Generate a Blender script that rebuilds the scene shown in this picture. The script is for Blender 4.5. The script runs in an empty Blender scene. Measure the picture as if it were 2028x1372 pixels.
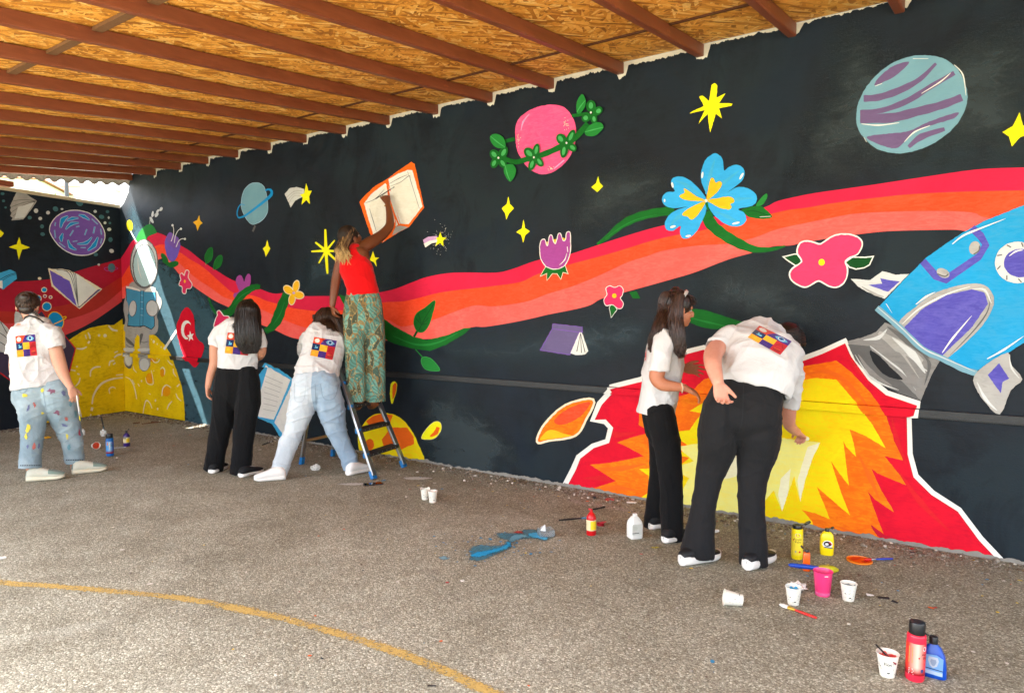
import bpy, bmesh, math, random
import numpy as np
from mathutils import Vector, Matrix, noise
from mathutils.bvhtree import BVHTree
from mathutils.geometry import tessellate_polygon

S = bpy.context.scene
COL = S.collection
random.seed(7)
rng = np.random.default_rng(7)

# ------------------------------------------------------------------ camera
F, CAM_H, HOR = 1400.0, 1.5, 615.0          # focal length in photo pixels, eye height, horizon row
PIT = math.atan((686 - HOR) / F)
cam_d = bpy.data.cameras.new('camera')
cam_d.sensor_width = 36.0
cam_d.lens = 36.0 * F / 2028
cam_d.clip_end = 2000
cam = bpy.data.objects.new('camera', cam_d)
COL.objects.link(cam)
cam.location = (0, 0, CAM_H)
cam.rotation_euler = (math.pi / 2 - PIT, 0, 0)
S.camera = cam

# measured directions: U runs along the painted wall, N points away from it into the yard
def ray(px, py):
    x = (px - 1014) / F; y = (686 - py) / F
    return Vector((x, math.cos(PIT) + y * math.sin(PIT), -math.sin(PIT) + y * math.cos(PIT)))
EYE = Vector((0, 0, CAM_H))
def gnd(px, py, z=0.0):
    d = ray(px, py); return EYE + d * ((z - CAM_H) / d.z)
def P(px, py, Y):
    d = ray(px, py); return EYE + d * (Y / d.y)
B0 = gnd(248, 814.5); B1 = gnd(1985, 1110)
U = (B1 - B0).normalized(); N = Vector((U.y, -U.x, 0))
if N.dot(EYE - B0) < 0: N = -N
LB = gnd(0, 852.6)
UB = (LB - B0).normalized(); NB = Vector((-UB.y, UB.x, 0))
if NB.dot(EYE - B0) < 0: NB = -NB
Z = Vector((0, 0, 1))
def onplane(px, py, o, n, off=0.0):
    d = ray(px, py); return EYE + d * (((o + n * off - EYE).dot(n)) / d.dot(n))
def SD(s, d, z=0.0):                         # point from distance along the wall and distance from it
    return B0 + U * s + N * d + Z * z

# ------------------------------------------------------------------ light
SUN_DIR = (U * 0.60 - N * 0.30 - Z).normalized()      # read off the sun strip beside the astronaut
W = bpy.data.worlds.new('World'); S.world = W; W.use_nodes = True
wn = W.node_tree.nodes; wl = W.node_tree.links
for n_ in list(wn): wn.remove(n_)
sky = wn.new('ShaderNodeTexSky'); sky.sky_type = 'NISHITA'; sky.sun_disc = False
sky.sun_elevation = math.asin(-SUN_DIR.z)
sky.sun_rotation = math.atan2(-SUN_DIR.x, -SUN_DIR.y)
sky.dust_density = 2.5; sky.air_density = 1.0; sky.ozone_density = 1.0
bg = wn.new('ShaderNodeBackground'); bg.inputs[1].default_value = 0.15
wo = wn.new('ShaderNodeOutputWorld')
hs = wn.new('ShaderNodeHueSaturation'); hs.inputs['Saturation'].default_value = .45   # sky colour desaturated to warm the light
wl.new(sky.outputs[0], hs.inputs['Color']); wl.new(hs.outputs[0], bg.inputs[0]); wl.new(bg.outputs[0], wo.inputs[0])
sun_d = bpy.data.lights.new('sun', 'SUN'); sun_d.energy = 5.0; sun_d.angle = math.radians(0.53)
sun_d.color = (1.0, 0.95, 0.87)
sun = bpy.data.objects.new('sun', sun_d); COL.objects.link(sun)
sun.rotation_euler = SUN_DIR.to_track_quat('-Z', 'Y').to_euler()
sun.location = (-10, 5, 20)
S.view_settings.view_transform = 'Standard'; S.view_settings.look = 'None'
S.view_settings.gamma = 1.0; S.view_settings.exposure = 3.1
S.view_settings.use_curve_mapping = False
S.render.engine = 'CYCLES'
S.cycles.use_denoising = True
S.cycles.max_bounces = 8; S.cycles.diffuse_bounces = 5; S.cycles.transparent_max_bounces = 8

# ------------------------------------------------------------------ materials
def lin(c):
    out = []
    for v in c[:3]:
        v = v / 255.0
        out.append(v / 12.92 if v <= 0.04045 else ((v + 0.055) / 1.055) ** 2.4)
    return out
class NT:
    def __init__(s, name):
        s.m = bpy.data.materials.new(name); s.m.use_nodes = True
        s.t = s.m.node_tree; s.n = s.t.nodes; s.l = s.t.links
        s.b = s.n['Principled BSDF']
        s.b.inputs['Specular IOR Level'].default_value = 0.35
    def new(s, t, **k):
        n = s.n.new(t)
        for a, v in k.items():
            if a.startswith('i_'):
                key = a[2:]; key = int(key) if key.isdigit() else key.replace('_', ' ')
                n.inputs[key].default_value = v
            else: setattr(n, a, v)
        return n
    def link(s, a, b): s.l.new(a, b)
    def coord(s, scale=(1, 1, 1), rot=(0, 0, 0), kind='Object', loc=(0, 0, 0)):
        tc = s.new('ShaderNodeTexCoord'); mp = s.new('ShaderNodeMapping')
        mp.inputs['Scale'].default_value = scale; mp.inputs['Rotation'].default_value = rot; mp.inputs['Location'].default_value = loc
        s.link(tc.outputs[kind], mp.inputs['Vector']); return mp.outputs[0]
    def noise(s, scale, detail=4, rough=.55, vec=None, dist=0.0):
        n = s.new('ShaderNodeTexNoise'); n.inputs['Scale'].default_value = scale
        n.inputs['Detail'].default_value = detail; n.inputs['Roughness'].default_value = rough; n.inputs['Distortion'].default_value = dist
        if vec is not None: s.link(vec, n.inputs['Vector'])
        return n.outputs['Fac']
    def ramp(s, fac, stops, interp='LINEAR'):
        r = s.new('ShaderNodeValToRGB'); r.color_ramp.interpolation = interp
        e = r.color_ramp.elements
        while len(e) < len(stops): e.new(0.5)
        for el, (p, c) in zip(e, stops):
            el.position = p; el.color = (*c, 1) if len(c) == 3 else c
        s.link(fac, r.inputs[0]); return r.outputs[0]
    def rng(s, fac, a, b, c, d):
        r = s.new('ShaderNodeMapRange'); s.link(fac, r.inputs[0])
        for i, v in zip((1, 2, 3, 4), (a, b, c, d)): r.inputs[i].default_value = v
        return r.outputs[0]
    def mix(s, fac, a, b, mode='MIX'):
        m = s.new('ShaderNodeMix', data_type='RGBA', blend_type=mode)
        for sock, v in ((m.inputs[0], fac), (m.inputs[6], a), (m.inputs[7], b)):
            if isinstance(v, (int, float)): sock.default_value = v
            elif isinstance(v, (tuple, list)): sock.default_value = (*v[:3], 1)
            else: s.link(v, sock)
        return m.outputs[2]
    def math(s, op, a, b=0.0):
        m = s.new('ShaderNodeMath', operation=op)
        for sock, v in ((m.inputs[0], a), (m.inputs[1], b)):
            if isinstance(v, (int, float)): sock.default_value = v
            else: s.link(v, sock)
        return m.outputs[0]
    def bump(s, h, strength, dist=0.01, nrm=None):
        b = s.new('ShaderNodeBump'); b.inputs['Strength'].default_value = strength; b.inputs['Distance'].default_value = dist
        s.link(h, b.inputs['Height'])
        if nrm is not None: s.link(nrm, b.inputs['Normal'])
        s.link(b.outputs[0], s.b.inputs['Normal']); return b.outputs[0]
    def color(s, c):
        if isinstance(c, (tuple, list)): s.b.inputs['Base Color'].default_value = (*c[:3], 1)
        else: s.link(c, s.b.inputs['Base Color'])
    def rough(s, r):
        if isinstance(r, (int, float)): s.b.inputs['Roughness'].default_value = r
        else: s.link(r, s.b.inputs['Roughness'])

_mc = {}
def simple(name, rgb, rough=.5, k=.85, var=.12, vs=30, bump=0.0, bs=200, metal=0.0, spec=.35, coat=0.0, stretch=(1, 1, 1)):
    key = ('s', name)
    if key in _mc: return _mc[key]
    t = NT(name); c = [v * k for v in lin(rgb)]
    v = t.coord(stretch)
    f = t.noise(vs, 4, .6, v)
    t.color(t.mix(f, [x * (1 - var) for x in c], [min(x * (1 + var), .92) for x in c]))
    t.rough(rough); t.b.inputs['Metallic'].default_value = metal; t.b.inputs['Specular IOR Level'].default_value = spec
    if coat: t.b.inputs['Coat Weight'].default_value = coat
    if bump: t.bump(t.noise(bs, 3, .6, v), bump, .004)
    _mc[key] = t.m; return t.m

def paint(name, rgb, k=.93, streak=(1, 1, 1), var=.18, alt=None):
    """Brushed wall paint: faint brush streaks, uneven coats and plaster relief."""
    key = ('p', name)
    if key in _mc: return _mc[key]
    t = NT(name); c = [v * k for v in lin(rgb)]
    v = t.coord((1, 1, 1)); v2 = t.coord((4, 1, 15), (0, random.uniform(-.9, .9), 0))
    f1 = t.noise(2.2, 5, .62, v, .6); f2 = t.noise(2.2, 6, .72, v2, 1.6)
    f = t.math('ADD', t.math('MULTIPLY', f1, .5), t.math('MULTIPLY', f2, .5))
    f = t.rng(f, .3, .7, 0, 1)
    dark = [x * (1 - var) for x in c]; lite = [min(x * (1 + var * .7) + .004, .9) for x in c]
    cc = t.mix(f, dark, lite)
    if alt:
        al = [v_ * k for v_ in lin(alt)]
        cc = t.mix(t.math('MULTIPLY', t.rng(t.math('ADD', t.math('MULTIPLY', f2, .6), t.math('MULTIPLY', t.noise(3.4, 5, .65, v, 1.0), .4)), .46, .64, 0, 1), .75), cc, al)
    thin = t.math('MULTIPLY', t.rng(t.noise(26, 4, .75, v), .66, .76, 0, 1), t.rng(t.noise(1.3, 3, .6, v), .48, .62, 0, .5))
    t.color(t.mix(thin, cc, [x * .55 for x in c]))
    t.rough(.7); t.b.inputs['Specular IOR Level'].default_value = .12
    h = t.math('ADD', t.noise(85, 4, .6, v), t.math('MULTIPLY', f2, .7))
    t.bump(h, .16, .004)
    _mc[key] = t.m; return t.m

# ------------------------------------------------------------------ object helpers
def link(o, parent=None):
    COL.objects.link(o)
    if parent is not None: o.parent = parent
    return o
def mesh_obj(name, verts, faces, mats, parent=None, fmat=None, smooth=False):
    me = bpy.data.meshes.new(name)
    me.from_pydata([tuple(v) for v in verts], [], faces); 
    for m in (mats if isinstance(mats, (list, tuple)) else [mats]): me.materials.append(m)
    if fmat is not None: me.polygons.foreach_set('material_index', fmat)
    if smooth: me.polygons.foreach_set('use_smooth', [True] * len(me.polygons))
    me.update()
    return link(bpy.data.objects.new(name, me), parent)
def bm_obj(name, bm, mats, parent=None, smooth=False):
    me = bpy.data.meshes.new(name); bm.to_mesh(me); bm.free()
    for m in (mats if isinstance(mats, (list, tuple)) else [mats]): me.materials.append(m)
    if smooth: me.polygons.foreach_set('use_smooth', [True] * len(me.polygons))
    return link(bpy.data.objects.new(name, me), parent)
def thing(name, label, cat, mat=None, group=None):
    o = bpy.data.objects.new(name, None); o.empty_display_size = .1
    if mat is not None: o.matrix_world = mat
    COL.objects.link(o); o['label'] = label; o['category'] = cat
    if group: o['group'] = group
    return o
def tag(o, label, cat, group=None):
    o['label'] = label; o['category'] = cat
    if group: o['group'] = group
    return o
def frame(o, x, y=None, z=Z):
    y = z.cross(x) if y is None else y
    return Matrix(((x.x, y.x, z.x, o.x), (x.y, y.y, z.y, o.y), (x.z, y.z, z.z, o.z), (0, 0, 0, 1)))
def box(bm, c, sz, M=None, bevel=0.0, mi=0):
    r = bmesh.ops.create_cube(bm, size=1.0)
    vs = r['verts']
    for v in vs:
        v.co = Vector((v.co.x * sz[0] + c[0], v.co.y * sz[1] + c[1], v.co.z * sz[2] + c[2]))
    fs = list({f for v in vs for f in v.link_faces}); 
    for f in fs: f.material_index = mi
    if bevel:
        es = list({e for v in vs for e in v.link_edges})
        r2 = bmesh.ops.bevel(bm, geom=es, offset=bevel, segments=2, affect='EDGES', profile=.6)
        vs = list({v for f in r2['faces'] for v in f.verts} | {v for v in vs if v.is_valid})
        for f in r2['faces']: f.material_index = mi
    if M is not None:
        for v in vs: v.co = M @ v.co
    return vs
# ------------------------------------------------------------------ setting
DW, DB_ = Matrix, None
MW = frame(B0, U, -N)                    # main wall: x along the wall, -y towards the yard
MB = frame(B0, -UB, -NB)                 # back wall: x towards the corner
H_TOP, SLOPE = 3.45, 0.084
ROOF_D, S_END = 5.3, 14.6

def asphalt():
    t = NT('worn_asphalt'); v = t.coord()
    vo = t.new('ShaderNodeTexVoronoi', i_Scale=122.0); t.link(v, vo.inputs['Vector'])
    vo2 = t.new('ShaderNodeTexVoronoi', i_Scale=230.0); t.link(v, vo2.inputs['Vector'])
    sep = t.new('ShaderNodeSeparateColor'); t.link(vo.outputs['Color'], sep.inputs[0])
    sep2 = t.new('ShaderNodeSeparateColor'); t.link(vo2.outputs['Color'], sep2.inputs[0])
    stone = t.ramp(sep.outputs[0], [(0, (.15, .135, .112)), (.30, (.26, .238, .198)), (.62, (.37, .345, .294)), (.84, (.50, .475, .415)), (.95, (.80, .78, .71))])
    fine = t.ramp(sep2.outputs[1], [(0, (.17, .152, .124)), (.5, (.31, .285, .238)), (.92, (.46, .435, .38)), (1, (.74, .72, .65))])
    c = t.mix(.45, stone, fine)
    edge = t.rng(vo.outputs['Distance'], .28, .66, 1.0, .5)
    c = t.mix(.8, c, t.ramp(edge, [(0, (.42, .40, .37)), (1, (1, 1, 1))]), 'MULTIPLY')
    big = t.noise(.45, 6, .62, v, .6); mid = t.noise(2.6, 6, .66, v, .3)
    tone = t.math('ADD', t.math('MULTIPLY', big, .6), t.math('MULTIPLY', mid, .4))
    c = t.mix(1.0, c, t.ramp(tone, [(.30, (.60, .57, .53)), (.46, (.88, .86, .83)), (.58, (1.06, 1.05, 1.04)), (.72, (1.26, 1.26, 1.26))]), 'MULTIPLY')
    st = t.noise(1.2, 7, .78, t.coord(loc=(5, 2, 0)), 1.6)
    c = t.mix(t.rng(st, .58, .70, 0, .5), c, (.095, .080, .064))
    dust = t.noise(.9, 6, .7, t.coord(loc=(1, 8, 0)), 1.0)
    c = t.mix(t.rng(dust, .56, .72, 0, .35), c, (.46, .44, .40))
    # asphalt colour darkened towards the painted wall for the deeper shade there
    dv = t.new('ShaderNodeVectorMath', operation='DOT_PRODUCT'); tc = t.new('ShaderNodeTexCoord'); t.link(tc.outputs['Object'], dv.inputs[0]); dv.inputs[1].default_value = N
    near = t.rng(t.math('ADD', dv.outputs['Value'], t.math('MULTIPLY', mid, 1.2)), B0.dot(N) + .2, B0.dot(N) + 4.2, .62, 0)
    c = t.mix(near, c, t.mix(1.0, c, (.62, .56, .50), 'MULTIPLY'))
    t.color(t.mix(1.0, c, (1.17, 1.25, 1.19), 'MULTIPLY')); t.rough(.92); t.b.inputs['Specular IOR Level'].default_value = .15
    h = t.math('SUBTRACT', t.math('MULTIPLY', sep.outputs[0], .6), t.math('MULTIPLY', vo.outputs['Distance'], 1.0))
    t.bump(t.math('ADD', h, t.math('MULTIPLY', mid, .6)), .5, .005)
    return t.m
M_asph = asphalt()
gv, gf = [], []
gx = [-300, -60, -14, -10] + [-8 + .5 * i for i in range(29)] + [8, 14, 60, 300]
gy = [-300, -60, -14, -6] + [0 + .5 * i for i in range(29)] + [16, 24, 60, 300]
for y in gy:
    for x in gx: gv.append((x, y, 0))
nx = len(gx)
for j in range(len(gy) - 1):
    for i in range(nx - 1): gf.append((j * nx + i, j * nx + i + 1, (j + 1) * nx + i + 1, (j + 1) * nx + i))
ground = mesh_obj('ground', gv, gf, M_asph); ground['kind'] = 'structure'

def worn_line():
    t = NT('worn_yellow_line'); v = t.coord()
    c = t.mix(t.noise(60, 4, .7, v), (.44, .29, .075), (.66, .47, .15)); t.color(c); t.rough(.85)
    vo = t.new('ShaderNodeTexVoronoi', i_Scale=150.0); t.link(v, vo.inputs['Vector'])
    sep = t.new('ShaderNodeSeparateColor'); t.link(vo.outputs['Color'], sep.inputs[0])
    a = t.math('ADD', t.math('MULTIPLY', sep.outputs[0], .45), t.math('ADD', t.math('MULTIPLY', t.noise(5, 4, .6, v), .8), t.math('MULTIPLY', t.noise(40, 3, .6, v), .35)))
    uv = t.new('ShaderNodeAttribute', attribute_name='edge')
    a = t.math('ADD', a, t.math('MULTIPLY', uv.outputs['Fac'], .55))
    t.link(t.rng(a, 1.04, 1.32, 0, .92), t.b.inputs['Alpha'])
    t.bump(sep.outputs[0], .4, .005)
    return t.m
def cr(pts, closed=False, n=6):
    """Catmull-Rom through the points."""
    pts = [np.array(p, float) for p in pts]; m = len(pts); out = []
    rngk = range(m if closed else m - 1)
    for i in rngk:
        p0 = pts[(i - 1) % m] if closed or i > 0 else pts[0]
        p1 = pts[i]; p2 = pts[(i + 1) % m]
        p3 = pts[(i + 2) % m] if closed or i + 2 < m else pts[-1]
        for k in range(n):
            t = k / n
            out.append(.5 * ((2 * p1) + (p2 - p0) * t + (2 * p0 - 5 * p1 + 4 * p2 - p3) * t * t + (3 * p1 - p0 - 3 * p2 + p3) * t ** 3))
    if not closed: out.append(pts[-1])
    return out
lp = cr([(-160, 1128), (0, 1152), (120, 1161), (230, 1170), (360, 1184), (480, 1206), (600, 1234), (720, 1268), (820, 1303), (920, 1345), (1010, 1388), (1120, 1445)], n=8)
lv, lf, le = [], [], []
pp = [gnd(*p, .004) for p in lp]
for i, p in enumerate(pp):
    a = pp[max(i - 1, 0)]; b = pp[min(i + 1, len(pp) - 1)]
    t_ = (b - a).normalized(); q = Vector((-t_.y, t_.x, 0))
    for k, e in ((-.045, 0), (-.018, 1), (.018, 1), (.045, 0)): lv.append(p + q * k); le.append(e)
    if i:
        for k in range(3):
            o_ = (i - 1) * 4 + k; lf.append((o_, o_ + 4, o_ + 5, o_ + 1))
court = mesh_obj('court_line', lv, lf, worn_line()); court['kind'] = 'structure'
at_ = court.data.attributes.new('edge', 'FLOAT', 'POINT'); at_.data.foreach_set('value', [float(e) for e in le])

def dark_wall(name, base, alt, deep, tint):
    t = NT(name); v = t.coord()
    big = t.noise(.75, 4, .55, v, .9); mid = t.noise(2.3, 5, .65, t.coord((1, 1, .6), loc=(3, 0, 1)), 1.2)
    st = t.noise(3.0, 5, .7, t.coord((1.6, 1, 7)), .8)
    c = t.mix(t.rng(big, .42, .60, 0, 1), base, alt)
    c = t.mix(t.rng(mid, .48, .64, 0, .85), c, deep)
    c = t.mix(t.rng(t.noise(1.1, 3, .5, t.coord(loc=(9, 0, 4)), .6), .55, .66, 0, .8), c, tint)
    c = t.mix(t.math('MULTIPLY', t.rng(st, .35, .7, 0, 1), .35), c, [x * 1.8 for x in base])
    fl = t.noise(42, 3, .75, v); fl2 = t.noise(1.8, 3, .6, v)
    m = t.math('MULTIPLY', t.rng(fl, .70, .76, 0, 1), t.rng(fl2, .5, .65, 0, 1))
    c = t.mix(t.math('MULTIPLY', m, .45), c, (.25, .26, .26))
    t.color(c); t.rough(t.rng(big, .4, .6, .55, .7)); t.b.inputs['Specular IOR Level'].default_value = .16
    h = t.math('ADD', t.noise(85, 4, .6, v), t.math('MULTIPLY', st, .8))
    t.bump(h, .28, .005)
    return t.m
M_dark = dark_wall('charcoal_wall_paint', (.0078, .0116, .0172), (.0125, .0212, .0265), (.0052, .0070, .0104), (.0085, .0160, .0265))
M_dark2 = dark_wall('navy_wall_paint', (.0095, .0135, .0200), (.0120, .0170, .0250), (.0075, .0095, .0140), (.0130, .0210, .0270))
M_conc = simple('bare_concrete', (150, 146, 138), .9, .8, .3, 14, .5, 60)
M_white_raw = simple('white_primer', (214, 208, 192), .85, .85, .25, 14, .9, 45)

# ---- walls
wall = thing('mural_wall', 'long dark wall covered with a painted space mural of flowers, planets and a rocket', 'wall', MW)
bm = bmesh.new()
o2 = [(-.02, 0), (S_END, 0), (S_END, 3.45), (.315, 3.45), (.300, 3.30), (.262, 3.20), (.12, 3.06), (.02, 3.01), (-.02, 3.0)]
fa = [bm.verts.new((x, 0, z)) for x, z in o2]; fb = [bm.verts.new((x, .2, z)) for x, z in o2]
bm.faces.new(fa); bm.faces.new(fb[::-1])
for i in range(len(o2)): bm.faces.new((fa[i], fb[i], fb[(i + 1) % len(o2)], fa[(i + 1) % len(o2)]))
bmesh.ops.recalc_face_normals(bm, faces=bm.faces); bm_obj('wall_face', bm, M_dark, wall)
LED, ZB, ZT = .034, .826, .880
bm = bmesh.new()
box(bm, (7.28, -LED / 2 + .001, (ZB + ZT) / 2), (14.62, LED, ZT - ZB), bevel=.004)
box(bm, (7.28, -LED / 2 - .0012, ZB + .012), (14.60, LED, .010), bevel=.002)
bm_obj('ledge', bm, simple('ledge_black_paint', (44, 46, 48), .45, .8, .4, 25, .5, 120), wall)

back = thing('back_wall', 'shorter dark wall at the left with a purple planet and books painted on it', 'wall', MB)
bm = bmesh.new(); box(bm, (-3.365, .10, 1.5), (6.77, .198, 3.0)); bm_obj('wall_face', bm, M_dark2, back)
bm = bmesh.new()                                   # rough mortar cap
x = -6.7
while x < -.02:
    w = random.uniform(.35, .9); h = random.uniform(.040, .052)
    if x + w > -.01: w = -.01 - x
    box(bm, (x + w / 2, .09, 3.0 + h / 2), (w - .0008, .25 + random.uniform(-.01, .01), h), bevel=.008); x += w
bm_obj('coping', bm, simple('mortar_cap', (205, 190, 160), .9, .85, .25, 12, .6, 50), back)

# ---- roof
roof = thing('shelter_roof', 'sloping shelter roof of orange strand boards on rust brown steel joists', 'roof', MW)
def zr(d): return H_TOP - SLOPE * d
def osb():
    t = NT('strand_board')
    cols = None
    base = t.coord()
    pick = t.new('ShaderNodeTexWhiteNoise', noise_dimensions='3D')
    layers = []
    for k, (r, sx, sy, lo) in enumerate(((.10, 7, 44, 0), (-.42, 6.5, 40, 3), (.62, 8, 50, 7), (1.25, 7, 42, 11), (-1.0, 8, 42, 15))):
        v = t.coord((1, 1, 1), (0, 0, r), loc=(lo, lo * .7, 0))
        wob = t.new('ShaderNodeTexNoise', i_Scale=5.0, i_Detail=2.0); t.link(v, wob.inputs['Vector'])
        add = t.new('ShaderNodeVectorMath', operation='MULTIPLY_ADD'); t.link(wob.outputs['Color'], add.inputs[0]); add.inputs[1].default_value = (.03, .03, 0); t.link(v, add.inputs[2])
        sc = t.new('ShaderNodeVectorMath', operation='MULTIPLY'); t.link(add.outputs[0], sc.inputs[0]); sc.inputs[1].default_value = (sx, sy, 0)
        vo = t.new('ShaderNodeTexVoronoi', i_Scale=1.0, voronoi_dimensions='2D'); t.link(sc.outputs[0], vo.inputs['Vector'])
        sep = t.new('ShaderNodeSeparateColor'); t.link(vo.outputs['Color'], sep.inputs[0])
        layers.append((sep.outputs[0], sep.outputs[1], vo.outputs['Distance']))
    pal = [(0, (.30, .115, .016)), (.2, (.47, .18, .022)), (.5, (.74, .325, .042)), (.78, (.86, .43, .080)), (1, (.93, .60, .20))]
    c = t.ramp(layers[0][0], pal); h = layers[0][1]
    for a, b, d in layers[1:]:
        m = t.rng(b, .52, .56, 0, 1)
        c = t.mix(m, c, t.ramp(a, pal))
        mm = t.new('ShaderNodeMix', data_type='FLOAT'); t.link(m, mm.inputs[0]); t.link(h, mm.inputs[2]); t.link(t.math('ADD', t.math('MULTIPLY', a, .6), b), mm.inputs[3]); h = mm.outputs[0]
    fib = t.noise(30, 4, .65, t.coord((1, 6, 1), (0, 0, .2)))
    c = t.mix(1.0, c, t.ramp(fib, [(.3, (.72, .68, .62)), (.7, (1.15, 1.14, 1.1))]), 'MULTIPLY')
    c = t.mix(t.rng(t.noise(.9, 4, .6, base), .45, .75, 0, .35), c, (.40, .17, .03))
    oi = t.new('ShaderNodeObjectInfo'); rr = oi.outputs['Random']
    c = t.mix(1.0, c, t.ramp(rr, [(0, (.80, .78, .74)), (.5, (1, 1, 1)), (1, (1.14, 1.12, 1.06))]), 'MULTIPLY')
    c = t.mix(t.rng(t.noise(.8, 6, .75, t.coord(loc=(4, 4, 0)), 1.4), .60, .70, 0, .45), c, (.20, .085, .020))
    t.color(c); t.rough(.62); t.b.inputs['Specular IOR Level'].default_value = .3
    t.bump(h, .6, .005)
    return t.m
M_osb = osb()
SEAM = .62
def slab(bm, s0, s1, d0, d1, z0, z1, mi=0):
    """Plate following the roof slope between offsets z0..z1 above the soffit."""
    vs = [bm.verts.new((s, -d, zr(d) + z)) for z in (z0, z1) for d in (d0, d1) for s in (s0, s1)]
    for q in ((0, 1, 3, 2), (4, 6, 7, 5), (0, 4, 5, 1), (2, 3, 7, 6), (0, 2, 6, 4), (1, 5, 7, 3)):
        f = bm.faces.new([vs[i] for i in q]); f.material_index = mi
J0, JS, NJ = .382, .6495, 22
edges_s = [J0 - .03] + [J0 + JS * (2 * k + 1) for k in range(11)]
for k in range(len(edges_s) - 1):
    for (d0, d1) in ((.0, SEAM - .005), (SEAM + .005, SEAM + 2.435), (SEAM + 2.445, SEAM + 4.68)):
        bm = bmesh.new(); zz = random.uniform(0, .004)
        slab(bm, edges_s[k] + .002, edges_s[k + 1] - .002, d0, d1, zz, zz + .016)
        bm_obj('strand_board', bm, M_osb, roof)
def rust():
    t = NT('red_oxide_steel'); v = t.coord()
    f = t.noise(3, 6, .7, t.coord((6, 1, 6)), .4)
    c = t.mix(t.rng(f, .35, .7, 0, 1), (.150, .037, .014), (.225, .060, .022))
    c = t.mix(t.rng(t.noise(7, 6, .75, t.coord((2, 1, 2), loc=(2, 0, 0))), .62, .72, 0, .7), c, (.31, .080, .026))
    c = t.mix(t.rng(t.noise(70, 2, .6, v), .74, .78, 0, .5), c, (.5, .45, .4))
    t.color(c); t.rough(t.rng(f, .3, .7, .34, .52)); t.b.inputs['Specular IOR Level'].default_value = .5
    t.bump(t.noise(50, 4, .6, v), .12, .003)
    return t.m
M_rust = rust()
def joist_mesh():
    bm = bmesh.new(); w, h = .058, .088
    L0, L1 = .004, ROOF_D
    sec = [(-w/2, -.003), (-w/2, -h + .006), (-w/2 + .006, -h), (w/2 - .006, -h), (w/2, -h + .006), (w/2, -.003)]
    rings = []
    for d in np.linspace(L0, L1, 10):
        rings.append([bm.verts.new((s, -d, zr(d) + z)) for s, z in sec])
    for a, b in zip(rings, rings[1:]):
        for i in range(6): bm.faces.new((a[i], b[i], b[(i + 1) % 6], a[(i + 1) % 6]))
    bm.faces.new(rings[0]); bm.faces.new(rings[-1][::-1])
    bmesh.ops.recalc_face_normals(bm, faces=bm.faces)
    me = bpy.data.meshes.new('joist'); bm.to_mesh(me); bm.free(); me.materials.append(M_rust); return me
jm = joist_mesh()
for k in range(NJ):
    o = link(bpy.data.objects.new('joist', jm), roof); o.location = (J0 + JS * k, 0, random.uniform(-.002, .002))
M_scr = simple('screw_head', (120, 110, 100), .4, .8, .1, 60, metal=.7)
V_, F_ = [], []
for k in range(NJ - 1):
    for d in (.08, .34, .58, .66, 1.2, 1.8, 2.4, 3.0):
        for ds in (-.040, .040):
            s_, d_ = J0 + JS * k + ds + random.uniform(-.004, .004), d + random.uniform(-.03, .03); o = len(V_)
            V_ += [(s_ + .006 * math.cos(a), -d_ + .006 * math.sin(a), zr(d_) - .0015) for a in np.linspace(0, 6.283, 7)[:-1]]; F_.append(tuple(range(o, o + 6)))
scr = mesh_obj('screw_heads', V_, F_, M_scr, roof); scr['kind'] = 'stuff'
M_bat = simple('batten_timber', (120, 84, 52), .75, .8, .3, 14, .4, 60, stretch=(6, 1, 1))
bm = bmesh.new()
for k in range(NJ - 1):
    a = J0 + JS * k + .032; b = a + JS - .064
    slab(bm, a, b, SEAM - .014, SEAM + .014, -.012, -.002)
bm_obj('seam_strip', bm, simple('dark_seam', (92, 52, 26), .7, .8), roof)
for k in range(NJ - 1):
    a = J0 + JS * k + .031; b = a + JS - .062
    bm = bmesh.new(); slab(bm, a, b, SEAM + 2.41, SEAM + 2.47, -.024, -.003); bm_obj('batten', bm, M_bat, roof)
bm = bmesh.new(); slab(bm, .30, S_END, -.5, ROOF_D, .05, .09)
M_sheet = simple('galvanised_sheet', (150, 150, 146), .55, .6, .25, 6, .2, 40)
bm_obj('roof_sheet', bm, M_sheet, roof)
# fibre-cement overhang whose end shows its waves
M_corr = simple('corrugated_fibre_cement', (128, 122, 112), .85, .75, .3, 9, .4, 60, stretch=(1, 6, 1))
bm = bmesh.new(); per = .165
prev = None
for i in range(int((ROOF_D + .5) / per * 10)):
    d = -.5 + i * per / 10; ph = (d / per) % 1.0
    w_ = .034 * (math.sin(ph * math.pi * 1.0 / .62) if ph < .62 else -.28 * math.sin((ph - .62) / .38 * math.pi))
    zc = zr(d)
    row = [bm.verts.new((.400, -d, zc - .005 + .02 * w_ / .034)), bm.verts.new((.335, -d, zc - .075 + w_)), bm.verts.new((.275, -d, zc - .150 + w_))]
    if prev:
        for a in range(2): bm.faces.new((prev[a], prev[a + 1], row[a + 1], row[a]))
    prev = row
r_ = bmesh.ops.solidify(bm, geom=list(bm.faces), thickness=.007)
bm_obj('corrugated_sheet', bm, M_corr, roof, smooth=True)

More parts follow.
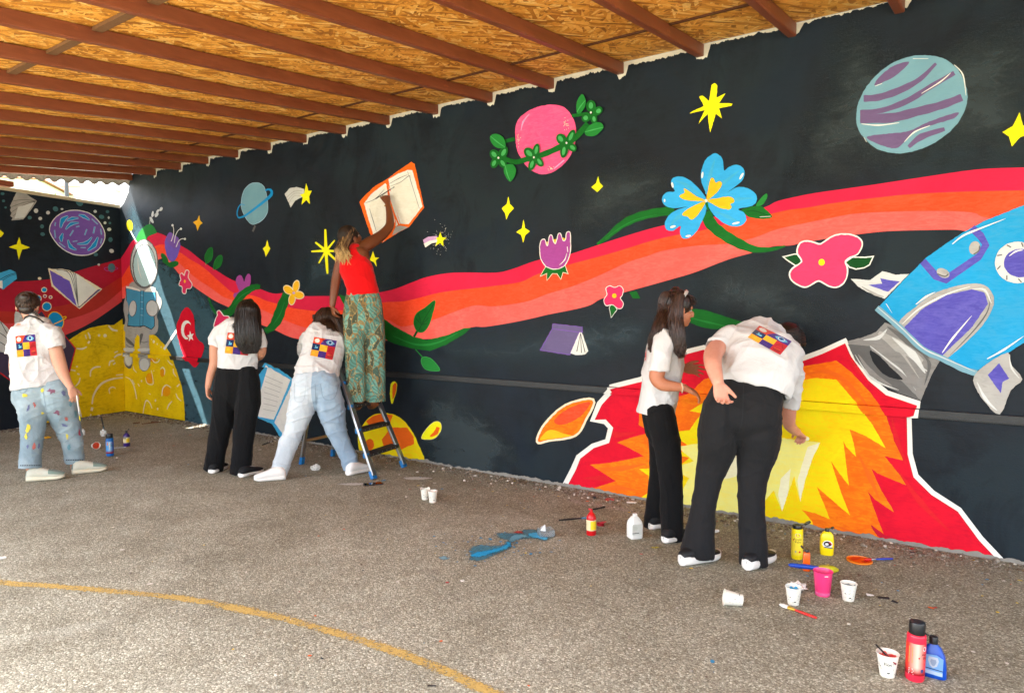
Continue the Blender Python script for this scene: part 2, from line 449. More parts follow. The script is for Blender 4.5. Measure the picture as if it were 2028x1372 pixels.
# white primer left unpainted under the ceiling, and the raw strip at the foot of the wall
def strip(name, s0, s1, zf0, zf1, mat, step=.012, off=.0012, parent=wall, front=-1):
    vs, fs = [], []; n = int((s1 - s0) / step)
    for i in range(n + 1):
        s = s0 + (s1 - s0) * i / n
        a, b = zf0(s), zf1(s)
        vs += [(s, -off, a), (s, -off, max(b, a + .0005))]
        if i: fs.append((2 * i - 2, 2 * i, 2 * i + 1, 2 * i - 1))
    return mesh_obj(name, vs, fs, mat, parent)
def nz(s, f, seed=0.0): return noise.noise(Vector((s * f, seed, seed * 1.7)))
def low_edge(s):
    k = round((s - J0) / JS); ds = s - (J0 + JS * k)
    lo = 3.418 + .014 * nz(s, 7) + .012 * nz(s, 26, 3.) + .010 * nz(s, 70, 5.) + .006 * nz(s, 160, 6.)
    if s > 8.9: lo += .016
    if s > 9.6: lo += .010
    w0, w1 = .050 + .02 * nz(k, 3.1, 2.), .070 + .03 * nz(k, 2.3, 7.)
    if -w0 < ds < w1:
        e = min((ds + w0) / .02, (w1 - ds) / .025, 1.0)
        lo = min(lo, lo + (3.338 + .022 * nz(s, 40, 8.) + .012 * nz(s, 120, 4.) + (.05 if s > 9.3 else 0) - lo) * e)
    return min(lo, 3.449)
strip('bare_primer', .62, 12.0, low_edge, lambda s: 3.4495, M_white_raw, step=.006)
strip('bare_footing', 1.62, 13.5, lambda s: 0.0, lambda s: max(.006, .014 + .016 * nz(s, 3, 2.) + .016 * nz(s, 17, 4.) + .008 * nz(s, 60, 1.) + (.010 if s > 6 else 0)), M_conc, off=.0085)

# ---- rubble and paint crumbs swept against the foot of the walls
def rubble(name, n, place, size, mats, fm):
    vs, fs, mi = [], [], []
    ico = bmesh.new(); bmesh.ops.create_icosphere(ico, subdivisions=1, radius=1.0)
    bv = np.array([v.co[:] for v in ico.verts]); bf = [[v.index for v in f.verts] for f in ico.faces]; ico.free()
    for _ in range(n):
        p = place(); r = size()
        jit = 1 + .35 * (rng.random((len(bv), 1)) - .5)
        R = Matrix.Rotation(rng.random() * 6.28, 3, 'Z')
        q = bv * jit * np.array([r, r * rng.uniform(.6, 1), r * rng.uniform(.35, .7)])
        q = q @ np.array(R).T + np.array([p.x, p.y, p.z + r * .25])
        o_ = len(vs); vs += q.tolist(); fs += [[i + o_ for i in f] for f in bf]; mi += [fm()] * len(bf)
    o = mesh_obj(name, vs, fs, mats, None, mi); o['kind'] = 'stuff'; return o
M_grit = [simple('grit_brown', (112, 98, 82), .95, .8, .3), simple('grit_grey', (150, 140, 126), .95, .8, .3), simple('grit_pale', (214, 206, 192), .9, .85, .15)]
def pl_main():
    s = rng.uniform(.1, 12.5); return SD(s, .012 + abs(rng.normal(0, .14)) * (1.0 if s > 2 else .8))
def pl_back():
    x = rng.uniform(.05, 2.6); return B0 + UB * x + NB * (.012 + abs(rng.normal(0, .12)))
g = random.Random(3)
def grit_m(): return g.choices((0, 1, 2), (.62, .34, .04))[0]
rubble('grit', 5200, pl_main, lambda: min(.004 + rng.exponential(.0035), .022), M_grit, grit_m)
rubble('grit', 1300, pl_back, lambda: min(.004 + rng.exponential(.004), .022), M_grit, grit_m)
rubble('grit', 170, lambda: SD(rng.uniform(6.3, 11.5), .03 + abs(rng.normal(0, .16))), lambda: rng.uniform(.005, .016), M_grit, lambda: g.choices((0, 1, 2), (.3, .4, .3))[0])
rubble('grit', 900, lambda: SD(rng.uniform(.5, 13), rng.uniform(.3, 4.6)), lambda: min(.0025 + rng.exponential(.002), .012), M_grit, lambda: g.choices((0, 1, 2), (.4, .35, .25))[0])

# ---- droplets of paint on the asphalt near the wall
dm = [simple('dripped_' + k, c, .6, .85, .1) for k, c in dict(white=(224, 220, 210), yellow=(232, 200, 40), red=(190, 30, 40), blue=(50, 140, 190), dark=(40, 46, 52), orange=(226, 100, 30)).items()]
dv_, df_, di_ = [], [], []
for _ in range(620):
    q = SD(rng.uniform(.6, 12), .08 + abs(rng.normal(0, .55))) if rng.random() < .8 else SD(rng.uniform(6, 11.5), rng.uniform(.6, 3.4))
    r = .0022 + rng.exponential(.0028); n = 7; o = len(dv_); st_ = rng.uniform(.6, 1.8); a0 = rng.random() * 6.28
    dv_ += [(q.x + r * st_ * math.cos(a0) * math.cos(k * 6.283 / n) - r * math.sin(a0) * math.sin(k * 6.283 / n), q.y + r * st_ * math.sin(a0) * math.cos(k * 6.283 / n) + r * math.cos(a0) * math.sin(k * 6.283 / n), .0045) for k in range(n)]
    df_.append(tuple(range(o, o + n))); di_.append(int(rng.choice(6, p=(.45, .15, .1, .1, .12, .08))))
for _ in range(150):
    q = gnd(float(rng.normal(990, 62)), float(rng.normal(1085, 17))); r = .0016 + rng.exponential(.0026); n = 7; o = len(dv_); a0 = rng.random() * 6.28; st_ = rng.uniform(.7, 2.2)
    dv_ += [(q.x + r * st_ * math.cos(a0) * math.cos(k * 6.283 / n) - r * math.sin(a0) * math.sin(k * 6.283 / n), q.y + r * st_ * math.sin(a0) * math.cos(k * 6.283 / n) + r * math.cos(a0) * math.sin(k * 6.283 / n), .0046) for k in range(n)]
    df_.append(tuple(range(o, o + n))); di_.append(3)
drp = mesh_obj('paint_drips', dv_, df_, dm, None, di_); drp['kind'] = 'stuff'

# ---- beyond the back wall: bank of grass, pale houses, a few trees
M_grass = simple('bank_grass', (118, 150, 70), .95, .8, .35, 1.5, .6, 8)
hv, hf = [], []
NXh, NYh = 26, 12
for j in range(NYh):
    for i in range(NXh):
        x = -75 + i * 3.4; y = 30 + j * 5.0
        base = max(0, (y - 34)) * .20
        lift = max(0.0, 1 - ((x + 25) / 14) ** 2) * 2.4
        hv.append((x, y, -.05 + min(base, 6.5) * (1.0 if x < 2 else .6) + lift * min(1, max(0, (y - 34) / 10)) + .25 * noise.noise(Vector((x * .2, y * .2, 0)))))
for j in range(NYh - 1):
    for i in range(NXh - 1): hf.append((j * NXh + i, j * NXh + i + 1, (j + 1) * NXh + i + 1, (j + 1) * NXh + i))
bank = mesh_obj('grass_bank', hv, hf, M_grass, smooth=True); bank['kind'] = 'structure'
M_hwall = simple('house_render', (226, 222, 212), .9, .9, .08, 2); M_glass = simple('window_glass', (70, 82, 92), .15, .6, .1, 4, spec=.6)
M_tile = simple('roof_tile', (176, 108, 78), .85, .8, .25, 9, .4, 30); M_frame = simple('window_frame_white', (232, 232, 228), .5, .9, .05)
def house(px, Y, w, h, dep, zb, label, nwx, nwz, rz=0.0, roofc=True):
    c = P(px, 380, Y); M = Matrix.Translation((c.x, Y, zb)) @ Matrix.Rotation(rz, 4, 'Z')
    t = thing('house', label, 'house', M)
    bm = bmesh.new(); box(bm, (0, dep / 2, h / 2), (w, dep, h)); bm_obj('wall', bm, M_hwall, t)
    bm = bmesh.new()
    if roofc:
        o_ = .35; zz = h + .02; rh = 1.4
        vs = [bm.verts.new(q) for q in ((-w/2-o_, -o_, zz), (w/2+o_, -o_, zz), (w/2+o_, dep+o_, zz), (-w/2-o_, dep+o_, zz), (-w/2+1.5, dep/2, zz+rh), (w/2-1.5, dep/2, zz+rh))]
        for q in ((0, 1, 5, 4), (1, 2, 5), (2, 3, 4, 5), (3, 0, 4), (3, 2, 1, 0)): bm.faces.new([vs[i] for i in q])
    else: box(bm, (0, dep / 2, h + .16), (w + .3, dep + .3, .3))
    bm_obj('roof', bm, M_tile if roofc else M_hwall, t)
    for i in range(nwx):
        for j in range(nwz):
            x = (i + .5) / nwx * w - w / 2; z = (j + .55) / nwz * h
            bm = bmesh.new()
            for cx, cz, sx, sz in ((x, z + .55, 1.1, .09), (x, z - .55, 1.1, .09), (x - .5, z, .09, 1.01), (x + .5, z, .09, 1.01), (x, z, .06, 1.01)):
                box(bm, (cx, -.03, cz), (sx, .10, sz))
            fr = bm_obj('window', bm, M_frame, t)
            bm = bmesh.new(); box(bm, (x, -.012, z), (.99, .03, 1.0)); bm_obj('pane', bm, M_glass, fr)
house(70, 58, 11, 6.2, 8, 5.4, 'white rendered house seen left of the grass bank over the back wall', 4, 2, .12, False)
house(150, 74, 9, 6.0, 8, 7.6, 'pale blue white house on the bank behind the lamp post', 3, 2, -.1, False)
house(-70, 50, 9, 7.5, 8, 3.4, 'white house with tiled roof beyond the far left end of the back wall', 3, 2, .3, True)
def tree(name, px, Y, zb, h, r, label, cat, leafc, n=900):
    c = P(px, 380, Y); t = thing(name, label, cat, Matrix.Translation((c.x, Y, zb)))
    bm = bmesh.new(); pts = [(0, 0, -.3, .09 * r), (.05 * r, 0, h * .3, .07 * r), (0, .05 * r, h * .62, .045 * r), (.08 * r, 0, h * .9, .015 * r)]
    rings = [[bm.verts.new((x + rr * math.cos(a), y + rr * math.sin(a), z)) for a in np.linspace(0, 2 * math.pi, 7)[:-1]] for x, y, z, rr in pts]
    for a, b in zip(rings, rings[1:]):
        for i in range(6): bm.faces.new((a[i], a[(i + 1) % 6], b[(i + 1) % 6], b[i]))
    bm_obj('trunk', bm, simple('bark', (96, 78, 60), .9, .8, .3), t)
    vs, fs = [], []
    lob = [(rng.normal(0, r * .45), rng.normal(0, r * .45), h * rng.uniform(.35, .95), r * rng.uniform(.3, .55)) for _ in range(9)]
    for _ in range(n):
        lx, ly, lz, lr = lob[rng.integers(9)]; d_ = rng.normal(size=3); d_ /= np.linalg.norm(d_)
        p = np.array([lx, ly, lz]) + d_ * lr * rng.uniform(.55, 1.05); a = rng.normal(size=3); a /= np.linalg.norm(a); b = np.cross(a, d_); b /= np.linalg.norm(b) + 1e-6
        q = .10 * r * rng.uniform(.6, 1.3); o_ = len(vs)
        vs += [p - a * q, p + b * q * .5, p + a * q, p - b * q * .5]; fs.append((o_, o_ + 1, o_ + 2, o_ + 3))
    mesh_obj('crown', vs, fs, simple(name + '_leaves', leafc, .7, .75, .4, 1.2), t)
tree('bush', 108, 36, 4.0, 3.4, 1.1, 'light green bush above the white house wall over the back wall', 'bush', (128, 160, 62))
tree('bush', 205, 52, 6.0, 3.0, 1.6, 'darker green bush at the top of the grass bank near the corner', 'bush', (98, 138, 60))
def retaining():
    t = thing('retaining_wall', 'white sloping retaining wall in front of the grass bank', 'wall', Matrix.Identity(4))
    a, b = P(150, 385, 27), P(262, 385, 24)
    vs = []
    for p, z0, z1 in ((a, 0, 6.05), (a.lerp(b, .62), 0, 6.35), (a.lerp(b, .63), 0, 5.55), (b, 0, 5.55)):
        for dy in (0, .4): vs += [(p.x, p.y + dy, z0), (p.x, p.y + dy, z1)]
    fs = []
    for i in range(3):
        o_ = i * 4; fs += [(o_, o_ + 4, o_ + 5, o_ + 1), (o_ + 2, o_ + 3, o_ + 7, o_ + 6), (o_ + 1, o_ + 5, o_ + 7, o_ + 3)]
    fs += [(0, 1, 3, 2), (12, 14, 15, 13)]
    mesh_obj('wall_face', vs, fs, M_hwall, t)
retaining()
lpst = P(132, 380, 34)
t_ = thing('lamp_post', 'dark slim lamp post standing beyond the back wall', 'lamp post', Matrix.Translation((lpst.x, lpst.y, 0)))
bm = bmesh.new(); bmesh.ops.create_cone(bm, cap_ends=True, segments=10, radius1=.13, radius2=.09, depth=9.0, matrix=Matrix.Translation((0, 0, 4.5)))
bm_obj('post', bm, simple('post_grey', (70, 72, 76), .5, .8), t_)
bm = bmesh.new(); box(bm, (.35, 0, 9.05), (1.0, .22, .12), bevel=.03); bm_obj('lamp_head', bm, simple('post_grey', (70, 72, 76)), t_)
# loose brick lying on the coping at the left
bk = thing('brick', 'loose red brown brick lying on top of the back wall at the far left', 'brick', frame(B0 + UB * 1.62 + NB * -.06 + Z * 3.062, -UB, -NB))
bm = bmesh.new(); box(bm, (0, 0, .035), (.20, .10, .068), bevel=.006); bm_obj('brick_body', bm, simple('brick_clay', (150, 84, 58), .9, .8, .3, 20, .6, 80), bk)
# ------------------------------------------------------------------ the mural (paint on the two walls)
C_ = dict(crim=(222, 34, 70), crimd=(190, 22, 48), org=(255, 72, 34), cor=(255, 92, 84), crim2=(168, 26, 48), org2=(176, 48, 38), cor2=(214, 70, 72),
    green=(18, 104, 34), green2=(34, 128, 52), dgreen=(12, 72, 26), lgreen=(70, 165, 90), yel=(255, 240, 20), amber=(250, 184, 28), cream=(240, 222, 190), white=(238, 236, 228),
    purple=(122, 84, 168), violet=(112, 88, 186), mauve=(160, 68, 146), blue=(52, 166, 228), blue2=(20, 142, 206), pale=(168, 206, 232), steel=(118, 162, 178), teal=(70, 112, 120),
    grey=(172, 170, 166), lgrey=(208, 210, 208), dgrey=(98, 98, 98), slate=(74, 62, 86), moon=(246, 206, 6), moon2=(246, 206, 16), crater=(244, 160, 8), cyan=(26, 152, 206), indigo=(82, 76, 168),
    pink=(255, 62, 108), hotpink=(255, 84, 138), rose=(226, 48, 98), red=(214, 22, 42), fred=(222, 14, 44), forg=(255, 108, 12), fyel=(255, 226, 10), fpale=(254, 244, 140), fcream=(252, 244, 200),
    bookb=(72, 150, 186), bookc=(66, 168, 216), ink=(34, 36, 40), lilac=(200, 160, 206), plum=(108, 88, 128), lav=(104, 92, 132), beige=(236, 232, 220), orange=(242, 104, 24), cement=(140, 138, 136), scarlet=(214, 30, 40), visor=(182, 212, 214), patch=(42, 53, 57), dpatch=(38, 39, 42), tpatch=(54, 86, 98), tpatch2=(38, 54, 62))
ALT = dict(forg=(255, 150, 18), fyel=(250, 182, 10), fred=(186, 8, 40), cyan=(64, 150, 192), cement=(104, 104, 102), moon=(206, 160, 4), moon2=(176, 138, 6), crim=(196, 26, 62), org=(255, 92, 60), cor=(244, 112, 104), fpale=(246, 226, 84), indigo=(104, 100, 182), grey=(138, 136, 132), green=(10, 78, 26), steel=(104, 148, 168), hotpink=(244, 110, 150), pink=(240, 52, 92), slate=(60, 50, 70), white=(212, 210, 202), lgrey=(180, 182, 180), beige=(206, 198, 180))
def pc(k): return paint('paint_' + k, C_[k], alt=ALT.get(k))
TK = (0, 320, 4.225); T7 = (230, 430, 6.86); T8 = (230, 630, 5.715); TN = (440, 300, 4.409); TC = (1160, 280, 4.609); TD = (980, 360, 3.81)
TE = (1520, 430, 7.8); TI = (740, 560, 3.609); TJ = (380, 440, 5.488); TR = (1340, 0, 2.948); TP = (700, 0, 2.897); TG = (1640, 400, 2.982)
TH = (1060, 660, 2.095); TQ = (0, 560, 4.424); T2 = (380, 560, 3.268); T4 = (1200, 560, 2.366); T0 = (0, 0, 1.0)

def wob(pts, amp=.012):                     # a painter's hand: slightly uneven edges
    return pts
def ell(cx, cy, rx, ry, rot=0, n=26):
    r = math.radians(rot); out = []
    for i in range(n):
        a = 2 * math.pi * i / n; x = rx * math.cos(a); y = ry * math.sin(a)
        out.append((cx + x * math.cos(r) - y * math.sin(r), cy + x * math.sin(r) + y * math.cos(r)))
    return out
def stroke(pts, w, taper=(1, 1), smooth=True):
    q = cr(pts, False, 5) if smooth and len(pts) > 2 else [np.array(p, float) for p in pts]
    L, R = [], []; n = len(q)
    for i, p in enumerate(q):
        t = q[min(i + 1, n - 1)] - q[max(i - 1, 0)]; t = t / (np.linalg.norm(t) + 1e-9); nn = np.array((-t[1], t[0]))
        f = i / (n - 1); k = taper[0] + (taper[1] - taper[0]) * f
        if len(taper) == 3: k = taper[0] + (taper[1] - taper[0]) * f * 2 if f < .5 else taper[1] + (taper[2] - taper[1]) * (f * 2 - 1)
        ww = (w[0] + (w[1] - w[0]) * f if isinstance(w, tuple) else w) * k / 2 * (1 + .06 * math.sin(i * 1.7))
        L.append(p + nn * ww); R.append(p - nn * ww)
    return ('strip', L, R)
def grow(pts, w):
    q = [np.array(p, float) for p in pts]; n = len(q); area = sum(q[i][0] * q[(i + 1) % n][1] - q[(i + 1) % n][0] * q[i][1] for i in range(n))
    sg = 1 if area > 0 else -1; out = []
    for i in range(n):
        a = q[i] - q[i - 1]; b = q[(i + 1) % n] - q[i]
        na = np.array((a[1], -a[0])) / (np.linalg.norm(a) + 1e-9); nb = np.array((b[1], -b[0])) / (np.linalg.norm(b) + 1e-9)
        m = na + nb; l = np.linalg.norm(m); m = m / l if l > 1e-6 else na
        k = 1 / max(.45, float(m @ na)); out.append(q[i] + sg * m * w * k)
    return out
def sm(pts, n=5): return cr(pts, True, n)

def ragged(q, amp, seed):
    """Break long edges up and let them waver like a brushed edge."""
    out = []; n = len(q)
    for i in range(n):
        a, b = q[i], q[(i + 1) % n]; L = math.dist(a, b); k = min(40, max(1, int(L / 3.0)))
        for j in range(k): out.append((a[0] + (b[0] - a[0]) * j / k, a[1] + (b[1] - a[1]) * j / k))
    return [(x + amp * (noise.noise(Vector((x * .35, y * .35, seed))) + .7 * noise.noise(Vector((x * .12, y * .12, seed + 9)))), y + amp * (noise.noise(Vector((x * .35, y * .35, seed + 4))) + .7 * noise.noise(Vector((x * .12, y * .12, seed + 6))))) for x, y in out]
class Motif:
    cnt = 0
    def __init__(s, name, T, which='A', layer=4):
        s.name = name; s.T = T; s.which = which; s.layer = layer; s.items = []      # (sub, colour, kind/pts)
        Motif.cnt += 1; s.seed = Motif.cnt * 1.37
    def px(s, p): return (s.T[0] + float(p[0]) / s.T[2], s.T[1] + float(p[1]) / s.T[2])
    def f(s, col, pts, smooth=True, sub=None, outline=None, ow=0, n=5):
        q = sm(pts, n) if smooth else [np.array(p, float) for p in pts]
        if outline: s.items.append((sub, outline, ragged([s.px(p) for p in grow(q, ow)], .35, s.seed)))
        q = [s.px(p) for p in q]; ext = max(max(p[0] for p in q) - min(p[0] for p in q), max(p[1] for p in q) - min(p[1] for p in q))
        s.items.append((sub, col, ragged(q, min(.75, ext * .012), s.seed))); return s
    def l(s, col, pts, w, taper=(1, 1), smooth=True, sub=None):
        st = stroke(pts, w, taper, smooth); s.items.append((sub, col, ('strip', [s.px(p) for p in st[1]], [s.px(p) for p in st[2]]))); return s
    def build(s):
        root = wall if s.which == 'A' else back
        o_, n_ = (B0, N) if s.which == 'A' else (B0, NB)
        inv = (MW if s.which == 'A' else MB).inverted()
        groups = {}
        for k, (sub, col, sh) in enumerate(s.items):
            off = (s.layer + k * .8) * .00030
            def tow(p):
                v = inv @ onplane(p[0], p[1], o_, n_); return (v.x, v.z)
            tris = []
            if isinstance(sh, tuple) and sh[0] == 'strip':
                L = [tow(p) for p in sh[1]]; R = [tow(p) for p in sh[2]]
                for i in range(len(L) - 1):
                    tris.append((L[i], R[i], R[i + 1])); tris.append((L[i], R[i + 1], L[i + 1]))
            else:
                q = [tow(p) for p in sh]
                for t in tessellate_polygon([[Vector((a, b, 0)) for a, b in q]]): tris.append(tuple(q[i] for i in t))
            g_ = groups.setdefault(sub, ([], [], [], []))
            vs, fs, mats, mi = g_
            if col not in mats: mats.append(col)
            m = mats.index(col)
            def put(poly3):
                i0 = len(vs); vs.extend(poly3); fs.append(tuple(range(i0, i0 + len(poly3)))); mi.append(m)
            for tri in tris:
                ar = (tri[1][0] - tri[0][0]) * (tri[2][1] - tri[0][1]) - (tri[2][0] - tri[0][0]) * (tri[1][1] - tri[0][1])
                if abs(ar) < 1e-9: continue
                if ar < 0: tri = tri[::-1]
                lim = -.012 if s.which == 'A' else -9
                if s.which == 'A':
                    lo, hi = min(p[1] for p in tri), max(p[1] for p in tri)
                    parts = [(clip(tri, 'z', ZT, 1), 0), (clip(clip(tri, 'z', ZB, 1), 'z', ZT, -1), LED), (clip(tri, 'z', ZB, -1), 0)] if lo < ZT and hi > ZB else [(list(tri), 0)]
                    for poly, d in parts:
                        poly = clip(clip(poly, 'z', .012, 1), 'z', 3.449, -1)
                        poly = clip(poly, 'x', .003, 1)
                        if len(poly) >= 3: put([(a, -(off + d + (.0015 if d else 0)), b) for a, b in poly])
                    if lo < ZT < hi:             # paint on the top of the ledge
                        xs = [a for a, b in clip(clip(tri, 'z', ZT, 1), 'z', ZT + 1e-5, -1)]
                        if len(xs) > 1 and max(xs) - min(xs) > 1e-5:
                            a, b = max(min(xs), .003), max(xs)
                            put([(a, -LED, ZT + off), (b, -LED, ZT + off), (b, -off, ZT + off), (a, -off, ZT + off)])
                else:
                    poly = clip(clip(clip(list(tri), 'x', -.003, -1), 'z', .008, 1), 'z', 3.0, -1)
                    if len(poly) >= 3: put([(a, -off, b) for a, b in poly])
        first = None
        order = [k for k in groups if k is None] + [k for k in groups if k is not None]
        made = []
        for sub in order:
            vs, fs, mats, mi = groups[sub]
            if not fs: continue
            o = mesh_obj(s.name if sub is None else sub, vs, fs, [pc(c) for c in mats], root if (first is None) else first, mi)
            if first is None: first = o; o.name = s.name
        return first
def clip(poly, ax, v, sg):
    i = 0 if ax == 'x' else 1; out = []; poly = list(poly); n = len(poly)
    for k in range(n):
        a, b = poly[k], poly[(k + 1) % n]; da, db = (a[i] - v) * sg, (b[i] - v) * sg
        if da >= 0: out.append(a)
        if (da > 0 > db) or (da < 0 < db):
            t = da / (da - db); out.append((a[0] + (b[0] - a[0]) * t, a[1] + (b[1] - a[1]) * t))
    return out

def star4(m, pts, col='yel', sub=None): return m.f(col, pts, False, sub)

# --- darker and lighter coats of the background
def soft_patch(pts, col, fall=.22, lo=.15, hi=.75, off=.00025):
    """Thin scrubbed-out coat with feathered brush edges."""
    key = 'scrubbed_%s_%d' % (col, int(lo * 100)); t = NT(key); v = t.coord(); c = [x * .93 for x in lin(C_[col])]
    st = t.noise(2.4, 6, .72, t.coord((1.4, 1, 5)), 1.0); t.color(t.mix(st, [x * .7 for x in c], [x * 1.25 for x in c])); t.rough(.6); t.b.inputs['Specular IOR Level'].default_value = .25
    at = t.new('ShaderNodeAttribute', attribute_name='edge')
    al = t.math('ADD', t.math('MULTIPLY', at.outputs['Fac'], .8), t.math('MULTIPLY', t.math('SUBTRACT', t.noise(3.2, 6, .7, t.coord((1.2, 1, 2.6)), .8), .5), 1.3))
    t.link(t.rng(al, lo, hi, 0, 1), t.b.inputs['Alpha']); t.bump(t.noise(85, 4, .6, v), .2, .004)
    inv = MW.inverted(); q = [inv @ onplane(x, y, B0, N) for x, y in sm(pts, 4)]
    bm = bmesh.new(); vs = [bm.verts.new((max(p.x, .004), -off, min(max(p.z, .012), 3.449))) for p in q]
    for f in tessellate_polygon([[Vector((p.x, p.z, 0)) for p in q]]):
        try: bm.faces.new([vs[i] for i in f])
        except ValueError: pass
    for _ in range(7):
        L = [e for e in bm.edges if e.calc_length() > .09]
        if not L: break
        bmesh.ops.subdivide_edges(bm, edges=L, cuts=1); bmesh.ops.triangulate(bm, faces=bm.faces)
    rim = np.array([(x.co.x, x.co.z) for x in bm.verts if x.is_boundary and .03 < x.co.z]); ev = [min(1.0, float(np.min(np.hypot(rim[:, 0] - x.co.x, rim[:, 1] - x.co.z))) / fall) for x in bm.verts]
    o = bm_obj('scrubbed_patch', bm, t.m, wall); at = o.data.attributes.new('edge', 'FLOAT', 'POINT'); at.data.foreach_set('value', ev)
soft_patch([(z[0] / TI[2] + TI[0], z[1] / TI[2] + TI[1]) for z in [(430, 690), (470, 750), (600, 760), (650, 830), (770, 850), (880, 970), (1000, 1100), (1060, 1255), (1050, 1330), (850, 1365), (500, 1340), (340, 1300), (335, 1110), (320, 930), (360, 760)]], 'patch', .28, .05, .7)
soft_patch([(249, 640), (250, 430), (262, 395), (290, 430), (320, 480), (372, 530), (430, 585), (480, 640), (520, 690), (500, 760), (470, 880), (366, 860), (300, 700)], 'tpatch', .35, .05, .8)
soft_patch([(590, 590), (600, 490), (640, 455), (720, 520), (800, 540), (780, 590), (640, 600)], 'tpatch2', .3, .1, .9)
soft_patch([(1640, 40), (1700, 10), (1800, 90), (1950, 30), (2080, 40), (2080, 330), (1900, 330), (1700, 360), (1560, 370), (1570, 260), (1620, 140)], 'patch', .35, .1, .8)
soft_patch([(1160, 330), (1240, 300), (1330, 320), (1340, 380), (1290, 440), (1180, 470), (1120, 440)], 'patch', .3, .1, .9)
soft_patch([(860, 660), (1000, 640), (1200, 600), (1300, 620), (1280, 720), (1100, 750), (900, 735)], 'tpatch2', .3, .1, .9)
soft_patch([(1380, 520), (1540, 500), (1640, 590), (1700, 640), (1560, 690), (1400, 640)], 'patch', .3, .1, .9)
# --- the red ribbon
top = [(232, 520), (240, 511), (253, 491), (265, 475), (288, 471), (298, 463), (311, 461), (326, 466), (343, 477), (361, 488), (376, 497), (405, 520), (434, 539), (464, 556), (507, 569), (540, 581), (568, 580), (599, 586), (640, 586), (700, 586), (751, 579), (782, 572), (814, 560), (848, 548), (900, 540), (980, 540), (1014, 533), (1059, 517), (1095, 509), (1130, 503), (1185, 485), (1247, 465), (1312, 447), (1390, 432), (1460, 425), (1516, 410), (1542, 398), (1600, 385), (1645, 378), (1730, 366), (1815, 353), (1934, 336), (2028, 332), (2110, 330)]
mid1 = [(232, 560), (240, 552), (257, 525), (280, 502), (309, 487), (326, 485), (357, 500), (376, 513), (405, 531), (442, 564), (464, 580), (504, 586), (526, 595), (551, 602), (575, 609), (608, 614), (640, 616), (700, 612), (756, 599), (804, 596), (873, 579), (948, 570), (980, 566), (1032, 558), (1067, 542), (1127, 524), (1180, 510), (1229, 496), (1290, 477), (1347, 464), (1396, 455), (1429, 446), (1481, 432), (1529, 423), (1561, 416), (1600, 411), (1640, 404), (1700, 396), (1800, 385), (1900, 380), (1985, 378), (2110, 376)]
mid2 = [(232, 580), (240, 571), (262, 556), (290, 525), (312, 503), (332, 505), (354, 520), (376, 541), (398, 558), (413, 567), (444, 589), (471, 596), (496, 602), (513, 610), (540, 623), (562, 633), (595, 646), (617, 648), (690, 640), (761, 632), (793, 646), (823, 642), (859, 633), (934, 606), (975, 607), (1017, 602), (1051, 595), (1085, 582), (1137, 566), (1190, 544), (1242, 520), (1280, 508), (1312, 497), (1377, 487), (1435, 483), (1490, 472), (1540, 454), (1600, 441), (1640, 433), (1707, 422), (1841, 418), (1925, 421), (1960, 432), (2110, 440)]
bot = [(232, 600), (240, 593), (252, 586), (280, 550), (314, 514), (330, 518), (344, 530), (357, 545), (383, 567), (412, 587), (430, 598), (456, 610), (485, 626), (515, 642), (531, 648), (548, 655), (571, 666), (599, 672), (690, 676), (762, 674), (790, 676), (830, 672), (880, 668), (934, 648), (962, 647), (1017, 638), (1060, 629), (1085, 623), (1161, 607), (1190, 592), (1232, 580), (1280, 567), (1330, 553), (1377, 539), (1442, 514), (1488, 501), (1530, 488), (1566, 486), (1584, 482), (1635, 473), (1700, 464), (1744, 459), (1780, 457), (1875, 455), (1908, 457), (1960, 470), (2110, 500)]
def band(name, col, a, b, which='A', layer=2):
    m = Motif(name, T0, which, layer); A_ = cr(a, n=4); B_ = cr(b, n=4)
    xs = sorted({round(float(p[0]), 2) for p in A_} | {round(float(p[0]), 2) for p in B_})
    ya = np.interp(xs, [p[0] for p in A_], [p[1] for p in A_]); yb = np.interp(xs, [p[0] for p in B_], [p[1] for p in B_])
    m.items.append((None, col, ('strip', [np.array(q) for q in zip(xs, ya)], [np.array(q) for q in zip(xs, yb)])))
    return m.build()
band('painted_ribbon', 'crim', top, mid1); band('painted_ribbon', 'org', mid1, mid2, layer=2.3); band('painted_ribbon', 'cor', mid2, bot, layer=2.6)
bt = [(-40, 560), (24, 558), (97, 553), (142, 540), (189, 526), (237, 513), (252, 506)]; b1 = [(-40, 612), (0, 616), (47, 617), (106, 608), (150, 598), (201, 573), (240, 548), (252, 541)]
b2 = [(-40, 638), (0, 640), (60, 640), (128, 634), (192, 612), (240, 575), (252, 566)]; b3 = [(-40, 690), (60, 690), (128, 664), (180, 639), (240, 598), (252, 588)]
band('painted_ribbon', 'crim2', bt, b1, 'B'); band('painted_ribbon', 'org2', b1, b2, 'B', 2.3); band('painted_ribbon', 'cor2', b2, b3, 'B', 2.6)

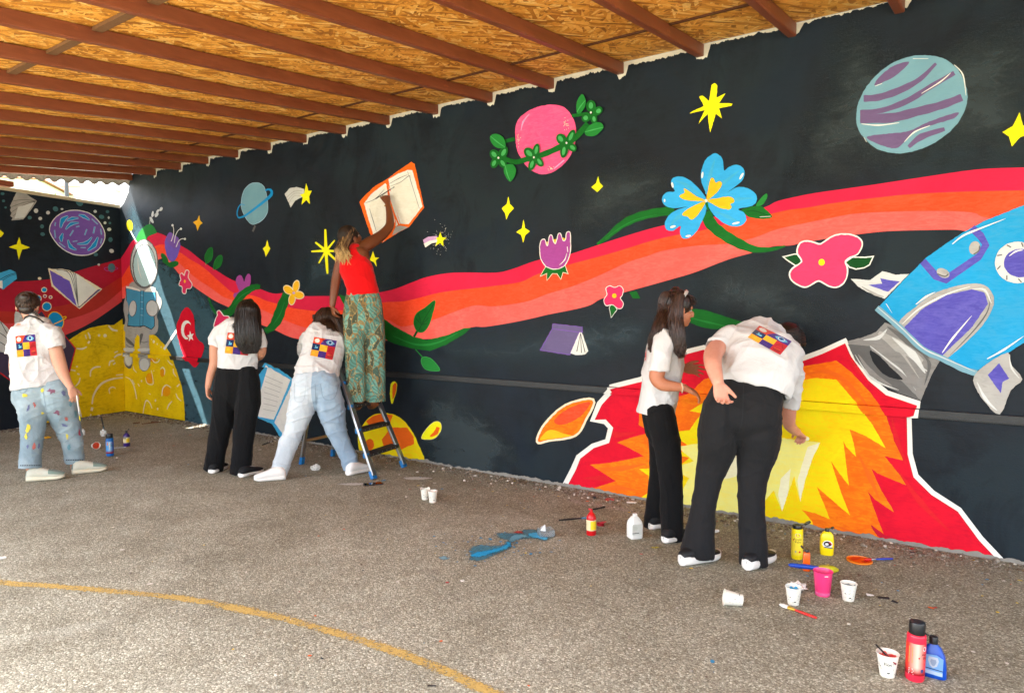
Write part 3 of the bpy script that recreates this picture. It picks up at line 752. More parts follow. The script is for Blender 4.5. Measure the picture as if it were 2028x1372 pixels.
# --- back wall
m = Motif('painted_moon', TQ, 'B', 4)
m.f('moon2', [(1110, 368), (1000, 370), (900, 372), (780, 400), (690, 445), (610, 500), (500, 600), (380, 720), (280, 860), (220, 1000), (196, 1150), (192, 1300), (500, 1300), (900, 1300), (1110, 1200)], True, n=3)
for pts, w in (([(950, 375), (985, 410), (1030, 420)], 17), ([(770, 435), (785, 465), (788, 490)], 13), ([(785, 512), (770, 530)], 15), ([(670, 575), (720, 578), (760, 560)], 14), ([(1000, 655), (1030, 632), (1080, 625)], 15), ([(955, 725), (965, 690), (1000, 680)], 13), ([(990, 715), (1010, 700)], 10), ([(790, 820), (795, 770), (830, 740), (880, 735)], 14),
               ([(610, 760), (660, 770)], 11), ([(675, 795), (695, 802)], 12), ([(700, 830), (690, 870), (660, 905)], 11), ([(805, 1060), (820, 980), (880, 890), (970, 845), (1075, 830)], 17), ([(1015, 808), (1075, 803)], 9), ([(960, 970), (955, 930), (985, 912), (1012, 925)], 10), ([(806, 1090), (800, 1120)], 20), ([(795, 1150), (790, 1165)], 10), ([(745, 455), (755, 490)], 9), ([(1000, 612), (1030, 600)], 8)):
    m.l('cream', pts, w, (.6, 1.1, .7) if len(pts) > 2 else (1, 1))
m.f('cream', ell(865, 460, 11, 11)).f('cream', ell(918, 463, 15, 15)).f('cream', ell(672, 733, 9, 7)); m.build()
m = Motif('painted_open_book', TQ, 'B', 30)
m.f('scarlet', [(360, 240), (420, 322), (545, 435), (662, 573), (612, 770), (560, 900), (300, 920), (100, 868), (-60, 755), (-60, 600)], False)
m.f('slate', [(360, 250), (420, 330), (540, 440), (652, 575), (604, 760), (550, 885), (300, 905), (100, 856), (-60, 740), (-60, 610)], False)
m.f('lgrey', [(-60, 300), (0, 335), (60, 390), (100, 445), (110, 520), (85, 615), (0, 606), (-60, 600)], False, 'page')
m.f('lgrey', [(125, 265), (160, 258), (190, 300), (200, 380), (160, 420), (128, 392)], True, 'page')
for pts in ([(-40, 420), (40, 470), (95, 540)], [(-40, 500), (30, 540), (85, 585)], [(0, 340), (50, 430), (100, 500)]): m.l('ink', pts, 6, sub='page')
m.build()
m = Motif('painted_book', TK, 'B'); m.f('grey', [(150, 228), (305, 328), (302, 345), (195, 485), (95, 493), (105, 470), (85, 455), (95, 430), (82, 405), (92, 385), (85, 370), (118, 300)], False)
for a in ((110, 330), (95, 380), (100, 420), (110, 455), (150, 478)): m.l('dgrey', [(298, 332), ((298 + a[0]) / 2, (320 + a[1]) / 2 - 6), a], 4)
m.f('lgrey', [(285, 340), (200, 470), (120, 478), (150, 380)], False); m.build()
for x, y, rx, ry, rot, c in ((665, 338, 30, 36, -25, 'teal'), (463, 397, 24, 20, 30, 'teal'), (20, 270, 16, 12, 0, 'teal'), (28, 330, 13, 11, 0, 'teal'), (45, 385, 10, 9, 0, 'teal'), (247, 470, 17, 15, 0, 'teal'), (350, 543, 16, 17, 0, 'teal'), (355, 608, 19, 15, 10, 'teal'), (848, 463, 23, 17, 15, 'teal'), (898, 420, 15, 12, 0, 'teal'), (918, 515, 11, 10, 0, 'teal'), (923, 653, 18, 20, 0, 'teal'), (800, 778, 18, 14, 0, 'teal'),
        (300, 412, 18, 19, 0, 'lgrey'), (400, 428, 16, 15, 0, 'lgrey'), (335, 477, 16, 14, 0, 'lgrey'), (517, 398, 12, 8, 0, 'lgrey'), (795, 418, 14, 12, 20, 'lgrey'), (908, 470, 8, 11, 0, 'lgrey'), (877, 513, 12, 12, 0, 'lgrey'), (912, 568, 17, 14, 0, 'lgrey'), (932, 748, 20, 16, 20, 'lgrey'), (825, 862, 10, 9, 0, 'lgrey'), (330, 978, 15, 12, 0, 'cream')):
    Motif('painted_asteroid', TK, 'B', 12).f(c, ell(x, y, rx, ry, rot, 12)).build()
m = Motif('painted_planet', TK, 'B', 14); m.f('purple', [(416, 570), (435, 510), (490, 450), (570, 416), (660, 414), (750, 440), (820, 500), (865, 575), (872, 640), (840, 710), (770, 765), (680, 782), (590, 765), (510, 715), (450, 650)], outline='white', ow=7)
for pts, w in (([(568, 458), (522, 492), (505, 555)], 40), ([(655, 473), (600, 478), (555, 497)], 22), ([(655, 447), (700, 460), (748, 490)], 24), ([(765, 480), (815, 525)], 18), ([(462, 508), (456, 540)], 24), ([(657, 513), (592, 523), (545, 568)], 24), ([(662, 540), (632, 547)], 20), ([(790, 545), (778, 602)], 32), ([(838, 563), (846, 612)], 22), ([(452, 573), (460, 640)], 24), ([(522, 600), (508, 638), (512, 672)], 30), ([(610, 575), (580, 622)], 24), ([(722, 566), (704, 616)], 24), ([(765, 632), (718, 680), (640, 690)], 22), ([(815, 632), (782, 702), (728, 745)], 34), ([(848, 643), (836, 688)], 18), ([(562, 655), (585, 712), (635, 740)], 28), ([(487, 678), (540, 718)], 14), ([(602, 670), (642, 664)], 14), ([(668, 720), (712, 721)], 16)):
    m.l('pale', pts, w * .8 + 9, (.35, 1.15, .35), sub='blotch'); m.l('blue2', pts, w * .8, (.2, 1.15, .2), sub='blotch')
m.build()
star4(Motif('painted_star', TK, 'B', 12), [(158, 632), (176, 690), (250, 720), (182, 738), (155, 825), (138, 737), (72, 715), (138, 692)]).build()
star4(Motif('painted_star', TK, 'B', 12), [(-40, 560), (0, 572), (30, 600), (8, 630), (-40, 640)]).build()
m = Motif('painted_book', TK, 'B', 12); m.f('bookc', [(-60, 945), (0, 930), (80, 903), (135, 928), (140, 980), (25, 1070), (-60, 1030)], False).f('white', [(-60, 1005), (18, 995), (20, 1062), (-60, 1040)], False); m.l('ink', [(0, 985), (70, 950), (135, 930)], 5); m.l('ink', [(18, 995), (75, 960), (138, 940)], 4).build()
m = Motif('painted_open_book', TK, 'B', 16)
m.f('cream', [(402, 892), (440, 900), (520, 898), (585, 910), (630, 933), (853, 1066), (662, 1234), (430, 1044)], False)
m.f('violet', [(412, 906), (582, 1002), (640, 1208), (441, 1030)], False, 'cover'); m.f('lav', [(640, 1210), (668, 1208), (815, 1070), (846, 1066), (660, 1224)], False, 'cover')
m.f('white', [(448, 905), (520, 903), (600, 935), (635, 940), (808, 1068), (665, 1205), (640, 1205), (588, 1000)], False, 'page')
for p in ((470, 905), (530, 912), (580, 920), (620, 940)): m.l('dgrey', [p, (p[0] * .35 + 640 * .65, p[1] * .6 + 1000 * .4), (652, 1205)], 5, sub='page')
m.build()
m = Motif('painted_planet', TK, 'B', 12); m.f('teal', ell(932, 888, 31, 37)).l('mauve', [(905, 882), (872, 893), (890, 912), (940, 912), (985, 895), (962, 882)], 5).build()
for x, y, r, ry, c in ((385, 62, 20, 17, 1), (392, 118, 11, 10, 0), (441, 126, 10, 9, 0), (330, 138, 27, 25, 1), (408, 208, 36, 34, 1)):
    Motif('painted_dot', TQ, 'B', 14).f('blue2' if c else 'mauve', ell(x, y, r, ry), outline='cream', ow=6).build()
m = Motif('painted_ringed_planet', TQ, 'B', 14); m.f('blue2', ell(487, 332, 62, 76, -28), outline='amber', ow=8).l('amber', [(470, 362), (520, 340), (570, 312), (575, 296), (540, 302)], 9).build()
m = Motif('painted_drip', TQ, 'B', 12); m.l('white', [(680, 1040), (695, 1110), (708, 1175)], 12, (.6, 1.4)).build()

# --- main wall, left part
m = Motif('painted_moon', T8, 'A', 4)
m.f('moon', [(70, 68), (200, 90), (300, 120), (380, 168), (450, 200), (550, 300), (620, 410), (680, 580), (740, 760), (772, 960), (782, 1230), (60, 1230)], False)
for x, y, a, b in ((525, 620, 26, 46), (378, 680, 40, 62), (570, 828, 46, 56), (420, 470, 40, 26)): m.f('crater', ell(x, y, a, b))
for pts, w in (([(400, 455), (440, 500), (480, 490), (495, 450)], 11), ([(505, 575), (530, 555), (552, 590), (546, 640)], 11), ([(335, 670), (350, 728), (390, 750), (422, 735), (412, 650), (400, 590)], 9), ([(108, 665), (160, 690), (205, 770), (236, 915)], 11), ([(520, 880), (530, 800), (570, 755), (625, 785)], 12), ([(690, 775), (720, 745)], 12), ([(680, 850), (700, 900), (740, 935)], 10), ([(305, 1100), (320, 1000), (345, 930), (385, 960), (410, 1020)], 10), ([(580, 1030), (600, 980), (635, 938)], 12), ([(196, 540), (205, 580), (236, 615)], 9), ([(650, 570), (655, 620), (685, 662)], 10), ([(585, 475), (620, 515), (648, 530)], 11), ([(185, 695), (215, 750)], 6), ([(250, 740), (268, 770)], 6), ([(375, 850), (395, 862)], 7)):
    m.l('cream', pts, w, (.6, 1.1, .6) if len(pts) > 2 else (1, 1))
for x, y, r in ((430, 265, 14), (470, 292, 8), (515, 325, 7), (450, 930, 10), (475, 1025, 10), (293, 710, 9), (405, 240, 5), (432, 595, 5)): m.f('cream', ell(x, y, r * .8, r * 1.3, 0, 10))
m.build()
m = Motif('painted_leaf', T7, 'A', 8); m.f('green2', [(272, 330), (300, 235), (360, 150), (440, 100), (490, 112), (530, 160), (552, 215), (440, 262), (400, 315)]).build()
m = Motif('painted_bud', T7, 'A', 8); m.l('white', [(198, 190), (240, 270), (285, 340)], 14); m.f('yel', ell(187, 116, 40, 76, -6)).build()
m = Motif('painted_sprig', TK, 'A', 8); m.l('grey', [(1253, 525), (1262, 480), (1300, 440), (1340, 405)], 8)
for e in ((1270, 490, 11, 30, -30), (1278, 440, 9, 26, 10), (1313, 447, 11, 22, 35), (1322, 415, 9, 18, 40), (1350, 398, 12, 18, 30)): m.f('lgrey', ell(*e, n=12))
m.build()
# astronaut
m = Motif('painted_astronaut', T7, 'A', 16)
m.f('grey', [(225, 880), (480, 940), (600, 1080), (620, 1200), (560, 1330), (575, 1420), (560, 1560), (450, 1600), (130, 1560), (130, 1400), (105, 1250), (130, 1080)], True)
m.f('dgrey', ell(385, 635, 192, 336), sub='helmet').f('lgrey', ell(388, 632, 178, 318), sub='helmet').f('dgrey', ell(386, 660, 160, 296), sub='helmet').f('visor', ell(390, 662, 148, 282), sub='helmet').l('white', [(300, 560), (310, 700), (350, 830)], 14, (.3, 1, .3), sub='helmet')
m.T = T8
m.f('grey', [(112, 40), (130, -20), (440, -20), (462, 60), (450, 150), (380, 172), (378, 330), (390, 430), (392, 520), (356, 588), (312, 603), (272, 570), (260, 500), (284, 420), (270, 300), (268, 205), (246, 186), (218, 230), (208, 320), (188, 400), (190, 510), (162, 570), (112, 552), (92, 490), (108, 400), (106, 250)], False, 'suit')
m.f('dgrey', [(115, 215), (200, 285), (205, 320), (130, 270)], True, 'suit').f('dgrey', [(275, 190), (310, 180), (290, 260), (275, 300)], True, 'suit').f('dgrey', [(95, 500), (130, 560), (168, 568), (188, 520), (150, 545), (120, 530)], True, 'suit').f('dgrey', [(262, 520), (300, 595), (352, 590), (392, 530), (340, 575), (300, 560)], True, 'suit')
m.f('lgrey', ell(145, 466, 38, 68, -5), sub='boot').f('lgrey', ell(325, 524, 54, 70, 0), sub='boot')
for pts in ([(275, 262), (320, 275), (370, 262)], [(120, 300), (165, 330), (205, 320)], [(275, 410), (330, 425), (388, 405)], [(110, 395), (150, 410), (188, 400)]): m.l('dgrey', pts, 8, (.5, 1, .5), sub='suit')
m.f('lgrey', [(90, 345), (120, 335), (205, 340), (205, 372), (110, 375)], True, 'suit').f('lgrey', [(262, 345), (375, 340), (375, 372), (268, 376)], True, 'suit')
m.T = T7
m.f('ink', [(138, 955), (345, 1005), (390, 1005), (548, 1015), (552, 1160), (530, 1300), (535, 1480), (490, 1530), (380, 1478), (345, 1492), (160, 1485), (170, 1380), (150, 1200)], False, 'book')
m.f('bookb', [(146, 965), (335, 1012), (385, 1012), (540, 1022), (545, 1155), (522, 1300), (528, 1475), (488, 1520), (385, 1466), (345, 1480), (170, 1474), (180, 1370), (158, 1200)], False, 'book')
m.f('white', [(146, 938), (230, 948), (325, 982), (345, 1012), (300, 1000), (146, 962)], False, 'book').f('white', [(392, 1012), (420, 980), (480, 945), (540, 960), (540, 1018)], False, 'book')
m.l('ink', [(362, 1000), (358, 1240), (352, 1478)], 46, sub='book'); m.l('bookb', [(362, 1000), (358, 1240), (352, 1474)], 36, sub='book')
m.f('dgrey', ell(236, 1242, 54, 112, 6), sub='glove').f('lgrey', ell(234, 1240, 46, 104, 6), sub='glove').f('dgrey', ell(500, 1238, 86, 114, -5), sub='glove').f('lgrey', ell(500, 1238, 76, 104, -5), sub='glove').f('grey', ell(150, 1230, 30, 100, -6), sub='glove')
for y in (1060, 1150, 1240, 1330): m.l('pale', [(345, y), (378, y + 6)], 6, sub='book')
m.build()
m = Motif('painted_flag', T8, 'A', 12)
m.l('white', [(700, 120), (545, 352)], 26, smooth=False, sub='pole')
m.f('fred', [(800, -125), (850, -85), (885, 0), (905, 200), (985, 290), (996, 350), (962, 450), (900, 556), (812, 480), (750, 380), (685, 130), (715, 0), (755, -85)])
cx, cy = 800, 132
cres = [(cx + 62 * math.cos(a), cy + 106 * math.sin(a)) for a in np.linspace(-.75, -2 * math.pi + 1.35, 26)] + [(cx + 17 + 46 * math.cos(a), cy + 6 + 82 * math.sin(a)) for a in np.linspace(-2 * math.pi + 1.5, -.75, 26)]
m.f('white', cres, False, 'crescent')
st = []
for i in range(10):
    r = 1.0 if i % 2 == 0 else .40; a = math.radians(-100 + i * 36); st.append((846 + 42 * r * math.cos(a), 205 + 64 * r * math.sin(a)))
m.f('white', st, False, 'star'); m.build()
m = Motif('painted_tulip', T7, 'A', 10)
m.f('green', ell(662, 560, 34, 80, -32), sub='leaf').f('green', ell(782, 640, 72, 42, -14), sub='leaf').l('green', [(640, 580), (720, 640), (800, 650)], 46, sub='leaf')
m.f('violet', [(664, 330), (690, 262), (715, 220), (738, 205), (768, 222), (800, 248), (850, 282), (876, 370), (858, 470), (805, 585), (745, 600), (700, 540), (672, 440)])
m.f('purple', [(690, 280), (738, 210), (765, 225), (855, 300), (868, 370), (810, 430), (760, 400), (720, 360)])
for pts in ([(752, 330), (782, 240), (785, 160), (770, 112)], [(795, 352), (812, 250), (850, 180), (885, 160)], [(820, 406), (855, 325), (900, 295), (940, 298)]): m.l('white', pts, 10, (1.1, .7), sub='stamen').f('white', ell(pts[-1][0], pts[-1][1], 15, 16, n=12), sub='stamen')
m.build()
m = Motif('painted_flower', T7, 'A', 10)
m.f('rose', [(965, 722), (988, 745), (978, 820), (1028, 905), (1012, 962), (958, 972), (948, 1025), (926, 1036), (906, 1015), (902, 945), (862, 922), (872, 872), (888, 850), (872, 795), (897, 765), (930, 800), (945, 745)], outline='white', ow=10).f('amber', ell(935, 872, 13, 22, n=12), sub='flower_centre').build()
star4(Motif('painted_star', TK, 'A', 8), [(1668, 450), (1674, 492), (1697, 515), (1672, 532), (1655, 580), (1640, 532), (1617, 508), (1652, 490)], 'amber').build()
for lp_, st_ in (([(155, 440), (145, 370), (180, 300), (217, 278), (228, 330), (215, 405), (180, 438)], [(160, 425), (152, 465)]), ([(238, 505), (250, 430), (290, 372), (325, 365), (330, 420), (308, 480), (262, 507)], [(240, 500), (235, 520)])):
    m = Motif('painted_leaf', TJ, 'A', 8); m.l('lgreen', st_, 6, smooth=False); m.f('green', lp_, outline='green2', ow=4).l('dgreen', [lp_[0], ((lp_[0][0] + lp_[3][0]) / 2, (lp_[0][1] + lp_[3][1]) / 2), lp_[3]], 4, (1, .3)).build()
m = Motif('painted_flower', TJ, 'A', 9); m.f('mauve', [(452, 800), (465, 772), (512, 748), (482, 665), (484, 612), (515, 578), (550, 590), (572, 645), (592, 582), (618, 558), (640, 590), (636, 680), (602, 742), (512, 842), (470, 832)]).build()
m = Motif('painted_stem', TJ, 'A', 12); m.l('green', [(185, 820), (225, 930), (270, 990), (340, 1010)], 26, (.8, 1.2)); m.l('green', [(330, 1000), (400, 985), (460, 920), (530, 810), (620, 735), (690, 705), (745, 705)], 86, (1.0, 1.0, .62)).l('green2', [(420, 950), (520, 820), (610, 760), (690, 720)], 10, (.2, 1, .2)).build()
m = Motif('painted_flower', TJ, 'A', 14); m.f('rose', [(250, 1140), (258, 1072), (284, 1012), (280, 978), (296, 962), (318, 978), (348, 1020), (398, 1024), (414, 1062), (440, 1110), (420, 1180), (330, 1200)], outline='white', ow=9).build()
m = Motif('painted_stem', TJ, 'A', 8); m.l('green', [(1042, 780), (985, 900), (935, 1040), (880, 1130), (800, 1188)], 118, (.85, 1.0, .5)).l('green2', [(1010, 860), (960, 1000), (880, 1120)], 12, (.2, 1, .2)).build()
m = Motif('painted_flower', TJ, 'A', 12)
for e in ((1052, 736, 56, 36, 38), (1136, 696, 31, 60, 12), (1166, 792, 52, 37, 10), (1092, 838, 31, 56, 8)): m.f('cream', ell(e[0], e[1], e[2] + 8, e[3] + 8, e[4]), sub='petal')
for e in ((1052, 736, 56, 36, 38), (1136, 696, 31, 60, 12), (1166, 792, 52, 37, 10), (1092, 838, 31, 56, 8)): m.f('amber', ell(*e), sub='petal')
m.f('amber', ell(1110, 768, 30, 30)).f('lilac', ell(1112, 768, 15, 15, n=12)).build()
m = Motif('painted_ringed_planet', TN, 'A', 8)
m.f('steel', [(168, 450), (190, 350), (240, 290), (300, 275), (350, 292), (378, 340), (396, 430), (395, 530), (350, 600), (270, 636), (215, 590), (178, 515)], outline='pale', ow=3).l('blue2', [(200, 470), (165, 462), (140, 500), (132, 548), (145, 582)], 10, (.3, 1, 1), sub='ring').l('blue2', [(145, 580), (200, 562), (300, 490), (395, 415), (432, 375), (430, 342), (405, 332), (378, 342)], 26, (.5, 1.0, .5), sub='ring').build()
m = Motif('painted_shooting_star', TN, 'A', 8); m.f('lgrey', [(548, 372), (590, 322), (650, 310), (720, 330), (715, 390), (640, 430), (600, 490)], False, 'tail')
for d in (0, 25, 50): m.l('grey', [(565 + d * .4, 400 + d), (630, 350 + d * .8), (700, 345 + d * .9)], 4, sub='tail')
m.f('yel', [(737, 278), (754, 345), (785, 343), (762, 395), (768, 460), (735, 425), (695, 466), (705, 405), (682, 378), (718, 365)], False).build()
Motif('painted_tick', TN, 'A', 8).l('dgrey', [(290, 648), (268, 700)], 16, smooth=False).build()
star4(Motif('painted_star', TN, 'A', 8), [(395, 772), (408, 825), (422, 848), (405, 878), (382, 922), (372, 878), (357, 848), (380, 825)]).build()
m = Motif('painted_star', TN, 'A', 8)
for pts, w in (([(902, 680), (908, 870), (921, 1068)], 26), ([(780, 873), (910, 868), (1010, 872)], 20), ([(815, 793), (910, 870), (1000, 955)], 22), ([(845, 976), (910, 870), (985, 775)], 18)): m.l('yel', pts, w, (.6, 1.2, .6))
m.build()
star4(Motif('painted_star', TN, 'A', 8), [(1318, 870), (1336, 925), (1372, 927), (1342, 950), (1350, 1006), (1325, 968), (1290, 950)]).build()
m = Motif('painted_shooting_star', TN, 'A', 8); m.f('lilac', [(1755, 772), (1800, 745), (1880, 738), (1888, 792), (1830, 800), (1775, 838)], False, 'tail').f('white', [(1762, 805), (1810, 780), (1885, 770), (1888, 794), (1830, 802), (1775, 838)], False, 'tail').f('yel', [(1905, 703), (1922, 750), (1962, 755), (1930, 780), (1934, 828), (1905, 797), (1863, 830), (1880, 775), (1866, 755), (1893, 748)], False)
r0 = random.Random(5)
for _ in range(60):
    a = r0.uniform(0, 6.28); d = 45 + abs(r0.gauss(0, 45)); m.f('white', ell(1905 + d * math.cos(a), 765 + d * 1.1 * math.sin(a), r0.uniform(1.2, 3.2), r0.uniform(1.2, 3.2), n=6), False, 'speckle')
m.build()
m = Motif('painted_open_book', TN, 'A', 8)
m.f('orange', [(1655, 90), (1682, 110), (1722, 290), (1764, 490), (1635, 660), (1545, 705), (1400, 797), (1300, 738), (1200, 442), (1240, 390), (1340, 300), (1440, 245), (1510, 190)], False)
m.f('white', [(1240, 455), (1300, 375), (1425, 278), (1442, 300), (1500, 560), (1500, 660), (1410, 790), (1320, 728), (1285, 610)], False, 'page').f('white', [(1452, 245), (1540, 195), (1620, 162), (1662, 165), (1695, 280), (1752, 478), (1630, 635), (1560, 632), (1475, 360)], False, 'page')
m.f('beige', [(1495, 300), (1560, 265), (1620, 240), (1660, 330), (1715, 490), (1625, 618), (1575, 612), (1500, 420)], True, 'page').f('beige', [(1290, 470), (1360, 420), (1420, 400), (1440, 560), (1380, 690), (1340, 660)], True, 'page')
m.f('grey', [(1478, 738), (1520, 655), (1560, 648), (1628, 662)], False, 'page').f('white', [(1455, 300), (1500, 430), (1555, 630), (1515, 655), (1478, 480)], False, 'page')
m.l('orange', [(1446, 250), (1456, 380), (1500, 530), (1545, 640)], 13, sub='page').l('orange', [(1440, 300), (1480, 470), (1512, 650), (1400, 790)], 8, sub='page').l('orange', [(1510, 650), (1480, 735)], 10, smooth=False, sub='page')
for pts in ([(1255, 450), (1340, 415), (1420, 330)], [(1460, 285), (1550, 235), (1622, 205)], [(1470, 305), (1560, 270), (1635, 215), (1650, 260), (1725, 500)], [(1290, 500), (1320, 600), (1350, 700)], [(1622, 175), (1635, 215)]): m.l('cement', pts, 7, (.4, 1, .4), sub='page')
m.build()

# --- main wall, middle
m = Motif('painted_planet', TP, 'A', 8)
m.f('green', stroke([(862, 815), (925, 798)], 20, smooth=False)[1] + stroke([(862, 815), (925, 798)], 20, smooth=False)[2][::-1], False, 'vine')
m.f('hotpink', [(930, 745), (945, 690), (1000, 640), (1080, 608), (1160, 603), (1220, 625), (1265, 690), (1278, 760), (1268, 840), (1230, 918), (1150, 985), (1080, 1000), (1010, 970), (960, 905), (935, 840)]).l('lilac', [(962, 750), (975, 700), (1010, 655)], 9, (.3, 1, .3)).l('lilac', [(1150, 970), (1210, 920)], 6)
for _ in range(46):
    k = r0.choice(((950, 800, 15, 55), (1225, 720, 20, 35), (1140, 968, 18, 10))); m.f('cream', ell(r0.gauss(k[0], k[2] * .5), r0.gauss(k[1], k[3] * .6), 2.4, 2.4, n=6), False, 'speckle')
m.l('green', [(865, 908), (930, 932), (1000, 916), (1100, 886), (1190, 846), (1270, 800), (1350, 712)], 32, (.8, 1, 1), sub='vine').l('green', [(1258, 668), (1350, 655)], 18, sub='vine')
def fl(cx, cy, es):
    for dx, dy, a, b, r in es: m.f('green', ell(cx + dx, cy + dy, a, b, r, 14), sub='vine_flower')
    for dx, dy, a, b, r in es: m.f('lgreen', ell(cx + dx * 1.15, cy + dy * 1.1, a * .45, b * .55, r, 12), sub='vine_flower')
    m.f('white', ell(cx, cy, 5, 6, n=8), sub='vine_flower')
fl(838, 908, [(-22, -18, 26, 32, -40), (26, -28, 24, 40, 30), (-22, 28, 22, 32, 25), (22, 28, 22, 34, -35)]); fl(1042, 906, [(-24, -22, 28, 40, -45), (12, -38, 20, 42, 12), (28, 22, 20, 36, -35), (-10, 36, 20, 40, 18)])
fl(1230, 824, [(-30, -22, 28, 34, -35), (22, -34, 20, 46, 25), (30, 24, 22, 30, -50), (-14, 42, 22, 44, 10)]); fl(1370, 650, [(0, -36, 28, 34, 0), (38, -8, 32, 22, -40), (-26, 28, 30, 24, -45), (16, 34, 20, 28, -10)])
for pts in ([(795, 785), (830, 772), (870, 795), (880, 850), (830, 850), (800, 820)], [(1290, 650), (1290, 590), (1320, 545), (1340, 580), (1335, 620), (1310, 655)], [(1335, 762), (1370, 720), (1420, 706), (1443, 735), (1400, 780), (1355, 785)], [(880, 952), (925, 948), (942, 990), (910, 1045), (875, 1000)]):
    m.f('green2', pts, sub='vine_leaf').l('lgreen', [pts[0], ((pts[0][0] + pts[3][0]) / 2 - 4, (pts[0][1] + pts[3][1]) / 2), pts[3]], 7, (.3, 1, .3), sub='vine_leaf')
m.build()
star4(Motif('painted_star', TP, 'A', 8), [(1405, 1012), (1413, 1048), (1433, 1070), (1400, 1102), (1365, 1075), (1393, 1052)]).build()
star4(Motif('painted_star', TD, 'A', 8), [(103, 113), (115, 168), (146, 200), (110, 238), (88, 286), (78, 238), (53, 203), (90, 168)]).build()
star4(Motif('painted_star', TD, 'A', 8), [(218, 286), (229, 350), (265, 373), (232, 402), (215, 459), (200, 402), (162, 380), (205, 352)]).build()
m = Motif('painted_tulip', TD, 'A', 8)
m.f('green', [(385, 642), (347, 710), (395, 690), (396, 740), (436, 690), (472, 692), (498, 732), (514, 682), (552, 692), (530, 632), (440, 655)], False, 'sepal', 'cream', 4)
m.f('amber', [(375, 460), (440, 440), (500, 420), (540, 430), (540, 520), (400, 520)], False)
m.f('mauve', [(345, 475), (358, 440), (378, 440), (390, 480), (404, 478), (415, 415), (430, 408), (446, 462), (464, 465), (480, 402), (496, 395), (512, 444), (536, 440), (545, 388), (566, 386), (571, 450), (566, 540), (530, 625), (460, 657), (392, 638), (352, 580), (344, 515)], outline='white', ow=6)
m.l('white', [(548, 490), (552, 530)], 5).l('white', [(545, 540), (528, 590), (490, 628)], 6, (.4, 1.2, .4)).build()
m = Motif('painted_flower', TD, 'A', 8)
m.f('green', [(880, 925), (866, 950), (880, 1020), (920, 965), (905, 930)], False, 'leaf', 'white', 4).f('rose', [(842, 805), (870, 787), (905, 800), (945, 787), (968, 815), (960, 855), (945, 878), (968, 915), (958, 950), (928, 953), (890, 925), (842, 932), (827, 890), (850, 850)], outline='white', ow=5).f('amber', ell(903, 860, 17, 18, n=14), sub='flower_centre').build()
m = Motif('painted_leaf', TD, 'A', 8); m.f('green', [(1015, 832), (1070, 825), (1100, 880), (1042, 880)], False).build()
m = Motif('painted_book', TD, 'A', 8)
m.f('purple', [(438, 1068), (663, 1094), (664, 1138), (640, 1138), (570, 1308), (340, 1272), (430, 1110)], False).f('lav', [(440, 1074), (658, 1098), (656, 1130), (634, 1134), (566, 1300), (350, 1268), (436, 1112)], False).l('purple', [(436, 1108), (636, 1135)], 6, smooth=False)
m.f('white', [(640, 1136), (658, 1136), (706, 1276), (682, 1302), (656, 1306), (610, 1306), (572, 1292)], False, 'page')
for a in ((620, 1280), (655, 1290), (682, 1285)): m.l('ink', [(648, 1140), a], 5, (.6, 1.2), smooth=False, sub='page')
m.build()
m = Motif('painted_leafy_branch', TI, 'A', 8)
m.f('green', [(-250, 80), (-160, 110), (70, 255), (150, 312), (280, 382), (380, 410), (530, 372), (640, 326), (702, 318), (640, 372), (520, 442), (400, 486), (280, 470), (140, 432), (70, 395), (-180, 220)], False).l('green2', [(140, 380), (300, 440), (450, 430), (600, 360)], 16, (.2, 1, .2)).l('green2', [(300, 475), (350, 530)], 7, smooth=False)
m.l('dgreen', [(316, 338), (290, 385)], 15, smooth=False).f('green', [(438, 130), (418, 230), (390, 310), (352, 350), (310, 340), (290, 280), (310, 220), (370, 180)], True, 'leaf', 'green2', 4)
for a in ((300, 250), (320, 215), (395, 250), (385, 290)): m.l('dgreen', [(345, 300), a], 4, smooth=False, sub='leaf')
m.l('dgreen', [(325, 340), (370, 250), (432, 150)], 5, sub='leaf')
m.f('green2', [(345, 545), (370, 530), (420, 550), (474, 622), (390, 622), (352, 590)], True, 'leaf', 'lgreen', 3).build()
m = Motif('painted_drop', TI, 'A', 8); m.f('yel', [(118, 770), (125, 720), (150, 705), (168, 730), (160, 790), (132, 864), (119, 812)]).f('orange', [(135, 770), (140, 730), (158, 715), (165, 740), (156, 790), (138, 830)]).build()
m = Motif('painted_drop', TI, 'A', 8); m.f('yel', [(342, 1106), (390, 1030), (440, 992), (478, 1000), (482, 1050), (442, 1106), (390, 1117)], outline='cream', ow=2).l('orange', [(462, 1030), (445, 1070), (405, 1096)], 32, (.7, 1, .3)).build()
m = Motif('painted_planet', T2, 'A', 8)
m.f('fyel', [(1076, 1020), (1090, 950), (1150, 868), (1235, 842), (1325, 858), (1402, 925), (1465, 1040), (1495, 1190), (1200, 1190), (1100, 1120)], True, n=4).f('orange', [(1128, 895), (1170, 862), (1230, 846), (1302, 855), (1275, 930), (1150, 922)], False, 'crater').f('orange', [(1280, 935), (1395, 935), (1436, 995), (1440, 1040), (1350, 1082), (1245, 1072), (1230, 1012), (1262, 972)], False, 'crater').f('orange', ell(1152, 1045, 28, 36), sub='crater').build()
m = Motif('painted_open_book', T2, 'A', 8)
m.f('bookc', [(432, 600), (490, 515), (530, 532), (660, 625), (750, 690), (750, 950), (600, 1003), (572, 1000), (520, 912), (420, 872), (412, 850), (445, 690)], False).f('white', [(497, 530), (525, 560), (640, 628), (533, 886), (440, 868), (418, 850), (448, 690)], False, 'page').f('white', [(655, 640), (740, 700), (740, 930), (600, 992), (535, 902)], False, 'page').l('bookc', [(650, 632), (532, 892)], 8, smooth=False, sub='page')
for k in range(7): m.l('grey', [(475 + k * -2, 600 + k * 36), (530, 625 + k * 34), (590 - k * 8, 650 + k * 30)], 2.5, sub='page')
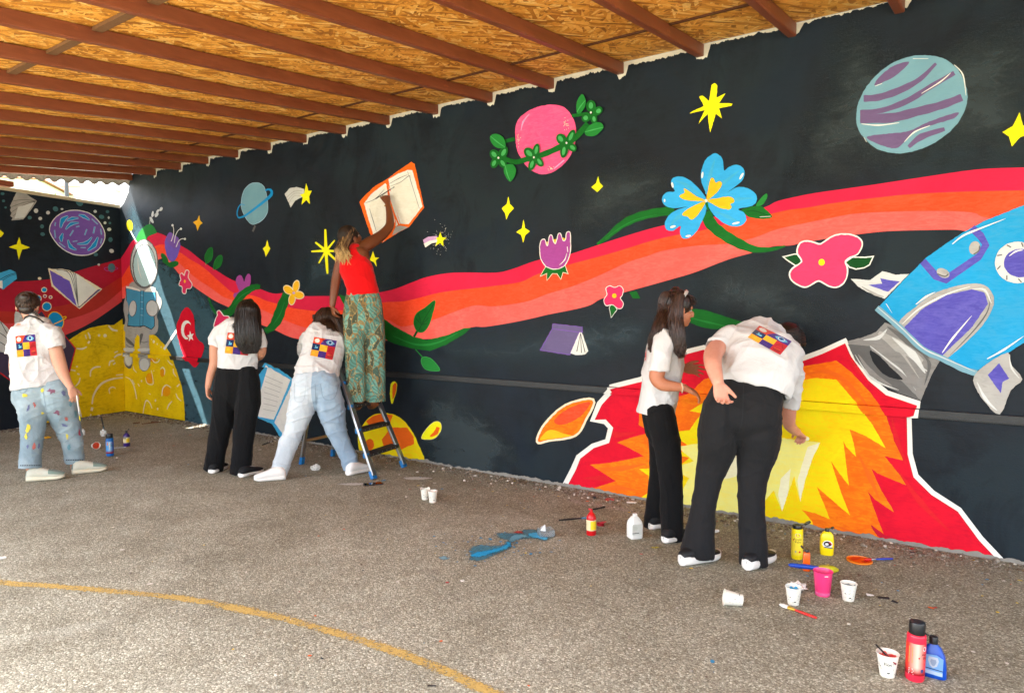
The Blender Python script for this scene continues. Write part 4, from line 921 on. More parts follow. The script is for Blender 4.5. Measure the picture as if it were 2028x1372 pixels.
m.build()

# --- main wall, right
m = Motif('painted_star', TR, 'A', 8)
m.f('yel', [(222, 485), (238, 500), (234, 572), (286, 547), (248, 604), (328, 606), (322, 618), (248, 635), (265, 692), (230, 666), (196, 775), (182, 666), (127, 725), (165, 645), (76, 664), (90, 652), (160, 620), (133, 565), (152, 560), (190, 590), (205, 500)], False).build()
m = Motif('painted_planet', TR, 'A', 8)
m.f('steel', [(1050, 680), (1066, 590), (1130, 480), (1240, 382), (1360, 333), (1470, 325), (1570, 350), (1650, 420), (1695, 530), (1690, 620), (1640, 722), (1530, 820), (1400, 880), (1280, 896), (1170, 870), (1090, 800), (1058, 745)])
m.f('plum', [(1357, 362), (1320, 410), (1250, 462), (1155, 500), (1195, 440), (1270, 385)], True, 'stripe')
for pts, w, tp in (([(1092, 577), (1180, 570), (1300, 530), (1420, 465), (1515, 372)], 38, (1, 1.1, .4)), ([(1072, 657), (1200, 646), (1350, 590), (1480, 510), (1622, 428)], 32, (.8, 1.1, .8)), ([(1072, 692), (1250, 690), (1400, 655), (1550, 615), (1666, 570)], 52, (1.1, 1, .8)), ([(1355, 860), (1430, 800), (1565, 755)], 32, (.6, 1.2, .7))): m.l('plum', pts, w, tp, sub='stripe')
m.f('plum', [(1110, 802), (1250, 780), (1360, 765), (1480, 710), (1638, 658), (1620, 692), (1500, 730), (1390, 772), (1330, 830), (1280, 868), (1190, 848)], True, 'stripe')
for pts in ([(1080, 725), (1180, 733), (1300, 718)], [(1330, 830), (1390, 772), (1480, 735)], [(1430, 548), (1540, 480), (1600, 428)], [(1160, 505), (1200, 490)], [(1620, 380), (1672, 440), (1690, 560)], [(1380, 345), (1470, 345)], [(1095, 805), (1110, 830)]): m.l('white', pts, 7, (.4, 1.1, .4))
m.build()
star4(Motif('painted_star', TR, 'A', 8), [(2002, 658), (2022, 732), (2085, 775), (2005, 802), (1958, 857), (1940, 800), (1902, 772), (1962, 740)]).build()
m = Motif('painted_flower', TC, 'A', 8)
m.l('green', [(105, 940), (200, 872), (330, 762), (480, 690), (650, 650), (810, 632)], 78, (.25, 1, 1), sub='stem').l('green', [(1090, 650), (1150, 760), (1260, 852), (1400, 932), (1540, 985), (1700, 985), (1820, 955)], (112, 70), (1, 1, .2), sub='stem').l('green2', [(180, 890), (330, 780), (480, 710), (650, 670)], 10, (.2, 1, .2), sub='stem')
m.f('green', [(1430, 622), (1580, 588), (1650, 628), (1702, 690), (1620, 710), (1500, 692), (1450, 655)], True, 'leaf').f('green2', [(1556, 582), (1600, 520), (1648, 478), (1658, 510), (1622, 572), (1580, 592)], True, 'leaf').l('white', [(1590, 690), (1690, 685)], 10, (.4, 1, .4), sub='leaf').l('dgreen', [(1470, 640), (1560, 640), (1670, 680)], 8, sub='leaf')
for pts in ([(1105, 490), (1060, 380), (1055, 290), (1090, 180), (1150, 122), (1200, 115), (1250, 165), (1264, 265), (1310, 236), (1375, 215), (1432, 240), (1452, 300), (1420, 370), (1330, 440), (1200, 530), (1115, 545)], [(1110, 530), (1250, 490), (1380, 422), (1480, 430), (1550, 480), (1564, 540), (1520, 590), (1395, 618), (1450, 652), (1466, 720), (1420, 770), (1340, 776), (1260, 745), (1180, 680), (1130, 610)], [(1100, 545), (1050, 450), (960, 362), (880, 323), (800, 335), (780, 390), (816, 456), (740, 466), (700, 520), (720, 580), (800, 610), (960, 590)], [(1105, 545), (950, 590), (830, 630), (760, 680), (725, 750), (740, 806), (800, 816), (866, 776), (862, 840), (890, 886), (950, 880), (1010, 830), (1060, 740), (1100, 640)]): m.f('blue', pts, True, 'petal')
for pts in ([(1095, 480), (1140, 300), (1180, 170)], [(1130, 480), (1260, 380), (1400, 270)], [(1050, 490), (920, 400), (820, 360)], [(1180, 640), (1300, 690), (1400, 740)], [(1240, 560), (1400, 530), (1530, 520)], [(960, 620), (840, 700), (770, 780)]): m.l('bookc', pts, 34, (.2, 1, .2), sub='petal')
for pts in ([(1107, 535), (1122, 430), (1142, 348), (1165, 337), (1190, 378), (1222, 365), (1246, 386), (1230, 430), (1165, 500)], [(1110, 540), (1200, 522), (1300, 505), (1350, 522), (1358, 555), (1322, 575), (1336, 600), (1310, 622), (1230, 610), (1160, 572)], [(1095, 542), (1010, 500), (905, 430), (905, 470), (858, 500), (900, 532), (1000, 545)], [(1095, 550), (990, 590), (905, 640), (888, 675), (935, 690), (962, 714), (1000, 700), (1050, 640)]): m.f('amber', pts, True, 'heart')
m.f('white', ell(1102, 542, 13, 13, n=10)).f('green', stroke([(1105, 560), (1120, 630)], 26, (1, .7), False)[1] + stroke([(1105, 560), (1120, 630)], 26, (1, .7), False)[2][::-1], False, 'stem')
for e in ((1068, 310, 9, 30, 8), (1425, 320, 10, 34, 30), (795, 400, 9, 26, -10), (724, 542, 7, 15, 0), (800, 780, 26, 10, -15), (1375, 748, 36, 9, -14), (940, 865, 26, 9, -10)): m.f('white', ell(*e, n=12), sub='petal')
m.build()
m = Motif('painted_flower', TE, 'A', 8)
m.f('dgreen', [(262, 618), (420, 580), (475, 580), (560, 690), (435, 740), (345, 680)], False, 'leaf', 'white', 18).f('dgreen', [(1215, 700), (1310, 628), (1500, 632), (1622, 618), (1570, 730), (1490, 775), (1370, 795), (1275, 765)], False, 'leaf', 'white', 18)
m.f('pink', [(540, 690), (470, 560), (480, 470), (520, 405), (600, 380), (690, 392), (800, 425), (860, 405), (960, 335), (1070, 285), (1200, 272), (1330, 292), (1425, 345), (1455, 415), (1430, 500), (1370, 575), (1270, 615), (1195, 690), (1225, 790), (1222, 890), (1175, 1005), (1100, 1062), (1020, 1072), (930, 1045), (800, 978), (695, 1020), (595, 1070), (510, 1052), (400, 985), (353, 890), (390, 805)], outline='white', ow=22).f('yel', ell(838, 698, 48, 50, n=20), sub='flower_centre').build()
m = Motif('painted_leaf', T4, 'A', 8); m.f('green', [(350, 170), (420, 122), (560, 158), (745, 224), (600, 216), (480, 214), (390, 185)]).l('green2', [(400, 165), (480, 185), (570, 205)], 10, (.3, 1, .3)).build()
m = Motif('painted_flame', TH, 'A', 3)
edge = [(118, 640), (160, 560), (180, 512), (240, 466), (300, 446), (314, 392), (290, 366), (238, 361), (268, 290), (318, 236), (312, 222), (440, 190), (540, 120), (620, 78), (700, 58), (900, 120), (1000, 130), (1095, 110), (1190, 75), (1288, 30), (1320, 90), (1390, 188), (1460, 246), (1592, 290), (1582, 345), (1552, 350), (1556, 500), (1580, 590), (1650, 660), (1760, 730), (1850, 850), (1940, 945)]
m.f('fred', edge + [(1940, 990), (118, 720)], False)
m.f('forg', [(150, 700), (200, 655), (335, 612), (228, 545), (340, 532), (450, 508), (400, 480), (340, 452), (410, 428), (480, 410), (430, 380), (432, 330), (560, 270), (640, 250), (700, 190), (900, 150), (1095, 140), (1250, 113), (1310, 160), (1390, 245), (1452, 330), (1490, 440), (1526, 527), (1450, 508), (1490, 560), (1556, 637), (1420, 580), (1395, 560), (1430, 640), (1490, 742), (1410, 690), (1380, 655), (1420, 765), (1445, 830), (1395, 795), (1420, 840), (1490, 880), (1500, 960), (150, 720)], False, 'orange_flame')
m.f('fyel', [(380, 720), (470, 660), (470, 590), (430, 562), (520, 558), (600, 548), (640, 515), (590, 505), (640, 470), (560, 412), (640, 400), (690, 330), (640, 322), (760, 250), (900, 230), (1085, 200), (1160, 185), (1250, 192), (1330, 285), (1400, 380), (1455, 476), (1370, 425), (1305, 398), (1320, 450), (1332, 512), (1290, 470), (1278, 445), (1290, 540), (1302, 632), (1255, 570), (1228, 530), (1262, 640), (1306, 755), (1230, 690), (1168, 635), (1195, 700), (1222, 770), (1160, 745), (1108, 732), (1150, 780), (1200, 960), (380, 780)], False, 'yellow_flame')
m.f('fpale', [(560, 730), (640, 600), (560, 560), (660, 530), (590, 470), (720, 450), (830, 420), (1000, 430), (1182, 452), (1150, 520), (1120, 610), (1100, 697), (1085, 640), (1075, 590), (1050, 660), (1025, 737), (1005, 690), (990, 650), (940, 710), (900, 760), (740, 770)], False, 'pale_flame')
m.f('fcream', [(1130, 470), (1182, 453), (1150, 520), (1120, 610), (1100, 697), (1088, 610)], False, 'pale_flame').f('fcream', [(1020, 600), (1060, 560), (1050, 660), (1025, 737), (1008, 670)], False, 'pale_flame').f('fcream', [(700, 480), (860, 440), (980, 460), (900, 560), (760, 600)], True, 'pale_flame')
for pts in ([(1100, 175), (1220, 160), (1320, 230), (1400, 330)], [(1340, 500), (1390, 600), (1430, 690)], [(1260, 800), (1340, 840), (1420, 870)], [(260, 560), (360, 560), (460, 540)], [(250, 650), (340, 640), (420, 650)]): m.l('orange', pts, 22, (.1, 1, .1), sub='orange_flame')
for pts in ([(1500, 560), (1600, 700), (1720, 820)], [(1480, 350), (1500, 440), (1540, 540)], [(1420, 150), (1350, 160), (1300, 90)], [(200, 600), (280, 600), (320, 610)], [(300, 400), (340, 420), (420, 410)]): m.l('scarlet', pts, 24, (.1, 1, .1))
m.f('crimd', [(1395, 795), (1440, 830), (1500, 852), (1560, 900), (1490, 880), (1425, 842)], True)
m.l('white', edge, 21, smooth=False, sub='flame_outline'); m.build()
m = Motif('painted_leaf', TH, 'A', 8); m.f('forg', [(12, 446), (45, 375), (130, 300), (238, 278), (208, 355), (165, 420), (60, 440)], True, outline='cream', ow=9).f('org', [(80, 360), (140, 310), (230, 285), (180, 350), (110, 380)], True).f('amber', [(20, 440), (60, 400), (120, 415), (150, 425), (60, 438)], True).build()
m = Motif('painted_rocket', TG, 'A', 22)
m.f('lgrey', [(135, 453), (250, 462), (322, 408), (400, 430), (480, 425), (335, 572), (230, 530), (180, 500)], False, 'fin').f('indigo', [(238, 490), (320, 482), (308, 450), (360, 462), (425, 468), (355, 532)], False, 'fin').l('grey', [(200, 500), (280, 545), (330, 560)], 16, (.3, 1, .3), sub='fin')
m.f('cement', [(336, 712), (430, 745), (560, 870), (665, 930), (612, 1020), (548, 1172), (430, 1130), (280, 1060), (170, 930), (115, 822), (200, 800), (280, 770)], False, 'nozzle').f('dgrey', [(118, 838), (245, 850), (330, 1000), (440, 1060), (548, 1170), (430, 1132), (262, 1050), (160, 930)], False, 'nozzle').f('ink', [(248, 878), (300, 905), (370, 975), (442, 1048), (340, 1022), (272, 952)], True, 'nozzle')
m.l('grey', [(300, 770), (420, 850), (560, 940)], 70, (.3, 1, .3), sub='nozzle').l('lgrey', [(250, 850), (350, 930), (460, 1020), (520, 1110)], 12, (.3, 1, .3), sub='nozzle').l('lgrey', [(460, 850), (540, 960), (590, 1000)], 14, (.2, 1, .2), sub='nozzle').l('lgrey', [(160, 900), (260, 1040), (420, 1110)], 16, (.1, 1, .1), sub='nozzle')
for pts, w, c in (([(350, 735), (470, 820), (600, 925)], 40, 'dgrey'), ([(380, 800), (500, 900), (575, 1010)], 46, 'lgrey'), ([(210, 815), (300, 800), (350, 750)], 24, 'lgrey'), ([(420, 960), (500, 1060), (545, 1140)], 30, 'cement'), ([(180, 900), (260, 1010), (380, 1085)], 34, 'cement'), ([(330, 770), (430, 880), (540, 1040)], 18, 'grey'), ([(560, 900), (600, 960), (570, 1080)], 22, 'dgrey')): m.l(c, pts, w, (.1, 1, .1), sub='nozzle')
m.f('cyan', [(298, 622), (440, 470), (580, 330), (700, 245), (800, 180), (930, 110), (1157, 20), (1330, -40), (1560, -90), (1560, 640), (1330, 740), (1157, 830), (1050, 900), (905, 985), (860, 1000), (660, 910), (430, 745)], False)
m.l('indigo', [(850, 155), (900, 200), (932, 255), (890, 325), (690, 462), (640, 440), (560, 350)], 44, smooth=False, sub='hatch').f('grey', ell(866, 272, 32, 40, 20), sub='hinge').f('grey', ell(680, 420, 40, 26, 25), sub='hinge').l('dgrey', [(645, 425), (690, 440), (712, 425)], 8, sub='hinge').l('dgrey', [(860, 310), (890, 290), (896, 260)], 8, sub='hinge')
m.f('grey', [(418, 742), (520, 618), (640, 535), (800, 488), (920, 490), (978, 560), (962, 650), (875, 770), (690, 932), (640, 905)], True, 'door').f('indigo', [(445, 745), (560, 628), (700, 550), (850, 515), (925, 535), (945, 600), (850, 740), (670, 912), (560, 850)], False, 'door')
m.l('white', [(440, 720), (540, 630), (700, 545), (840, 500)], 10, (.2, 1, .2), sub='door').l('dgrey', [(960, 560), (940, 650), (860, 760), (720, 905)], 10, (.2, 1, .2), sub='door').l('white', [(675, 890), (740, 800), (850, 670)], 12, (.3, 1, .1), sub='door').l('lgrey', [(850, 515), (925, 520), (965, 600)], 14, (.2, 1, .2), sub='door')
m.f('lgrey', ell(1118, 358, 132, 122), sub='porthole').f('indigo', ell(1135, 362, 96, 84), sub='porthole').l('white', [(1070, 320), (1110, 292), (1150, 285)], 10, (.3, 1, .3), sub='porthole')
for a in range(0, 360, 40): m.l('dgrey', [(1120 + 104 * math.cos(math.radians(a + 8)), 358 + 96 * math.sin(math.radians(a + 8))), (1120 + 128 * math.cos(math.radians(a)), 358 + 118 * math.sin(math.radians(a)))], 7, smooth=False, sub='porthole')
m.l('steel', [(290, 625), (430, 745), (560, 868), (680, 925), (800, 985), (880, 1010)], 36, (1, 1), sub='base_ring').l('lgrey', [(295, 622), (430, 738), (560, 860), (680, 918), (870, 1000)], 8, (.3, 1, .3), sub='base_ring')
m.f('grey', [(862, 1030), (930, 960), (1062, 888), (1082, 960), (1147, 1045), (1080, 1110), (1015, 1252), (930, 1182), (872, 1095)], True, 'fin', n=3).f('indigo', [(944, 1020), (1010, 950), (1070, 1040), (1032, 1060), (1020, 1127)], False, 'fin').l('lgrey', [(880, 1060), (930, 1160), (1000, 1230)], 20, (.1, 1, .1), sub='fin').l('lgrey', [(1070, 910), (1085, 980), (1130, 1040)], 12, (.2, 1, .2), sub='fin')
for pts in ([(735, 250), (800, 200), (900, 158), (1050, 100)], [(940, 925), (1040, 870), (1157, 790)], [(520, 605), (580, 560), (635, 532)], [(345, 600), (380, 655)]): m.l('white', pts, 12, (.3, 1, .1))
m.build()
# ------------------------------------------------------------------ people: builders
def catmull_rows(rows, n=4):
    return np.array(cr(rows, False, n))
def tube(rows, ratio=.9, n=4, seg=20, ex=2.2, start='round', end='round', axis=None):
    """Loft through photo-measured sections (column, row, distance, half width in pixels[, half depth in metres])."""
    full = []
    for r in rows:
        w = r[3] * r[2] / F
        full.append((r[0], r[1], r[2], w, r[4] if len(r) > 4 else w * ratio))
    R = catmull_rows(full, n)
    C_pts = [P(a, b, c) for a, b, c, _, _ in R]
    return loft(C_pts, [x[3] for x in R], [x[4] for x in R], seg, ex, start, end, axis)
def loft(C_pts, ws, ds, seg=20, ex=2.2, start='round', end='round', axis=None):
    V, Fc = [], []; m = len(C_pts); rings = []
    prev = None
    for i, c in enumerate(C_pts):
        t = (C_pts[min(i + 1, m - 1)] - C_pts[max(i - 1, 0)]).normalized()
        v = axis if axis is not None else (c - EYE).normalized()
        s = t.cross(v)
        if s.length < .15 and prev is not None: s = prev - t * prev.dot(t)
        s = s.normalized()
        if prev is not None and s.dot(prev) < 0: s = -s
        prev = s; d = s.cross(t).normalized()
        rings.append((c, s, d, t, ws[i], ds[i]))
    def ring(c, s, d, w, h):
        o = len(V)
        for k in range(seg):
            a = 2 * math.pi * k / seg; ca, sa = math.cos(a), math.sin(a)
            V.append(c + s * (w * math.copysign(abs(ca) ** (2 / ex), ca)) + d * (h * math.copysign(abs(sa) ** (2 / ex), sa)))
        return o
    def cap(o, c, flip):
        k0 = len(V); V.append(c)
        for k in range(seg):
            q = (o + k, o + (k + 1) % seg, k0); Fc.append(q[::-1] if flip else q)
    def join(a, b):
        for k in range(seg): Fc.append((a + k, a + (k + 1) % seg, b + (k + 1) % seg, b + k))
    seq = []
    c, s, d, t, w, h = rings[0]
    if start == 'round':
        e = min(w, h); tip0 = c - t * e * .8; seq += [ring(c - t * e * .6, s, d, w * .62, h * .62), ring(c - t * e * .3, s, d, w * .88, h * .88)]
    elif start == 'hem':
        tip0 = c + t * .05; seq += [ring(c + t * .045, s, d, w * .84, h * .84), ring(c + t * .004, s, d, w * .87, h * .87), ring(c, s, d, w * .94, h * .94)]
    else: tip0 = c
    for (c, s, d, t, w, h) in rings: seq.append(ring(c, s, d, w, h))
    if end == 'round':
        e = min(w, h); seq += [ring(c + t * e * .3, s, d, w * .88, h * .88), ring(c + t * e * .6, s, d, w * .62, h * .62)]; tip1 = c + t * e * .8
    elif end == 'hem':
        seq += [ring(c, s, d, w * .94, h * .94), ring(c - t * .004, s, d, w * .87, h * .87), ring(c - t * .045, s, d, w * .84, h * .84)]; tip1 = c - t * .05
    else: tip1 = c
    cap(seq[0], tip0, True)
    for a, b in zip(seq, seq[1:]): join(a, b)
    cap(seq[-1], tip1, False)
    return V, Fc
def ellipsoid(c, ax, ay, az, rx, ry, rz, nu=14, nv=9):
    V, Fc = [], []
    V.append(c - az * rz)
    for j in range(1, nv):
        ph = -math.pi / 2 + math.pi * j / nv
        for i in range(nu):
            a = 2 * math.pi * i / nu
            V.append(c + ax * (rx * math.cos(ph) * math.cos(a)) + ay * (ry * math.cos(ph) * math.sin(a)) + az * (rz * math.sin(ph)))
    V.append(c + az * rz); L = len(V) - 1
    for i in range(nu): Fc.append((0, 1 + (i + 1) % nu, 1 + i)); Fc.append((L, L - nu + i, L - nu + (i + 1) % nu))
    for j in range(nv - 2):
        for i in range(nu):
            a = 1 + j * nu; b = a + nu; Fc.append((a + i, a + (i + 1) % nu, b + (i + 1) % nu, b + i))
    return V, Fc
def fuse(name, parts, base, mat, parent, voxel=.007, smooth=4, wrinkle=None, shade=True):
    """Union the lofts into one continuous surface, smooth it, then press folds into it."""
    V, Fc = [], []
    for v, f in parts:
        o = len(V); V += [p - base for p in v]; Fc += [tuple(i + o for i in q) for q in f]
    me = bpy.data.meshes.new(name); me.from_pydata([tuple(p) for p in V], [], Fc); me.update()
    o = bpy.data.objects.new('tmp', me); COL.objects.link(o)
    r = o.modifiers.new('r', 'REMESH'); r.mode = 'VOXEL'; r.voxel_size = voxel
    if smooth:
        s = o.modifiers.new('s', 'SMOOTH'); s.factor = .5; s.iterations = smooth
    dg = bpy.context.evaluated_depsgraph_get()
    out = bpy.data.meshes.new_from_object(o.evaluated_get(dg)); out.name = name
    bpy.data.objects.remove(o); bpy.data.meshes.remove(me)
    if wrinkle:
        n = len(out.vertices); co = np.empty(n * 3); nr = np.empty(n * 3)
        out.vertices.foreach_get('co', co); out.vertex_normals.foreach_get('vector', nr)
        co = co.reshape(-1, 3); nr = nr.reshape(-1, 3)
        d = np.array([wrinkle(Vector(p)) for p in co]); z0 = co[:, 2].min(); d *= .3 + .7 * np.clip((co[:, 2] - z0 - .02) / .07, 0, 1); co += nr * d[:, None]
        out.vertices.foreach_set('co', co.ravel()); out.update()
    if out.materials: out.materials.clear()
    out.materials.append(mat)
    out.polygons.foreach_set('use_smooth', [True] * len(out.polygons)); out.update()
    ob = bpy.data.objects.new(name, out); link(ob, parent); return ob
def folds(amp, layers, seed=0.0, off=Vector((0, 0, 0))):
    """Sum of stretched ridged noises: each layer (fx, fy, fz, tilt, weight)."""
    def f(p):
        d = 0.0
        for k, (fx, fz, tilt, w) in enumerate(layers):
            c, s = math.cos(tilt), math.sin(tilt)
            x = (p.x * c + p.z * s); z = (-p.x * s + p.z * c)
            q = Vector((x * fx, p.y * fx * .7, z * fz)) + Vector((seed + 7.1 * k, 3.3 * k, seed))
            v = noise.noise(q + Vector((0, 0, .35 * noise.noise(q * 1.7))))
            d += w * ((1 - min(1, abs(v) * 2.6)) ** 2 - .3)
        return amp * d
    return f
SHIRT_F = lambda s: folds(.013, [(7, 2.0, .35, .9), (4.0, 9, .25, .7), (12, 4, -.5, .5)], s)
JEAN_F = lambda s: folds(.0075, [(3.2, 10, .4, 1.0), (3.2, 9, -.45, .8), (9, 2.2, .05, .5)], s)
SLACK_F = lambda s: folds(.0075, [(8, 1.5, .05, 1.0), (3.5, 8, .4, .5)], s)

def orient(fwd, up):
    f = Vector(fwd).normalized(); u = Vector(up); s = f.cross(u).normalized(); u = s.cross(f).normalized(); return f, s, u
def head_parts(c, fwd, up=(0, 0, 1), k=1.0):
    f, s, u = orient(fwd, up); E = lambda a, b, z, rx, ry, rz: ellipsoid(c + f * (a * k) + s * (b * k) + u * (z * k), f, s, u, rx * k, ry * k, rz * k)
    return [E(-.008, 0, .025, .096, .076, .092), E(.030, 0, -.045, .058, .058, .075), E(.062, 0, -.092, .026, .026, .022), E(.098, 0, -.022, .016, .0115, .024), E(.103, 0, -.034, .013, .014, .010),
            E(.083, 0, -.066, .014, .024, .009), E(.082, 0, -.076, .012, .020, .008), E(.078, 0, .016, .016, .05, .010), E(.066, .032, -.035, .022, .02, .022), E(.066, -.032, -.035, .022, .02, .022),
            E(-.002, .079, -.022, .022, .009, .033), E(-.002, -.079, -.022, .022, .009, .033)]
def eyes(c, fwd, up, k, parent, base):
    f, s, u = orient(fwd, up)
    for b in (-1, 1):
        p = c + f * (.0725 * k) + s * (b * .031 * k) + u * (-.003 * k)
        V, Fc = ellipsoid(p - base, f, s, u, .0110 * k, .0125 * k, .0068 * k)
        o = mesh_obj('eye', V, Fc, simple('eye_white', (176, 166, 158), .3), parent, smooth=True)
        V, Fc = ellipsoid(p + f * (.0068 * k) - base, f, s, u, .005 * k, .0066 * k, .0066 * k); mesh_obj('iris', V, Fc, simple('iris_brown', (48, 30, 20), .2), o, smooth=True)
        V, Fc = loft([p + f * (.010 * k) + s * (x * k) + u * ((.022 - abs(x) * .15) * k) - base for x in (-.017, 0, .017)], [.003 * k] * 3, [.004 * k] * 3, 8); mesh_obj('eyebrow', V, Fc, simple('brow_hair', (40, 28, 22), .6), parent, smooth=True)
def hand_parts(wrist, d, palm, side, k=1.0, curl=(.35, .5, .35), spread=.10, thumb=.75, thumb_curl=.3):
    """Palm, four unequal fingers and a thumb. d: to the fingertips, palm: the way the palm faces, side: the thumb's side."""
    d = Vector(d).normalized(); p = Vector(palm); p = (p - d * p.dot(d)).normalized(); s = d.cross(p).normalized()
    if s.dot(Vector(side)) < 0: s = -s
    out = []
    cs = [wrist - d * .02 * k, wrist + d * .02 * k, wrist + d * .05 * k, wrist + d * .083 * k]
    out.append(loft([c for c in cs], [.024 * k, .031 * k, .039 * k, .037 * k], [.019 * k, .017 * k, .0145 * k, .011 * k], 14, 2.4, axis=p))
    for i, (off, L, r) in enumerate(((.030, .070, .0092), (.010, .078, .0095), (-.010, .073, .0092), (-.028, .058, .0082))):
        b = wrist + d * (.078 - abs(off) * .12) * k + s * off * k
        dd = (d + s * (off / .03) * spread).normalized(); pts = [b - dd * .012 * k, b]; a = 0
        for j, fr in enumerate((.45, .31, .24)):
            a += curl[j] * (1 + .12 * (i - 1)); dr = dd * math.cos(a) + p * math.sin(a); pts.append(pts[-1] + dr * L * fr * k)
        q = cr(pts, False, 2); q = [Vector(x) for x in q]
        rr = [r * k * (1.05 - .28 * t / (len(q) - 1)) for t in range(len(q))]
        out.append(loft(q, rr, rr, 8, 2.0, axis=s))
    b = wrist + d * .022 * k + s * .026 * k; dd = (d * math.cos(thumb) + s * math.sin(thumb) + p * .25).normalized()
    t2 = (dd + d * .5 + p * thumb_curl).normalized()
    q = [b - dd * .015 * k, b + dd * .012 * k, b + dd * .038 * k, b + dd * .038 * k + t2 * .026 * k, b + dd * .038 * k + t2 * .046 * k]
    out.append(loft(q, [x * k for x in (.013, .0135, .0115, .0105, .0085)], [x * k for x in (.013, .0135, .0115, .0105, .0085)], 8, axis=p))
    return out
def skin(name, rgb, rough=.5):
    key = ('k', name)
    if key in _mc: return _mc[key]
    t = NT(name); c = [v * .86 for v in lin(rgb)]; v = t.coord()
    f = t.noise(9, 4, .6, v); g_ = t.noise(60, 3, .6, v)
    cc = t.mix(f, [c[0] * .86, c[1] * .78, c[2] * .76], [min(1, c[0] * 1.08), c[1] * 1.06, c[2] * 1.04])
    cc = t.mix(t.rng(g_, .4, .7, 0, .25), cc, [c[0] * .8, c[1] * .6, c[2] * .55]); t.color(cc)
    t.rough(rough); t.b.inputs['Subsurface Weight'].default_value = .12; t.b.inputs['Subsurface Radius'].default_value = (.02, .008, .004); t.b.inputs['Subsurface Scale'].default_value = .3
    t.bump(t.noise(160, 3, .6, v), .08, .002); _mc[key] = t.m; return t.m
def cloth(name, rgb, k=.86, var=.1, weave=420, bump=.25, crease=.5, rough=.85, fade=None, sheen=.15):
    key = ('c', name)
    if key in _mc: return _mc[key]
    t = NT(name); c = [v * k for v in lin(rgb)]; v = t.coord()
    f = t.noise(6, 5, .65, v, .4)
    cc = t.mix(f, [x * (1 - var) for x in c], [min(.92, x * (1 + var)) for x in c])
    if fade:
        fc = [v_ * k for v_ in lin(fade)]
        cc = t.mix(t.rng(t.noise(3.0, 4, .6, v, .5), .42, .66, 0, .8), cc, fc)
        cc = t.mix(t.math('MULTIPLY', t.noise(260, 2, .7, t.coord((1, 1, .3))), .30), cc, [min(.9, x * 1.7) for x in c])
    t.color(cc); t.rough(rough); t.b.inputs['Specular IOR Level'].default_value = .15; t.b.inputs['Sheen Weight'].default_value = sheen
    w = t.noise(weave, 2, .6, v); r1 = t.noise(11, 3, .55, t.coord((1, 1, .45), (0, .5, 0)), 1.2); rid = t.math('ABSOLUTE', t.math('SUBTRACT', r1, .5))
    h = t.math('ADD', t.math('MULTIPLY', w, .10), t.math('MULTIPLY', rid, -crease * 2.2)); t.bump(h, bump, .03)
    _mc[key] = t.m; return t.m
def hair_mat(name, dark, light, zlo=None, zhi=None, tip=None, rough=.38):
    key = ('h', name)
    if key in _mc: return _mc[key]
    t = NT(name); v = t.coord()
    at = t.new('ShaderNodeAttribute', attribute_name='strand'); f = at.outputs['Fac']
    d, l = [x * .8 for x in lin(dark)], [x * .8 for x in lin(light)]
    c = t.mix(f, d, l); c = t.mix(t.rng(t.noise(40, 3, .6, t.coord((6, 6, .6))), .4, .7, 0, .5), c, l)
    if tip:
        a2 = t.new('ShaderNodeAttribute', attribute_name='along'); tp = [x * .85 for x in lin(tip)]
        c = t.mix(t.rng(t.math('ADD', a2.outputs['Fac'], t.math('MULTIPLY', f, .25)), .50, .86, 0, 1), c, tp)
    t.color(c); t.rough(rough); t.b.inputs['Specular IOR Level'].default_value = .5
    t.b.inputs['Anisotropic'].default_value = .5
    t.bump(t.noise(120, 2, .6, t.coord((5, 5, .3))), .3, .004); _mc[key] = t.m; return t.m
def locks(name, paths, base, mat, parent, rad=.0055, seg=5, bump_amp=0.0, beads=0):
    """Many thin tapering strands; each path is a list of points."""
    V, Fc, S_, A_ = [], [], [], []
    for pth in paths:
        q = [Vector(x) for x in cr([tuple(p) for p in pth], False, 4)]; m = len(q); sv = random.random(); r0_ = rad * random.uniform(.7, 1.25)
        prev = Vector((.3, .5, .8)).normalized(); o0 = len(V)
        for i, c in enumerate(q):
            t = (q[min(i + 1, m - 1)] - q[max(i - 1, 0)]).normalized(); s = (prev - t * prev.dot(t)).normalized(); prev = s; d = t.cross(s)
            f = i / (m - 1); r = r0_ * (1 - .75 * f ** 2.2) * (.55 + .45 * min(1, f * 6))
            if beads: r *= 1 + .22 * math.sin(f * beads)
            for k in range(seg):
                a = 2 * math.pi * k / seg; V.append(c - base + s * (r * math.cos(a)) + d * (r * math.sin(a))); S_.append(sv); A_.append(f)
        for i in range(m - 1):
            for k in range(seg):
                a = o0 + i * seg; Fc.append((a + k, a + (k + 1) % seg, a + seg + (k + 1) % seg, a + seg + k))
        Fc.append(tuple(range(o0 + (m - 1) * seg, o0 + m * seg)))
    o = mesh_obj(name, V, Fc, mat, parent, smooth=True)
    for nm, dat in (('strand', S_), ('along', A_)):
        at = o.data.attributes.new(nm, 'FLOAT', 'POINT'); at.data.foreach_set('value', dat)
    return o
